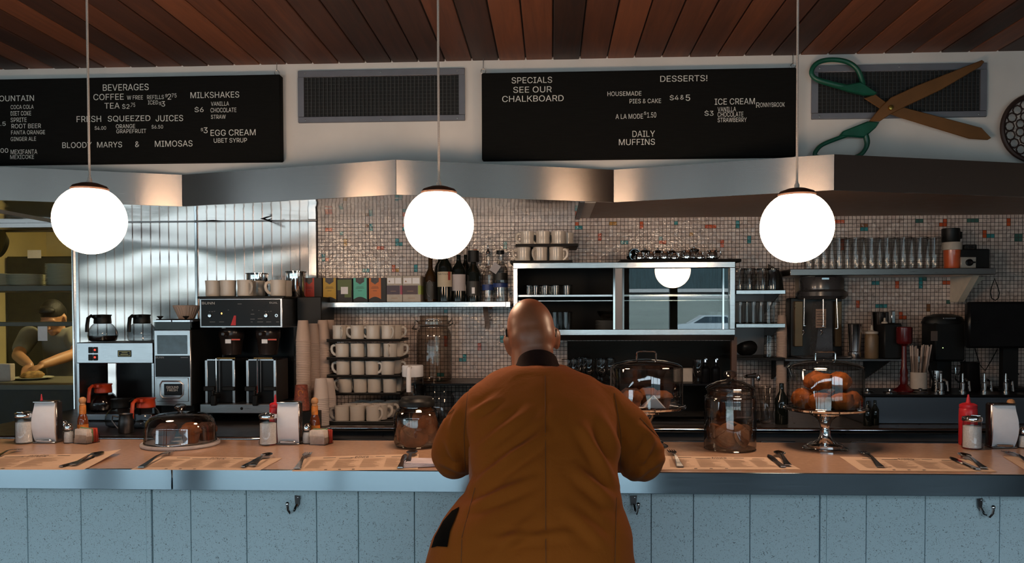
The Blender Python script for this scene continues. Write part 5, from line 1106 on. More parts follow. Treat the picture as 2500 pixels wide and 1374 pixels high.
for k, (u, dy) in enumerate(((1806, .06), (1830, .07), (1862, .06), (1888, .07), (1820, .17), (1850, .17), (1880, .17))): place(jm, 'jar_glass', 'clear jar-shaped glass on the top tier of the corner shelf', 'glass', (pt(u, 690, Yk + dy).x, Yk + dy, zA + .0005), 0, 'jar glasses on the top tier')
for k, (u, dy) in enumerate(((1807, .06), (1840, .06), (1878, .06), (1824, .15), (1858, .15), (1890, .16))): place(tum, 'tumbler', 'clear tumbler on the middle tier of the corner shelf', 'glass', (pt(u, 770, Yk + dy).x, Yk + dy, zB_ + .0005), 0, 'tumblers on the middle tier', 1.04)
place(tum, 'tumbler', 'single upside-down tumbler on the lowest tier of the corner shelf', 'glass', (pt(1878, 850, Yk + .06).x, Yk + .06, zC_ + .12), 0, None, 1.03, rot=(math.pi, 0, 0))
place(B().ball((0, 0, .04), .055, .05, .04, 18).jitter(.02, 14).mesh('dark_bundle', M_black), 'dark_bundle', 'dark bundle on the lowest tier of the corner shelf', 'bundle', (pt(1822, 850, Yk + .08).x, Yk + .08, zC_ + .006))
cups(1908, 4.52, 770, cup1, .118, 'paper cup in the column between corner shelf and mixer', 'paper cups beside the mixer', base=BC, sc=.7)
# ---- right wall shelf with soda glasses, camera, canister
Yr = 4.42; xa, xc = pt(1929, 660, Yr).x, pt(2432, 660, Yr).x; zr = pt(2180, 655, Yr).z
rs = TH('wall_shelf', 'long dark-edged wall shelf of soda glasses above the drink mixer', 'shelf', ((xa + xc) / 2, WB - .05, zr))
rs.add('board', B().box(xa, xc, Yr, WB - .002, zr - .036, zr, bev=.003), steel('dim_steel', (.34, .32, .31), .3))
x = pt(2363, 700, 4.55).x
M_bracket = mat('cream_paint', (.60, .52, .42, 1), .5)
for x in (x, pt(1960, 700, 4.6).x): rs.add('bracket', B().prism([(4.5, zr - .036), (WB - .002, zr - .036), (WB - .002, zr - .18), (4.66, zr - .18)], x, x + .036, axis='X').prism([(x + .03, zr - .036), (x + .19 if x > 2 else x + .05, zr - .036), (x + .036, zr - .18), (x + .03, zr - .18)], WB - .02, WB - .003), M_bracket)
sg = lip(B(), (.0412, .172, .0014), (.0268, .002, .0016)).lathe([(0, .006), (.026, .003), (.0275, 0), (.0265, .008), (.026, .05), (.031, .10), (.040, .165), (.0412, .172)], 26, flute=.015, nfl=10).mesh('soda_glass', [M_glass2, M_lip])
us = (1975, 2012, 2049, 2090, 2128, 2166, 2206, 2246, 2281)
for k, u in enumerate(us): place(sg, 'soda_glass', ordn[k] + ' flared soda glass from the left in the front row on the right shelf', 'glass', (pt(u, 620, 4.50).x, 4.50, zr + .0005), k, 'soda glasses, front row')
for k, u in enumerate(us[:-1]): place(sg, 'soda_glass', 'flared soda glass in the back row on the right shelf', 'glass', (pt(u + 20, 620, 4.6).x, 4.60, zr + .0005), k, 'soda glasses, back row')
q = pt(2324, 640, 4.52); R = m(19, 4.52); h1_ = m(45, 4.52); h2_ = m(63, 4.52)
place([('body', B().lathe([(0, 0), (R * .86, 0), (R * .88, .003), (R, h1_)], 28).mesh('body', mat('orange_tub', (.60, .10, .025, 1), .3, coat=.4))), ('lid', B().lathe([(R * .95, h1_ - .002), (R * 1.14, h1_), (R * 1.14, h2_ - .004), (R * 1.08, h2_), (0, h2_)], 28).mesh('lid', M_tw))], 'canister', 'orange canister with a pale lid at the right end of the shelf', 'canister', (q.x, 4.52, zr + .0005))
q2 = zr + .0008 + h2_
place([('body', B().lathe([(0, 0), (.043, 0), (.046, .004), (.046, .074), (.043, .076), (0, .07)], 26).mesh('body', M_black)), ('handle', B().tube([(.044, 0, .06), (.068, 0, .056), (.068, 0, .025), (.044, 0, .02)], .007, 8).mesh('handle', M_black))], 'dark_mug', 'black mug standing on the orange canister', 'mug', (pt(2321, 580, 4.52).x, 4.52, q2), .3)
a, b_, c, d = rect(2346, 607, 2420, 654, 4.48); d0 = zr + .0005; ic = TH('instant_camera', 'old black instant camera with a silver face on the right shelf', 'camera', ((a + b_) / 2, 4.52, d0)); w = b_ - a
ic.add('body', B().box(a, b_, 4.49, 4.56, d0, d, bev=.006), M_black); ic.add('hump', B().box(a + w * .14, a + w * .55, 4.485, 4.55, d - .004, d + .024, bev=.004), M_black)
vf = ic.add('viewfinder', B().tube([(a + w * .24, 4.484, d), (a + w * .44, 4.484, d), (a + w * .44, 4.484, d + .020), (a + w * .24, 4.484, d + .020)], .0018, 6, closed=True), M_steelc)
fp_ = ic.add('face_plate', B().box(a, a + w * .5, 4.478, 4.492, d0 + .002, d0 + (d - d0) * .58, bev=.002), mat('camera_face', (.42, .40, .36, 1), .35, metal=.3))
ic.add('lens', B().lathe([(.019, .0), (.019, -.010), (.014, -.012), (.009, -.006), (0, -.005)], 24, (a + w * .26, 4.479, d0 + (d - d0) * .3), 'Y').box(a + w * .36, a + w * .47, 4.472, 4.48, d0 + (d - d0) * .27, d0 + (d - d0) * .35, bev=.002), M_blackg)
lp = [(2428, 680), (2436, 700), (2440, 715), (2437, 728), (2430, 733), (2421, 728), (2418, 714), (2421, 700)]
place(B().tube([pt(u, v, 4.6) - pt(2428, 680, 4.6) for u, v in lp], .003, 6, closed=True).mesh('cord_loop', M_black), 'cord_loop', 'thin dark cord loop hanging below the right shelf end', 'cord', pt(2428, 680, 4.6))
# ---- ledge and triple drink mixer
Yl = 4.36; zl = pt(2050, 877, Yl).z; xa, xc = pt(1862, 880, Yl).x, pt(2205, 880, Yl).x
lg = TH('ledge', 'thin dark ledge under the drink mixer and steel cups', 'shelf', ((xa + xc) / 2, WB - .05, zl))
lg.add('board', B().box(xa + .12, xc, Yl, WB - .003, zl - .008, zl), M_darksteel)
for q in (xa + .15, xc - .06): lg.add('bracket', B().prism([(Yl + .02, zl - .008), (WB - .003, zl - .008), (WB - .003, zl - .14)], q, q + .008, axis='X'), M_black)
M_mix = mat('mixer_enamel', (.045, .043, .046, 1), .28, var=.1, coat=.3); M_mixd = mat('mixer_dark', (.012, .012, .012, 1), .35)
q = pt(2000, 800, 4.53); mx_ = TH('drink_mixer', 'dark grey triple-spindle drink mixer under the right shelf', 'drink mixer', (q.x, 4.53, zl + .0005)); zq = lambda v: pt(2000, v, 4.45).z
c0 = (q.x + .02, 4.56, 0)
mx_.add('head', B().lathe([(0, zq(675)), (.112, zq(675)), (.118, zq(680)), (.116, zq(706)), (.122, zq(708)), (.136, zq(712)), (.138, zq(722)), (.120, zq(730)), (0, zq(731))], 40, c0), M_mix)
hd_ = B(); pbox(hd_, 2006, 677, 2025, 683, 4.435, .01, bev=.002); mx_.add('switch', hd_, M_chrome)
mx_.add('column', B().loft([[(q.x - .03, 4.50, zq(870)), (q.x + .065, 4.50, zq(870)), (q.x + .065, 4.66, zq(870)), (q.x - .03, 4.66, zq(870))], [(q.x - .012, 4.47, zq(735)), (q.x + .045, 4.47, zq(735)), (q.x + .045, 4.66, zq(735)), (q.x - .012, 4.66, zq(735))]]), M_mix)
mx_.add('back', B().box(q.x - .14, q.x + .15, 4.60, 4.68, zl + .0005, zq(725), bev=.006), M_mixd)
M_orange_lit = mat('mixer_side_orange_lit', (.20, .12, .06, 1), .3, metal=.6)  # orange light falling on the mixer's side columns is put into this colour
for u0, u1 in ((1941, 1962), (2040, 2057)):
    g = B(); a, b_, c, d = rect(u0, 735, u1, 846, 4.56); g.box(a, b_, 4.57, 4.60, c, d, bev=.003); mx_.add('side_panel', g, M_orange_lit)
g = B(); pbox(g, 1992, 754, 2017, 800, 4.462, .006); lb_ = mx_.add('instruction_label', g, mat('worn_label', (.30, .20, .15, 1), .6, var=.3, scale=50)); g = B()
for v in (760, 766, 772, 779, 786, 793): pbox(g, 1994, v, 2014, v + 1.5, 4.461, .001)
mx_.add('print', g, M_ink, under=lb_, smooth=0)
for u, v1 in ((1965, 795), (2011, 796), (2044, 802)):
    s = pt(u, 760, 4.44); mx_.add('spindle', B().tube([(s.x, 4.45, zq(728)), (s.x + (.006 if u > 2020 else -.003 if u < 2000 else 0), 4.445, zq(v1))], .0035, 8).lathe([(0, -.003), (.012, -.001), (.012, .002), (0, .004)], 14, (s.x, 4.445, zq(v1))), M_steelc)
for u in (1963, 2007): s = pt(u, 812, 4.44); mx_.add('cup_hook', B().tube([(s.x, 4.47, s.z + .012), (s.x, 4.45, s.z + .010), (s.x + .004, 4.445, s.z), (s.x - .004, 4.45, s.z - .012)], .004, 8).ball((s.x, 4.452, s.z + .012), .006, seg=10), M_chrome)
mx_.add('base', B().box(q.x - .13, q.x + .14, 4.42, 4.68, zl + .0005, zq(872) + .004, bev=.004), M_mix)
# ---- steel cups, squeeze bottle, dark box on the ledge
mc = B().lathe([(0, .002), (.026, 0), (.028, .003), (.029, .03), (.0255, .034), (.026, .038), (.0335, .165), (.035, .168), (.032, .168)], 28).mesh('malt_cup', M_steelc)
place(mc, 'malt_cup', 'tall steel malt cup on the ledge right of the mixer', 'steel cup', (pt(2087, 850, 4.45).x, 4.45, zl + .0005), 0, 'steel malt cups', 1.12)
place(mc, 'malt_cup', 'tall steel malt cup standing behind the squeeze bottle and dark box', 'steel cup', (pt(2150, 850, 4.6).x, 4.6, zl + .0005), 0, 'steel malt cups', 1.5)
place([('body', B().lathe([(0, 0), (.034, 0), (.036, .004), (.036, .12), (.030, .135)], 24).mesh('body', mat('tan_plastic', (.16, .10, .05, 1), .4))), ('nozzle_cap', B().lathe([(.031, .134), (.033, .136), (.033, .146), (.014, .150), (.008, .155), (.004, .18), (0, .181)], 20).mesh('nozzle_cap', M_tw))], 'squeeze_bottle', 'tan squeeze bottle between the steel malt cups', 'squeeze bottle', (pt(2128, 850, 4.44).x, 4.44, zl + .0005))
place([('body', B().box(-.05, .045, -.05, .05, 0, .19, bev=.006).mesh('body', M_black)), ('steel_lever', B().box(.0, .022, -.02, .02, .19, .26, bev=.004).mesh('steel_lever', M_steelc)), ('dispenser_knob', B().lathe([(.016, .19), (.016, .198), (.006, .202), (.005, .22), (0, .222)], 14, (-.028, 0, 0)).mesh('dispenser_knob', M_tw))], 'dark_box', 'black box with a steel lever on the ledge beside the red malt dispenser', 'box', (pt(2172, 850, 4.44).x, 4.44, zl + .0005))
# ---- topping rail at the far right
Yt = 4.2; ztp = pt(2300, 957, Yt + .12).z; xa, xc = pt(2098, 980, Yt).x, 3.35
tp = TH('topping_rail', 'dark steel topping rail with pumps and lids at the right', 'topping rail', ((xa + xc) / 2, Yt + .2, BC))
tp.add('body', B().box(xa + .02, xc, Yt, Yt + .34, BC + .0005, ztp - .012, bev=.004), M_bluepanel); tp.add('top', B().box(xa, xc, Yt - .012, Yt + .36, ztp - .012, ztp, bev=.003), M_blackg)
for u in (2297, 2350, 2403, 2455):
    s = pt(u, 950, Yt + .1); tp.add('pump', B().lathe([(0, .0), (.018, .0), (.018, .008), (.0115, .010), (.0115, .05), (.006, .055), (.005, .10), (.010, .104), (0, .106)], 18, (s.x, Yt + .1, ztp)).tube([(s.x + .012, Yt + .1, ztp + .07), (s.x + .016, Yt + .07, ztp + .06), (s.x + .016, Yt + .06, ztp + .01)], .006, 8), M_chrome)
for u in (2118, 2172, 2247): s = pt(u, 950, Yt + .08); tp.add('lid', B().lathe([(.034, .0), (.035, .006), (.03, .009), (.007, .011), (.006, .018), (.011, .023), (0, .026)], 24, (s.x, Yt + .08, ztp)), M_steelc if u < 2200 else M_darksteel)
# red malt dispenser
zz = lambda v, Y_: EYE - (v - 765) / F * Y_
Ym = 4.36
M_dred = mat('dark_red_plastic', (.09, .005, .006, 1), .22, var=.2)
rd = TH('malt_dispenser', 'dark red malt dispenser with a wide round base, left of the straws', 'dispenser', (pt(2207, 900, Ym).x, Ym, ztp + .0005)); H = zz(800, Ym) - ztp; o = (pt(2207, 900, Ym).x, Ym, ztp + .0005)
rd.add('base', B().lathe([(0, 0), (.055, 0), (.056, .008), (.03, .022), (.018, .04)], 28, o), M_dred); rd.add('stem', B().lathe([(.018, .03), (.022, .07), (.018, .085), (.022, .10), (.014, .13), (.012, H * .72)], 22, o), M_dred); rd.add('canister', B().lathe([(.012, H * .70), (.036, H * .74), (.04, H * .78), (.04, H - .004), (.036, H), (0, H)], 26, o), M_dred)
# straw jar
Ys_ = 4.34; o = Vector((pt(2243, 900, Ys_).x, Ys_, ztp + .0005)); hj = zz(870, Ys_) - ztp; sj = TH('straw_jar', 'jar of paper-wrapped straws with a white sleeve, right of the red dispenser', 'jar', o)
sj.add('jar', B().lathe([(0, .004), (.038, .002), (.040, .006), (.040, hj)], 28, o), M_glassd); sj.add('sleeve', B().lathe([(.0385, .015), (.0405, .016), (.0405, hj * .55)], 28, o), M_tw)
M_straw = mat('wrapped_straw', (.46, .36, .31, 1), .8, var=.1)
stm = B().tube([(0, 0, 0), (0, 0, .21)], .0042, 8).mesh('straw', M_straw)
for k in range(22):
    a = random.uniform(0, 6.28); r = .028 * math.sqrt(random.random()); tx, ty = r * math.cos(a) / .038 * .16, r * math.sin(a) / .038 * .16
    place(stm, 'straw', 'white paper-wrapped straw in the straw jar', 'straw', o + Vector((r * math.cos(a), r * math.sin(a), .03)), 0, 'straws in the jar', (1, 1, random.uniform(.94, 1.08)), rot=(-ty, tx + .05, 0))
# perforated steel cup with tools, dark pitcher, grinder and screen
o = Vector((pt(2287, 910, 4.36).x, 4.36, ztp + .0005)); g = B().lathe([(0, .0), (.026, 0), (.027, .003), (.027, .11)], 26).mesh('cup', M_steelc); hl = B()
for k in range(6):
    for a in (-2.3, -1.0): hl.ball((.0273 * math.cos(a), .0273 * math.sin(a), .02 + k * .014), .004, .004, .004, 8)
place([('cup', g), ('holes', hl.mesh('holes', M_dark))], 'utensil_cup', 'perforated steel utensil cup between the straws and the dark pitcher', 'utensil cup', o)
place(B().tube([(0, 0, 0), (-.05, -.02, .11), (-.058, -.024, .13)], [.005, .008, .009], 8).mesh('tongs', M_black), 'tongs', 'black handled tool leaning out of the perforated cup', 'tool', o + Vector((.004, 0, .004)))
o = Vector((pt(2368, 900, 4.45).x, 4.45, ztp + .0005))
place([('body', B().lathe([(0, 0), (.05, 0), (.052, .004), (.046, .14), (.05, .15), (.046, .15)], 26).mesh('body', M_blackg)), ('handle', B().tube([(-.046, 0, .13), (-.075, 0, .13), (-.078, 0, .06), (-.048, 0, .03)], .005, 8).mesh('handle', M_chrome))], 'dark_pitcher', 'black pitcher with a thin bright handle among the topping pumps', 'pitcher', o)
Yg = 4.5; a, b_, c, d = rect(2272, 778, 2362, 882, Yg); bg_ = TH('bar_machine', 'black bar machine with a domed lid and tiny green light left of the screen', 'machine', ((a + b_) / 2, Yg + .05, ztp + .0005))
bg_.add('body', B().box(a + .02, b_ - .01, Yg, Yg + .16, c, d - .02, bev=.01), M_black); bg_.add('lid', B().lathe([(.112, d - .03), (.115, d - .018), (.10, d + .01), (.05, d + .026), (0, d + .028)], 32, ((a + b_) / 2, Yg + .07, 0), sy=.7), M_black)
bg_.add('stand', B().box(a + .06, b_ - .06, Yg + .05, Yg + .14, ztp + .0005, c + .004), M_black); g = B(); pbox(g, 2303, 775, 2334, 779, Yg - .035, .004, bev=.001); bg_.add('lid_trim', g, M_steelc); g = B(); pbox(g, 2273, 808, 2289, 832, Yg - .003, .004); bg_.add('paper_note', g, mat('dim_paper', (.12, .09, .08, 1), .8)); bg_.add('green_light', B().ball(pt(2302, 849, Yg - .001), .0026, seg=8), mat('green_light', (.6, 1, .35, 1), emit=2))
Yp = 4.4; a, b_, c, d = rect(2364, 736, 2600, 850, Yp); sn = TH('till_screen', 'large black till screen seen at the right edge', 'screen', ((a + b_) / 2, Yp + .05, ztp + .0005))
sn.add('housing', B().box(a, b_, Yp, Yp + .05, c, d, bev=.012), M_blackg); sn.add('stand', B().box((a + b_) / 2 - .04, (a + b_) / 2 + .04, Yp + .05, Yp + .09, ztp + .01, d - .05), M_black); sn.add('foot', B().box((a + b_) / 2 - .1, (a + b_) / 2 + .1, Yp - .02, Yp + .14, ztp + .0005, ztp + .015, bev=.004), M_black)
g = B()
for pts in (((2380, 850), (2392, 890), (2405, 905), (2420, 880), (2435, 852)), ((2455, 850), (2470, 890), (2488, 915)), ((2310, 885), (2322, 910), (2340, 915), (2356, 880))): g.tube([pt(u, v, 4.62) for u, v in pts], .003, 6)
cbx = place(g.mesh('cables', M_black), 'cables', 'loose dark cables hanging below the till screen', 'cable', (0, 0, 0))
# ---- centre: riser shelf, clamp jar, pitcher, glasses under the case
Yv = 4.36; zv = pt(1100, 936, Yv).z; xa, xc = pt(1004, 940, Yv).x, pt(1300, 940, Yv).x
rv = TH('riser_shelf', 'low dark riser shelf under the big clamp-lid jar', 'shelf', ((xa + xc) / 2, Yv + .15, BC))
rv.add('top', B().box(xa, xc, Yv, WB - .004, zv - .012, zv, bev=.002), M_blackg)
for x in (xa + .01, xc - .03): rv.add('leg', B().box(x, x + .02, Yv + .02, Yv + .34, BC + .0005, zv - .012), M_blackg)
q = pt(1060, 900, 4.52); M_brg = glass('tinted_glass', (.84, .78, .72), ior=1.8, rim=.28, rimcol=(.16, .12, .09)); bj = TH('clamp_jar', 'very large empty glass jar with a wire clamp lid by the tiled wall', 'jar', (q.x, 4.52, zv + .0005)); o = (q.x, 4.52, zv + .0005); H = zz(770, 4.52) - zv
bj.add('jar', B().lathe([(0, .004), (.085, .002), (.096, .008), (.0985, .02), (.0985, H * .68), (.094, H * .76), (.083, H * .80), (.080, H * .83), (.083, H * .85)], 44, o), M_brg)
bj.add('lid', B().lathe([(.085, H * .86), (.090, H * .865), (.090, H * .91), (.082, H * .92), (.080, H * .96), (.084, H * .985), (.078, H), (0, H)], 40, o), M_brg)
bj.add('clamp', B().tube([(o[0] - .09, o[1], o[2] + H * .9), (o[0] - .105, o[1] - .01, o[2] + H * .93), (o[0] - .108, o[1] - .01, o[2] + H * .86), (o[0] - .122, o[1] - .02, o[2] + H * .80), (o[0] - .10, o[1], o[2] + H * .79)], .004, 6).tube([(o[0] + .09, o[1], o[2] + H * .9), (o[0] + .104, o[1], o[2] + H * .96), (o[0] + .108, o[1], o[2] + H * .88), (o[0] + .085, o[1], o[2] + H * .84)], .004, 6).lathe([(.088, H * .835), (.091, H * .84), (.088, H * .845)], 40, o), M_darksteel)
q = pt(1008, 960, 4.22); bp_ = TH('blender_jug', 'glass jug with a white lid and hanging handle, behind the squat cookie jar', 'jug', (q.x, 4.22, BC + .0005)); o = (q.x, 4.22, BC + .0005); H = zz(918, 4.22) - BC; r = m(29, 4.22)
bp_.add('jug', B().lathe([(0, .003), (r * .8, 0), (r * .9, .01), (r, H * .7), (r * .86, H)], 30, o), M_glassd); bp_.add('lid', B().lathe([(r * .87, H - .004), (r * .9, H), (r * .9, H + .052), (r * .84, H + .057), (0, H + .057)], 30, o), M_paperw)
bp_.add('handle', B().tube([(o[0] - .006, o[1] - r * .7, o[2] + H + .05), (o[0] - .006, o[1] - r - .022, o[2] + H + .046), (o[0] - .006, o[1] - r - .028, o[2] + H + .0), (o[0] - .006, o[1] - r - .028, o[2] + H - .078)], .0125, 10, flat=.7), M_paperw)
q = pt(1072, 980, 4.2); place(B().lathe([(0, .003), (.075, .002), (.082, .01), (.082, .13), (.07, .15), (.072, .158)], 36).mesh('glass_jar', M_glassd), 'glass_jar', "dim glass jar on the worktop beside the man's left shoulder", 'jar', (q.x, 4.2, BC + .0005))
# niche under the display case
a, b_, c, d = rect(1385, 832, 1792, 1012, WB - .012); nb_ = place(B().box(a, b_, WB - .012, WB - .004, c, d).mesh('splash_panel', steel('black_steel', (.018, .015, .013), .3)), 'splash_panel', 'dark steel splash panel on the wall below the display case', 'panel', (0, 0, 0))
a, b_, c, d = rect(1786, 831, 1799, 915, 4.4); place(B().box(a, b_, 4.4, 4.43, BC + .0005, d + .02).mesh('support_post', mat('brown_post', (.10, .045, .025, 1), .4)), 'support_post', 'narrow brown post under the right end of the display case', 'post', (0, 0, 0))
Yn = 4.33; zn = pt(1550, 936, Yn).z; xa, xc = pt(1372, 940, Yn).x, pt(1775, 940, Yn).x
nr = TH('riser_shelf', 'low dark riser shelf of stemmed glasses under the display case', 'shelf', ((xa + xc) / 2, Yn + .15, BC)); nr.add('top', B().box(xa, xc, Yn, WB - .014, zn - .012, zn, bev=.002), M_blackg)
for x in (xa + .01, (xa + xc) / 2, xc - .03): nr.add('leg', B().box(x, x + .02, Yn + .02, Yn + .3, BC + .0005, zn - .012), M_blackg)
gob = lip(B(), (.030, .125, .0014)).lathe([(.026, 0), (.027, .002), (.006, .008), (.005, .025), (.02, .035), (.029, .06), (.030, .125)], 26).mesh('stemmed_glass', [M_glass2, M_lip])
for u, dy in ((1384, .07), (1412, .17), (1438, .07), (1462, .16), (1470, .07), (1489, .19), (1705, .06), (1400, .06), (1425, .28)): place(gob, 'stemmed_glass', 'stemmed glass on the riser shelf under the display case', 'glass', (pt(u, 900, Yn + dy).x, Yn + dy, zn + .0005), 0, 'stemmed glasses under the display case')
place(B().box(-.05, .05, -.02, .02, 0, .075, bev=.002).mesh('paper_box', M_tw), 'paper_box', 'small pale box on the riser shelf right of the left tall cover', 'box', (pt(1668, 915, 4.44).x, 4.45, zn + .0005))
bb = B().lathe([(0, 0), (.024, 0), (.026, .003), (.026, .075), (.016, .085), (.010, .09), (.010, .105), (.014, .108), (0, .112)], 20).mesh('body', M_blackg); bp2 = B().tube([(0, 0, .11), (0, 0, .13), (0, -.03, .128)], .005, 8).mesh('pump', M_chrome)
for u, lab in ((1722, 'black pump bottle under the case, left of the brown post'), (1748, 'black pump bottle beside the brown post under the case')): place([('body', bb), ('pump', bp2)], 'pump_bottle', lab, 'pump bottle', (pt(u, 910, 4.4).x, 4.4, zn + .0005), 0, 'black pump bottles')
a, b_, c, d = rect(1585, 1017, 1722, 1031, 4.06); place(B().prism([(4.06, BC + .0005), (4.24, BC + .0005), (4.24, BC + .03), (4.10, BC + .03)], a, b_ + .28, axis='X').mesh('steel_tray', M_steelc), 'steel_tray', 'low steel tray on the back counter left of the tall cookie jar', 'tray', (0, 0, 0))
# tap and glass jugs near the post
q = pt(1830, 915, 4.35); tpz = BC + .0005
place([('column', B().tube([(0, 0, 0), (0, 0, .24)], .008, 10).mesh('column', M_darksteel)), ('spout', B().tube([(0, 0, .235), (0, -.05, .245), (-.05, -.07, .24)], .009, 10).mesh('spout', M_steelc)), ('lever', B().tube([(-.05, -.02, .232), (.018, -.02, .232)], .007, 8).ball((.024, -.02, .226), .012, .010, .02, 12).mesh('lever', M_steelc))], 'tap', 'steel tap behind the tall cookie jar beside the brown post', 'tap', (pt(1838, 950, 4.35).x, 4.35, tpz))
jg = B().lathe([(0, .003), (.032, .002), (.036, .01), (.030, .05), (.036, .075), (.044, .18), (.046, .185)], 24, flute=.02, nfl=8).mesh('glass_jug', M_glassd)
for u, Yq, lab in ((1873, 4.2, 'dim fluted glass jug just right of the tall cookie jar'), (1862, 4.35, 'dim glass jug half hidden behind the fluted one')): place(jg, 'glass_jug', lab, 'jug', (pt(u, 990, Yq).x, Yq, BC + .0005), 0, 'glass jugs')
dkb = B().lathe([(0, 0), (.03, 0), (.033, .004), (.033, .13), (.012, .17), (.012, .21), (0, .212)], 22).mesh('dark_bottle', M_wine)
for u, Yq, lab in ((1908, 4.18, 'dark glossy bottle behind the left edge of the right cake stand'), (2118, 4.12, 'dark bottle right of the right cake stand'), (2136, 4.16, 'second dark bottle right of the right cake stand')): place(dkb, 'dark_bottle', lab, 'bottle', (pt(u, 990, Yq).x, Yq, BC + .0005), 0, 'dark bottles', 1 if u < 2000 else .6)
cups(1912, 4.33, 880, cup2, .105, 'paper cup in the column beside the right tall cover', 'paper cups by the right tall cover', sc=.8, base=pt(1912, 936, 4.33).z) if False else None
# hanging cable under the hood
g = B().tube([pt(u, v, 4.70) for u, v in ((310, 533), (370, 534), (440, 537), (520, 539), (580, 534), (630, 531), (664, 541))], .0035, 6).tube([pt(u, v, 4.62) for u, v in ((583, 515), (610, 524), (640, 533), (664, 541))], .005, 6)
place(g.mesh('cable', M_black), 'cable', 'black cable running along the steel cladding under the hood', 'cable', (0, 0, 0))
g = B().box(xk + .05, xt, WB - .03, WB - .014, pt(500, 541, WB).z - .004, pt(500, 541, WB).z + .004)
structure('trim_4', g.mesh('trim_4', M_darksteel))
# ================================================================ kitchen beyond the pass
M_kw = mat('kitchen_wall_paint', (.72, .62, .34, 1), .6, var=.08, scale=4); M_kd = mat('kitchen_dark', (.03, .03, .02, 1), .6, var=.3)
KY = 7.4
structure('wall_kitchen', B().box(-4.8, xk + .5, KY, KY + .1, 0, 2.6).box(-4.9, -4.8, WB + .15, KY, 0, 2.6).box(xk + .4, xk + .5, WB + .15, KY, 0, 2.6).mesh('wall_kitchen', M_kw))
structure('ceiling_kitchen', B().box(-4.9, xk + .5, WB + .1, KY + .1, 2.6, 2.65).mesh('ceiling_kitchen', M_kw))
structure('wall_left_jamb', B().box(-9.6, -4.75, WB, WB + .15, 0, ZH0 + .05).mesh('wall_left_jamb', M_kd))
g = B(); x0, x1, z0, z1 = rect(-300, 541, 187, 556, WB - .01); g.box(x0, xk, WB - .012, WB + .1, z0, ZH0 + .003); structure('trim_5', g.mesh('trim_5', steel('header_steel', (.30, .27, .26), .25)))
place(B().box(-.5, .5, -.06, .06, 0, .05, bev=.01).mesh('tube_light', mat('kitchen_tube', (1, .85, .45, 1), emit=3)), 'tube_light', 'lit kitchen tube light on the ceiling behind the pass', 'lamp', (-2.3, 5.95, 2.54))
# pass: counter, low cabinet, shelves
zp = pt(100, 936, 4.9).z; xw = -4.75
M_kst = mat('kitchen_shelf', (.10, .10, .075, 1), .5)
ps = TH('pass_counter', 'steel pass counter in the kitchen opening', 'counter', (-3.6, 5.1, 0))
ps.add('top', B().box(xw, xk - .01, WB + .05, 5.5, zp - .03, zp), M_kst); ps.add('cabinet', B().box(xw, xk - .01, WB + .07, 5.48, 0, zp - .03), M_kd)
M_kst = mat('kitchen_shelf', (.10, .10, .075, 1), .5)
def kshelf(v, thick, Y0, Y1, lab):
    z = pt(100, v, Y0).z; t = TH('pass_shelf', lab, 'shelf', (-3.5, Y0 + .1, z)); t.add('board', B().box(xw, xk - .01, Y0, Y1, z - thick, z, bev=.002), M_kst)
    t.add('bracket', B().box(xk - .04, xk - .012, Y0 + .03, Y1 - .03, z - thick - .06, z - thick), M_darksteel); return z
zk1 = kshelf(697, .034, 4.92, 5.25, 'upper steel pass shelf with stacked plates'); zk2 = kshelf(786, .026, 4.92, 5.2, "lower steel pass shelf in front of the cook's chin")
z0 = .0005; z1 = pt(60, 628, 6.9).z
hd = place(B().box(-4.78, xk + .39, 6.8, 7.38, z0, z1, bev=.01).mesh('dark_hood', M_kd), 'dark_cabinet', 'tall dark cabinet along the yellow kitchen wall behind the cook', 'cabinet', (0, 0, 0))
x0, x1, a, b_ = rect(66, 610, 99, 630, 6.79); place(B().box(x0, x1, 6.795, 6.799, a, b_).box(x0 + .03, x1 - .03, 6.794, 6.796, a + (b_ - a) * .6, a + (b_ - a) * .68).mesh('notice_card', M_paperw), 'notice_card', 'white notice card at the top of the dark kitchen cabinet', 'card', (0, 0, 0))
x0, x1, a, b_ = rect(103, 556, 108, 628, KY - .02); structure('trim_6', B().box(x0, x1, KY - .012, KY, z1, b_ + .4).mesh('trim_6', M_kw))
M_pan = mat('dark_pan', (.02, .02, .015, 1), .3, metal=.5); q = pt(10, 605, 6.3)
place([('bowl', B().lathe([(0, 0), (.09, .012), (.125, .055), (.13, .06), (.12, .055), (0, .01)], 28).mesh('bowl', M_pan)), ('handle', B().tube([(0, 0.12, .06), (0, .3, .10)], .01, 8).mesh('handle', M_pan))], 'hanging_pan', 'dark round pan hanging at the far left of the kitchen', 'pan', q, 0, None, 1, rot=(1.25, 0, -.5))
structure('trim_7', B().tube([(-4.75, 6.32, pt(10, 575, 6.3).z + .04), (xk + .4, 6.32, pt(10, 575, 6.3).z + .04)], .012, 8).mesh('trim_7', M_darksteel))
M_kpl = mat('kitchen_plate', (.55, .55, .42, 1), .25, var=.08)
kp = B().lathe([(0, 0), (.065, 0), (.07, .002), (.115, .012), (.117, .0135), (.114, .0142), (.07, .005), (0, .004)], 36).mesh('plate', M_kpl)
for u, n, sc_, Yq, lab, st in ((8, 8, .95, 5.06, 'plate in the stack at the left edge of the upper pass shelf', .0095), (64, 8, 1.0, 5.07, 'plate in the low middle stack on the upper pass shelf', .009), (152, 16, .85, 5.08, 'plate in the tall right stack on the upper pass shelf', .0088)):
    for k in range(n): place(kp, 'plate', lab, 'plate', (pt(u, 690, Yq).x, Yq, zk1 + .0006 + k * st), 0, lab.replace('plate in', 'plates in'), sc_)
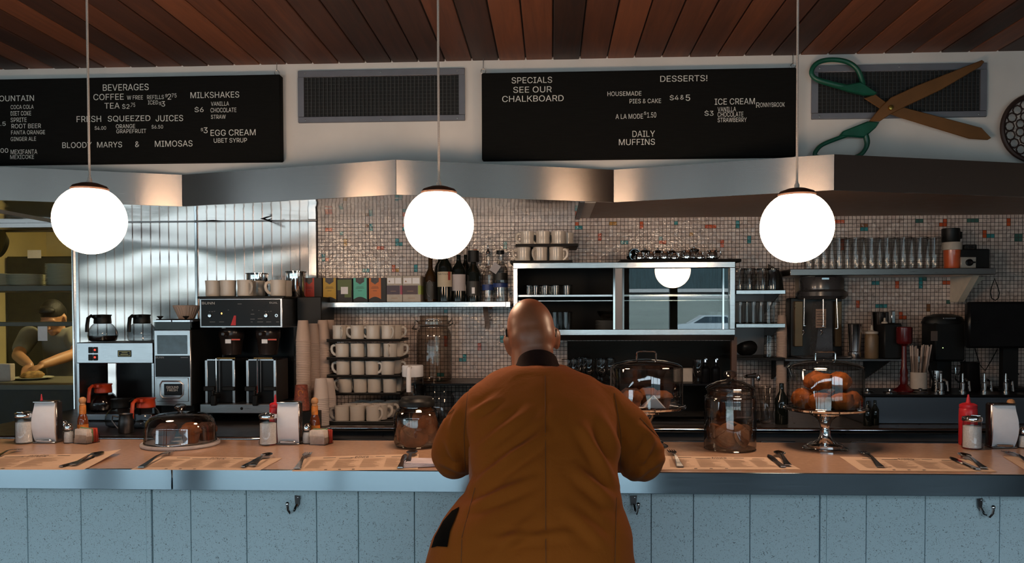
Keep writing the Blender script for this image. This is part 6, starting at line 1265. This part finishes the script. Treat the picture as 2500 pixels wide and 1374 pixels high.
x0, x1, a, b_ = rect(108, 806, 131, 831, 5.0); place(B().box(x0, x1, 4.935, 4.937, a, zk2 - .0265).mesh('order_ticket', M_paperw), 'order_ticket', 'white order ticket hanging from the lower pass shelf', 'paper', (0, 0, 0))
q = pt(75, 926, 5.2); place(kp, 'plate', 'plate of food under the cook\'s hands on the pass', 'plate', (q.x, 5.22, zp + .0005), 0, None, 1.1)
place(B().ball((0, 0, .02), .075, .07, .025, 18).jitter(.02, 22, 4).mesh('food', mat('food', (.30, .17, .05, 1), .7, var=.5, scale=40)), 'food', 'browned food heaped on the plate under the cook\'s hands', 'food', (q.x, 5.22, zp + .0075))
x0, x1, a, b_ = rect(-40, 888, 25, 922, 5.05); place(B().box(x0, x1, 5.05, 5.10, zp + .0005, b_, bev=.004).mesh('napkin_box', M_tw), 'napkin_box', 'pale box at the left end of the pass counter', 'box', (0, 0, 0))
# ---------------------------------------------------------------- figures
def ell(c, rx, ry, n=24, tilt=(0, 0), p=2.0):
    """ring around a point: half width rx (x), half depth ry (y), tilted by slopes"""
    R = []
    for k in range(n):
        a = 2 * math.pi * k / n; ca, sa = math.cos(a), math.sin(a)
        x = math.copysign(abs(ca) ** (2 / p), ca) * rx; y = math.copysign(abs(sa) ** (2 / p), sa) * ry
        R.append((c[0] + x, c[1] + y, c[2] + x * tilt[0] + y * tilt[1]))
    return R
def limb(b_, pts, rs, seg=18):
    pts = [Vector(p) for p in pts]; P, Rr = [], []
    n = len(pts)
    for i in range(n - 1):
        p0_, p1, p2, p3 = pts[max(0, i - 1)], pts[i], pts[i + 1], pts[min(n - 1, i + 2)]
        for s in range(6):
            t = s / 6; P.append(.5 * ((2 * p1) + (p2 - p0_) * t + (2 * p0_ - 5 * p1 + 4 * p2 - p3) * t * t + (3 * p1 - p0_ - 3 * p2 + p3) * t ** 3)); Rr.append(rs[i] * (1 - t) + rs[i + 1] * t)
    P.append(pts[-1]); Rr.append(rs[-1])
    b_.tube(P, Rr, seg); b_.ball(P[0], Rr[0], seg=16); b_.ball(P[-1], Rr[-1], seg=16)
def hand(b_, wr, fwd, side, up, curl=.5, s=1.0):
    """palm with four bent fingers and a thumb leaving its side; side points to the thumb"""
    f, sd, u = Vector(fwd).normalized(), Vector(side).normalized(), Vector(up).normalized(); w = Vector(wr)
    R = Matrix((sd, f, u)).transposed()
    b_.ball(w + f * .048 * s, .042 * s, .052 * s, .016 * s, 16, rot=R)
    for k, (o, L_) in enumerate(((.030, .070), (.010, .078), (-.011, .072), (-.030, .056))):
        p = w + f * .085 * s + sd * o * s; d = f.copy(); P = [p - f * .02 * s, p]
        for j, q in enumerate((.45, .32, .23)):
            a = curl * (j + .6) * .55; d = f * math.cos(a) - u * math.sin(a); P.append(P[-1] + d * L_ * q * s)
        b_.tube(P, [.0095 * s, .0092 * s, .0088 * s, .0080 * s, .0066 * s], 10); b_.ball(P[-1], .0066 * s, seg=8)
    p = w + f * .030 * s + sd * .030 * s; q = p + (sd * .75 + f * .6).normalized() * .036 * s; e_ = q + (f * .9 + sd * .2 - u * .3).normalized() * .030 * s
    b_.tube([p - sd * .012 * s, p, q, e_], [.013 * s, .0125 * s, .0105 * s, .0080 * s], 10); b_.ball(e_, .0080 * s, seg=8)
def head(b_, c, s=1.0, pitch=0, yaw=0, roll=0):
    """skull, jaw, face and ears around c (centre of the skull); the face looks to +y before turning"""
    R = Matrix.Rotation(yaw, 3, 'Z') @ Matrix.Rotation(roll, 3, 'Y') @ Matrix.Rotation(pitch, 3, 'X'); c = Vector(c)
    def e(p, rx, ry, rz, rot=None, seg=24): b_.ball(c + R @ (Vector(p) * s), rx * s, ry * s, rz * s, seg, rot=R @ rot if rot else R)
    e((0, -.006, .012), .0765, .096, .098, seg=36); e((0, -.025, -.020), .074, .078, .080); e((0, .03, -.035), .064, .066, .085); e((0, .055, -.085), .046, .042, .042); e((0, -.035, -.07), .062, .055, .07)
    e((0, .083, .012), .055, .018, .02); e((0, .098, -.028), .012, .018, .028); e((0, .112, -.042), .016, .014, .012)
    e((0, .090, -.073), .026, .013, .006); e((0, .089, -.083), .022, .013, .007); e((0, .086, -.108), .022, .016, .018)
    for sx in (-1, 1):
        e((sx * .034, .072, -.006), .017, .016, .011); e((sx * .044, .066, -.035), .022, .022, .018)
        rot = Matrix.Rotation(-sx * .55, 3, 'Z') @ Matrix.Rotation(-.15, 3, 'X')
        e((sx * .079, -.002, -.030), .008, .021, .033, rot, 18); e((sx * .084, -.012, -.020), .006, .016, .022, rot, 14); e((sx * .075, .006, -.055), .008, .011, .013, rot, 14)
# ---- the man at the counter, seen from behind
M_skin = mat('tan_skin', (.29, .095, .042, 1), .42, var=.10, scale=26, bump=.04, bscale=240, spec=.5)
Yh = 2.58; hc = pt(1297, 812, Yh)
man = empty('person', (hc.x, 2.25, 0)); tag(man, 'bald man in a tan canvas jacket sitting hunched at the counter, back turned', 'person')
ml = man.location
def W3(u, v, Y): return pt(u, v, Y)
bd = B(); head(bd, hc, 1.0, -.28, .05, -.13)
limb(bd, [hc + Vector((0, -.03, -.05)), hc + Vector((.008, -.06, -.14)), hc + Vector((.012, -.12, -.22))], [.064, .069, .085])
ax = hc.x + .015
bd.loft([ell((ax, 2.18, .58), .17, .13), ell((ax, 2.20, .72), .19, .13), ell((ax, 2.25, .88), .185, .12), ell((ax, 2.33, 1.05), .195, .115), ell((ax, 2.40, 1.15), .15, .08), ell((ax, 2.44, 1.22), .10, .07)])
els, ers = W3(1108, 1110, 2.5), W3(1566, 1116, 2.5); els.z = ers.z = CT + .058
wl = Vector((els.x + .12, 2.80, CT + .045)); wr = Vector((ers.x - .12, 2.80, CT + .045))
limb(bd, [W3(1190, 1015, 2.40), (els + W3(1175, 1005, 2.40)) / 2 + Vector((-.005, 0, 0)), els], [.048, .046, .040]); limb(bd, [els, (els + wl) / 2, wl], [.040, .038, .028])
limb(bd, [W3(1466, 1015, 2.40), (ers + W3(1480, 1005, 2.40)) / 2 + Vector((.005, 0, 0)), ers], [.048, .046, .040]); limb(bd, [ers, (ers + wr) / 2, wr], [.040, .038, .028])
hand(bd, wl, (.8, .6, -.10), (.6, -.8, .0), (0, 0, 1), .55); hand(bd, wr, (-.8, .6, -.10), (-.6, -.8, .0), (0, 0, 1), .55)
for sx in (-1, 1):
    hp = Vector((ax + sx * .10, 2.17, .60)); kn_ = Vector((ax + sx * .16, 2.53, .585)); an = Vector((ax + sx * .15, 2.46, .26))
    limb(bd, [hp, (hp + kn_) / 2, kn_], [.095, .08, .062]); limb(bd, [kn_, (kn_ + an) / 2 + Vector((0, -.01, 0)), an], [.06, .052, .036]); limb(bd, [an, an + Vector((0, .11, -.035)), an + Vector((0, .17, -.04))], [.038, .034, .026])
bm_ = fuse(bd, .0055, 5, M_skin, 'body')
bm_.transform(Matrix.Translation(-ml)); link('body', bm_, man)
gl_ = B()
for sx in (-1, 1): gl_.tube([hc + Vector((sx * .075, .07, -.005)), hc + Vector((sx * .079, .0, .012)), hc + Vector((sx * .080, -.020, .010)), hc + Vector((sx * .078, -.032, -.012))], .0028, 6)
for sx in (-1, 1): gl_.tube([hc + Vector((sx * .034 + .024 * math.cos(a), .098, -.016 + .018 * math.sin(a))) for a in [q * math.pi / 8 for q in range(16)]], .0022, 6, closed=True)
gl_.tube([hc + Vector((-.012, .104, -.012)), hc + Vector((.012, .104, -.012))], .0022, 6)
bmesh.ops.translate(gl_.bm, vec=-ml, verts=gl_.bm.verts[:]); link('eyeglasses', gl_.mesh('eyeglasses', M_black), man)
# trousers and shoes
M_jean = mat('dark_trousers', (.02, .022, .03, 1), .8, var=.2)
tr_ = B()
for sx in (-1, 1):
    hp = Vector((ax + sx * .10, 2.17, .60)); kn_ = Vector((ax + sx * .16, 2.53, .585)); an = Vector((ax + sx * .15, 2.46, .26))
    limb(tr_, [hp, (hp + kn_) / 2, kn_], [.108, .092, .074]); limb(tr_, [kn_, (kn_ + an) / 2, an + Vector((0, 0, .04))], [.073, .066, .056])
tr_.ball((ax, 2.16, .62), .20, .15, .13)
tm = fuse(tr_, .012, 4, M_jean, 'trousers'); tm.transform(Matrix.Translation(-ml)); link('trousers', tm, man)
M_shoe = mat('dark_shoe', (.015, .012, .01, 1), .5)
for sx in (-1, 1):
    an = Vector((ax + sx * .15, 2.46, .26)); s_ = B().loft([ell(an + Vector((0, .06, -.080)), .05, .14, p=2.6), ell(an + Vector((0, .06, -.055)), .052, .142, p=2.6), ell(an + Vector((0, .05, -.02)), .046, .11), ell(an + Vector((0, -.005, .03)), .045, .05)])
    bmesh.ops.translate(s_.bm, vec=-ml, verts=s_.bm.verts[:]); link('shoe', s_.mesh('shoe', M_shoe), man)
# jacket
mt, nt, b, N, L = newmat('tan_canvas'); M_jack = mt
tc = N.new('ShaderNodeTexCoord'); n1 = N.new('ShaderNodeTexNoise'); n1.inputs['Scale'].default_value = 5; n1.inputs['Detail'].default_value = 5; L.new(tc.outputs['Object'], n1.inputs['Vector'])
m0 = N.new('ShaderNodeMix'); m0.data_type = 'RGBA'; m0.inputs['A'].default_value = (.27, .067, .007, 1); m0.inputs['B'].default_value = (.34, .088, .010, 1); L.new(n1.outputs[0], m0.inputs['Factor']); L.new(m0.outputs['Result'], b.inputs['Base Color'])
b.inputs['Roughness'].default_value = .85; b.inputs['Specular IOR Level'].default_value = .1; b.inputs['Sheen Weight'].default_value = .03
n2 = N.new('ShaderNodeTexNoise'); n2.inputs['Scale'].default_value = 420; L.new(tc.outputs['Object'], n2.inputs['Vector'])
n3 = N.new('ShaderNodeTexNoise'); n3.inputs['Scale'].default_value = 9; n3.inputs['Detail'].default_value = 3; n3.inputs['Distortion'].default_value = .8; L.new(tc.outputs['Object'], n3.inputs['Vector'])
b1 = N.new('ShaderNodeBump'); b1.inputs['Strength'].default_value = .25; b1.inputs['Distance'].default_value = .0015; L.new(n2.outputs[0], b1.inputs['Height'])
b2 = N.new('ShaderNodeBump'); b2.inputs['Strength'].default_value = .5; b2.inputs['Distance'].default_value = .012; L.new(n3.outputs[0], b2.inputs['Height']); L.new(b1.outputs[0], b2.inputs['Normal']); L.new(b2.outputs[0], b.inputs['Normal'])
M_lining = mat('black_lining', (.003, .0025, .002, 1), .9, spec=.05); M_collar = mat('dark_corduroy', (.018, .007, .005, 1), .85, spec=.1, scale=90, stretch=(1, 1, .1), bump=.3)
jk = B(); rows = []
for v, ul, ur, Yc_, ry in ((1500, 1012, 1572, 2.15, .20), (1440, 1018, 1566, 2.15, .20), (1374, 1032, 1551, 2.16, .195), (1330, 1046, 1550, 2.17, .19), (1290, 1068, 1540, 2.18, .185), (1245, 1103, 1526, 2.20, .18), (1205, 1138, 1519, 2.22, .175), (1160, 1146, 1514, 2.25, .17), (1100, 1142, 1513, 2.29, .165), (1040, 1134, 1512, 2.33, .155), (1000, 1128, 1508, 2.36, .145), (965, 1135, 1500, 2.385, .130), (940, 1156, 1475, 2.405, .115), (920, 1186, 1446, 2.425, .105), (903, 1222, 1410, 2.445, .098), (893, 1250, 1384, 2.46, .092)):
    Ye = Yc_ - ry * .35; a_, b__ = pt(ul, v, Ye), pt(ur, v, Ye); rows.append(ell(((a_.x + b__.x) / 2, Yc_, (a_.z + b__.z) / 2), (b__.x - a_.x) / 2, ry, 40, (0, 0), 2.25))
jk.loft(rows)
shl, shr = W3(1182, 1000, 2.395), W3(1474, 1000, 2.395)
limb(jk, [shl, W3(1140, 1056, 2.42), els + Vector((.004, .0, .012)), (els + wl) / 2 + Vector((0, 0, .02)), wl - (wl - els) * .12 + Vector((0, 0, .012))], [.078, .084, .078, .066, .052], 24)
limb(jk, [shr, W3(1526, 1060, 2.42), ers + Vector((-.004, .0, .012)), (ers + wr) / 2 + Vector((0, 0, .02)), wr - (wr - ers) * .12 + Vector((0, 0, .012))], [.078, .086, .080, .066, .052], 24)
jm_ = fuse(jk, .0085, 8, M_jack, 'jacket')
# folds: ridges of cloth worked into the surface
FOLDS = [((1150, 1190), (1330, 1060), .012, .022), ((1140, 1240), (1300, 1170), .008, .02), ((1165, 1100), (1290, 1000), .006, .018), ((1150, 1015), (1215, 970), .006, .016), ((1500, 1180), (1420, 1040), .009, .02), ((1510, 1110), (1465, 1010), .007, .02), ((1500, 1230), (1400, 1140), .007, .022), ((1180, 1320), (1420, 1300), .005, .02), ((1090, 1070), (1120, 1140), .007, .016), ((1075, 1130), (1140, 1150), .007, .014), ((1590, 1080), (1560, 1150), .008, .016), ((1620, 1120), (1545, 1165), .007, .014), ((1120, 1000), (1100, 1050), .006, .014), ((1560, 1040), (1600, 1075), .006, .014), ((1200, 1360), (1320, 1250), .006, .025), ((1480, 1330), (1380, 1240), .006, .025)]
SEAMS = [((1331, 870), (1333, 1500)), ((1142, 955), (1133, 1060)), ((1133, 1060), (1137, 1170)), ((1500, 960), (1516, 1060)), ((1516, 1060), (1515, 1180)), ((1160, 1190), (1128, 1310)), ((1128, 1310), (1122, 1500)), ((1505, 1215), (1498, 1500)), ((1085, 1018), (1108, 1000)), ((1562, 1020), (1625, 1085))]
Minv = CR.transposed()
def proj(p):
    q = Minv @ (Vector(p) - CAM); return 1250 + F * q.x / -q.z, PY - F * q.y / -q.z
def sdist(p, a_, b_):
    dx, dy = b_[0] - a_[0], b_[1] - a_[1]; L2 = dx * dx + dy * dy; t = max(0, min(1, ((p[0] - a_[0]) * dx + (p[1] - a_[1]) * dy) / L2)); return math.hypot(p[0] - a_[0] - t * dx, p[1] - a_[1] - t * dy), t
nrm = [v.normal.copy() for v in jm_.vertices]
for v, n in zip(jm_.vertices, nrm):
    d = 0
    if n.y < .35:
        q = proj(v.co)
        for a_, b_, amp, wd in FOLDS:
            s_, t = sdist(q, a_, b_); s_ /= wd * 812; 
            if s_ < 3: d += 1.5 * amp * (math.exp(-s_ * s_ * 2.2) - .55 * math.exp(-(s_ - 1.3) ** 2 * 3)) * math.sin(math.pi * min(1, max(0, .08 + .84 * t)))
        for a_, b_ in SEAMS:
            s_, t = sdist(q, a_, b_)
            if s_ < 9: d -= .0034 * math.exp(-(s_ / 3.2) ** 2)
    d += .006 * noise.noise(v.co * 7 + Vector((3, 1, 2))) + .003 * noise.noise(v.co * 17)
    v.co += n * d
jm_.transform(Matrix.Translation(-ml)); jo = link('jacket', jm_, man); jo['label'] = 'tan canvas jacket with a centre back seam'
# corduroy collar, black pocket lining, seam threads
co = B(); nk = Vector((pt(1312, 880, 2.5).x, hc.y - .075, hc.z - .088)); rr_ = []
for dz, rx, ry, y in ((-.060, .092, .092, 0), (-.040, .078, .080, -.002), (-.012, .066, .072, -.004), (.0, .062, .068, -.004), (-.002, .057, .062, -.002), (-.04, .060, .066, 0)): rr_.append(ell(nk + Vector((0, y, dz)), rx, ry, 36, (.03, -.60)))
co.loft(rr_, cap=False); bmesh.ops.translate(co.bm, vec=-ml, verts=co.bm.verts[:])
o = link('collar', co.mesh('collar', M_collar), jo); o['label'] = 'dark corduroy collar'
def onj(u, v):
    """point on the jacket surface under a pixel"""
    o_ = CAM - ml; d_ = ray(u, v); ok, loc, n, i = jo.ray_cast(o_, d_); return (loc, n) if ok else (None, None)
bpy.context.view_layer.update()
pl = []
for u, v in ((1122, 1242), (1112, 1270), (1100, 1300), (1094, 1336), (1070, 1334), (1048, 1338), (1040, 1335), (1056, 1312), (1082, 1278), (1104, 1252)):
    l_, n = onj(u, v)
    if l_ is None: l_, n = onj(u + 8, v)
    if l_ is not None: pl.append(l_ + n * .004)
if len(pl) > 4:
    g = B(); c_ = sum(pl, Vector()) / len(pl); l_, n = onj(1088, 1300); c_ = (l_ + n * .006) if l_ is not None else c_
    vs = [g.bm.verts.new(q) for q in pl]; vb = [g.bm.verts.new(q + Vector((0, .02, 0))) for q in pl]; cv = g.bm.verts.new(c_)
    for k in range(len(vs)): g.bm.faces.new((vs[k], vs[(k + 1) % len(vs)], cv)); g.bm.faces.new((vs[k], vb[k], vb[(k + 1) % len(vs)], vs[(k + 1) % len(vs)]))
    o = link('pocket_lining', g.mesh('pocket_lining', M_lining), jo); o['label'] = 'black lining showing at the left side slit'
M_thread = mat('seam_thread', (.16, .05, .012, 1), .8)
th = B()
for a_, b_ in SEAMS:
    P = []
    for k in range(25):
        t = k / 24; l_, n = onj(a_[0] + (b_[0] - a_[0]) * t, a_[1] + (b_[1] - a_[1]) * t)
        if l_ is not None: P.append(l_ + n * .0004)
    if len(P) > 3: th.tube(P, .0011, 5)
link('seam_stitching', th.mesh('seam_stitching', M_thread), jo)
# stool under the man
M_vinyl = mat('stool_vinyl', (.05, .02, .015, 1), .4)
st = TH('bar_stool', 'round counter stool under the seated man', 'stool', (ax, 2.17, 0))
st.add('seat', B().lathe([(0, .455), (.16, .455), (.175, .465), (.178, .49), (.165, .508), (0, .512)], 36, (ax, 2.17, 0)), M_vinyl); st.add('post', B().lathe([(.03, .02), (.03, .455)], 20, (ax, 2.17, 0)), M_chrome); st.add('base', B().lathe([(0, 0), (.19, 0), (.19, .01), (.05, .03), (.03, .04)], 32, (ax, 2.17, 0)), M_chrome)
st.add('foot_ring', B().tube([(ax + .19 * math.cos(k * .262), 2.17 + .19 * math.sin(k * .262), .20) for k in range(24)], .01, 8, closed=True).tube([(ax - .19, 2.17, .2), (ax + .19, 2.17, .2)], .008, 8), M_chrome)
# ---- the cook in the kitchen
M_skin2 = mat('cook_skin', (.42, .22, .12, 1), .5, var=.08)
Yk_ = 5.85; kc = pt(129, 770, Yk_); ck_ = empty('person', (kc.x, Yk_, 0)); tag(ck_, 'dark-haired cook in a grey T-shirt bending over a plate behind the pass', 'person'); cl_ = ck_.location
def K(u, v, Y): return pt(u, v, Y)
bd = B(); head(bd, kc, 1.0, -.62, math.pi + .1)
limb(bd, [kc + Vector((0, .03, -.05)), kc + Vector((0, .08, -.15)), kc + Vector((0, .12, -.22))], [.052, .054, .07])
tx = kc.x + .02; yb_ = Yk_ + .12
bd.loft([ell((tx, yb_ + .06, .82), .15, .11), ell((tx, yb_ + .06, 1.0), .155, .11), ell((tx, yb_ + .03, 1.16), .17, .11), ell((tx, yb_, 1.28), .165, .09), ell((tx, yb_, 1.34), .10, .07)])
for sx, sh_, el_, wr_ in ((-1, K(66, 822, 5.95), K(44, 868, 5.75), K(72, 892, 5.45)), (1, K(186, 822, 5.95), K(188, 862, 5.75), K(104, 890, 5.42))):
    limb(bd, [sh_, (sh_ + el_) / 2, el_], [.055, .048, .042]); limb(bd, [el_, (el_ + wr_) / 2, wr_], [.042, .040, .028])
    hand(bd, wr_, (-sx * .35, -.85, -.45), (-sx * .8, .3, 0), (0, -.4, .9), .9)
for sx in (-1, 1):
    hp = Vector((tx + sx * .09, yb_ + .06, .82)); kn_ = Vector((tx + sx * .10, yb_ + .04, .46)); an = Vector((tx + sx * .10, yb_ + .08, .08)); limb(bd, [hp, kn_, an], [.09, .062, .04]); limb(bd, [an, an + Vector((0, -.12, -.045))], [.04, .03])
hm_ = fuse(bd, .006, 4, M_skin2, 'body'); hm_.transform(Matrix.Translation(-cl_)); link('body', hm_, ck_)
M_hair = mat('black_hair', (.010, .009, .008, 1), .55, bump=.5, scale=60, stretch=(1, 1, .2))
hr = B(); R = Matrix.Rotation(math.pi + .1, 3, 'Z') @ Matrix.Rotation(-.62, 3, 'X')
hr.ball(kc + R @ Vector((0, -.012, .034)), .082, .098, .088, 24, rot=R); hr.ball(kc + R @ Vector((0, .055, .085)), .062, .040, .030, 18, rot=R); hr.ball(kc + R @ Vector((0, -.05, .0)), .078, .066, .085, 20, rot=R)
hh = fuse(hr, .006, 3, M_hair, 'hair'); hh.transform(Matrix.Translation(-cl_)); link('hair', hh, ck_)
M_tee = mat('grey_tshirt', (.20, .20, .16, 1), .85, var=.12, bump=.2, scale=8)
ts = B(); ts.loft([ell((tx, yb_ + .06, .86), .172, .13), ell((tx, yb_ + .06, 1.0), .175, .13), ell((tx, yb_ + .03, 1.16), .19, .128), ell((tx, yb_, 1.28), .18, .105), ell((tx, yb_ - .01, 1.345), .095, .078)])
for sh_, el_ in ((K(66, 822, 5.95), K(44, 868, 5.75)), (K(186, 822, 5.95), K(188, 862, 5.75))): limb(ts, [sh_ + Vector((.02 if sh_.x < tx else -.02, 0, .01)), sh_ * .4 + el_ * .6], [.076, .064])
tt = fuse(ts, .01, 5, M_tee, 't_shirt'); tt.transform(Matrix.Translation(-cl_)); link('t_shirt', tt, ck_)
ap = B().loft([ell((tx, yb_ + .03, .45), .19, .15), ell((tx, yb_ + .05, .80), .185, .145), ell((tx, yb_ + .055, .98), .182, .138)]); bmesh.ops.translate(ap.bm, vec=-cl_, verts=ap.bm.verts[:]); link('apron', ap.mesh('apron', mat('dark_apron', (.02, .02, .018, 1), .8)), ck_)
# ================================================================ street outside the front windows (seen mirrored in the case door)
M_road = mat('asphalt', (.42, .44, .42, 1), .8, var=.15, scale=2, stretch=(1, .2, 1))
o = structure('road', B().box(-60, 60, -62, YF - .2, -.32, -.15).mesh('road', M_road))
M_fac = mat('teal_cladding', (.055, .09, .095, 1), .6, var=.35, scale=3, stretch=(3, 1, .3)); M_conc = mat('pale_concrete', (.42, .45, .40, 1), .8, var=.15, scale=.6, stretch=(.2, 1, 3))
fb = TH('building', 'long teal-clad building across the street, mirrored in the case door', 'building', (8, -50, -.15))
fb.add('upper_wall', B().box(-60, 60, -56, -50, 3.2, 11), M_fac); fb.add('lower_wall', B().box(-60, 60, -56, -50, -.15, 2.5), M_conc); fb.add('white_band', B().box(-60, 60, -50.2, -50, 2.5, 2.75).box(-60, 60, -50.2, -50, 2.95, 3.2), M_white)
fb.add('dark_band', B().box(-60, 60, -50.1, -50, 2.75, 2.95), M_dark)
M_car = mat('white_car_paint', (.75, .80, .82, 1), .25, var=.02, coat=.6); M_cwin = mat('car_window', (.02, .05, .07, 1), .08)
cr_ = TH('car', 'pale hatchback parked across the street, mirrored in the case door', 'car', (8.9, -38, -.15)); z = -.15
g = B().loft([[(6.9, y, z + .3), (6.9, y, z + .75), (7.3, y, z + .95), (8.2, y, z + 1.0), (10.5, y, z + 1.0), (10.95, y, z + .8), (11.0, y, z + .3)] for y in (-38.85, -38.8, -37.25, -37.2)]); cr_.add('body', g, M_car)
g = B().loft([[(7.9, y, z + .98), (8.7, y, z + 1.46), (10.0, y, z + 1.46), (10.75, y, z + .98)] for y in (-38.7, -37.3)]); cr_.add('cabin', g, M_car)
g = B().prism([(8.12, z + 1.02), (8.75, z + 1.38), (9.95, z + 1.38), (10.5, z + 1.02)], -37.29, -37.27); cr_.add('side_window', g, M_cwin)
for x in (7.75, 10.2):
    for y in (-38.8, -37.2): cr_.add('wheel', B().lathe([(0, -.1), (.2, -.1), (.32, -.08), (.32, .08), (.2, .1), (0, .1)], 24, (x, y, z + .32), 'Y'), M_black)
cr_.add('tail_light', B().box(6.88, 7.1, -37.4, -37.19, z + .72, z + .88), M_sw)
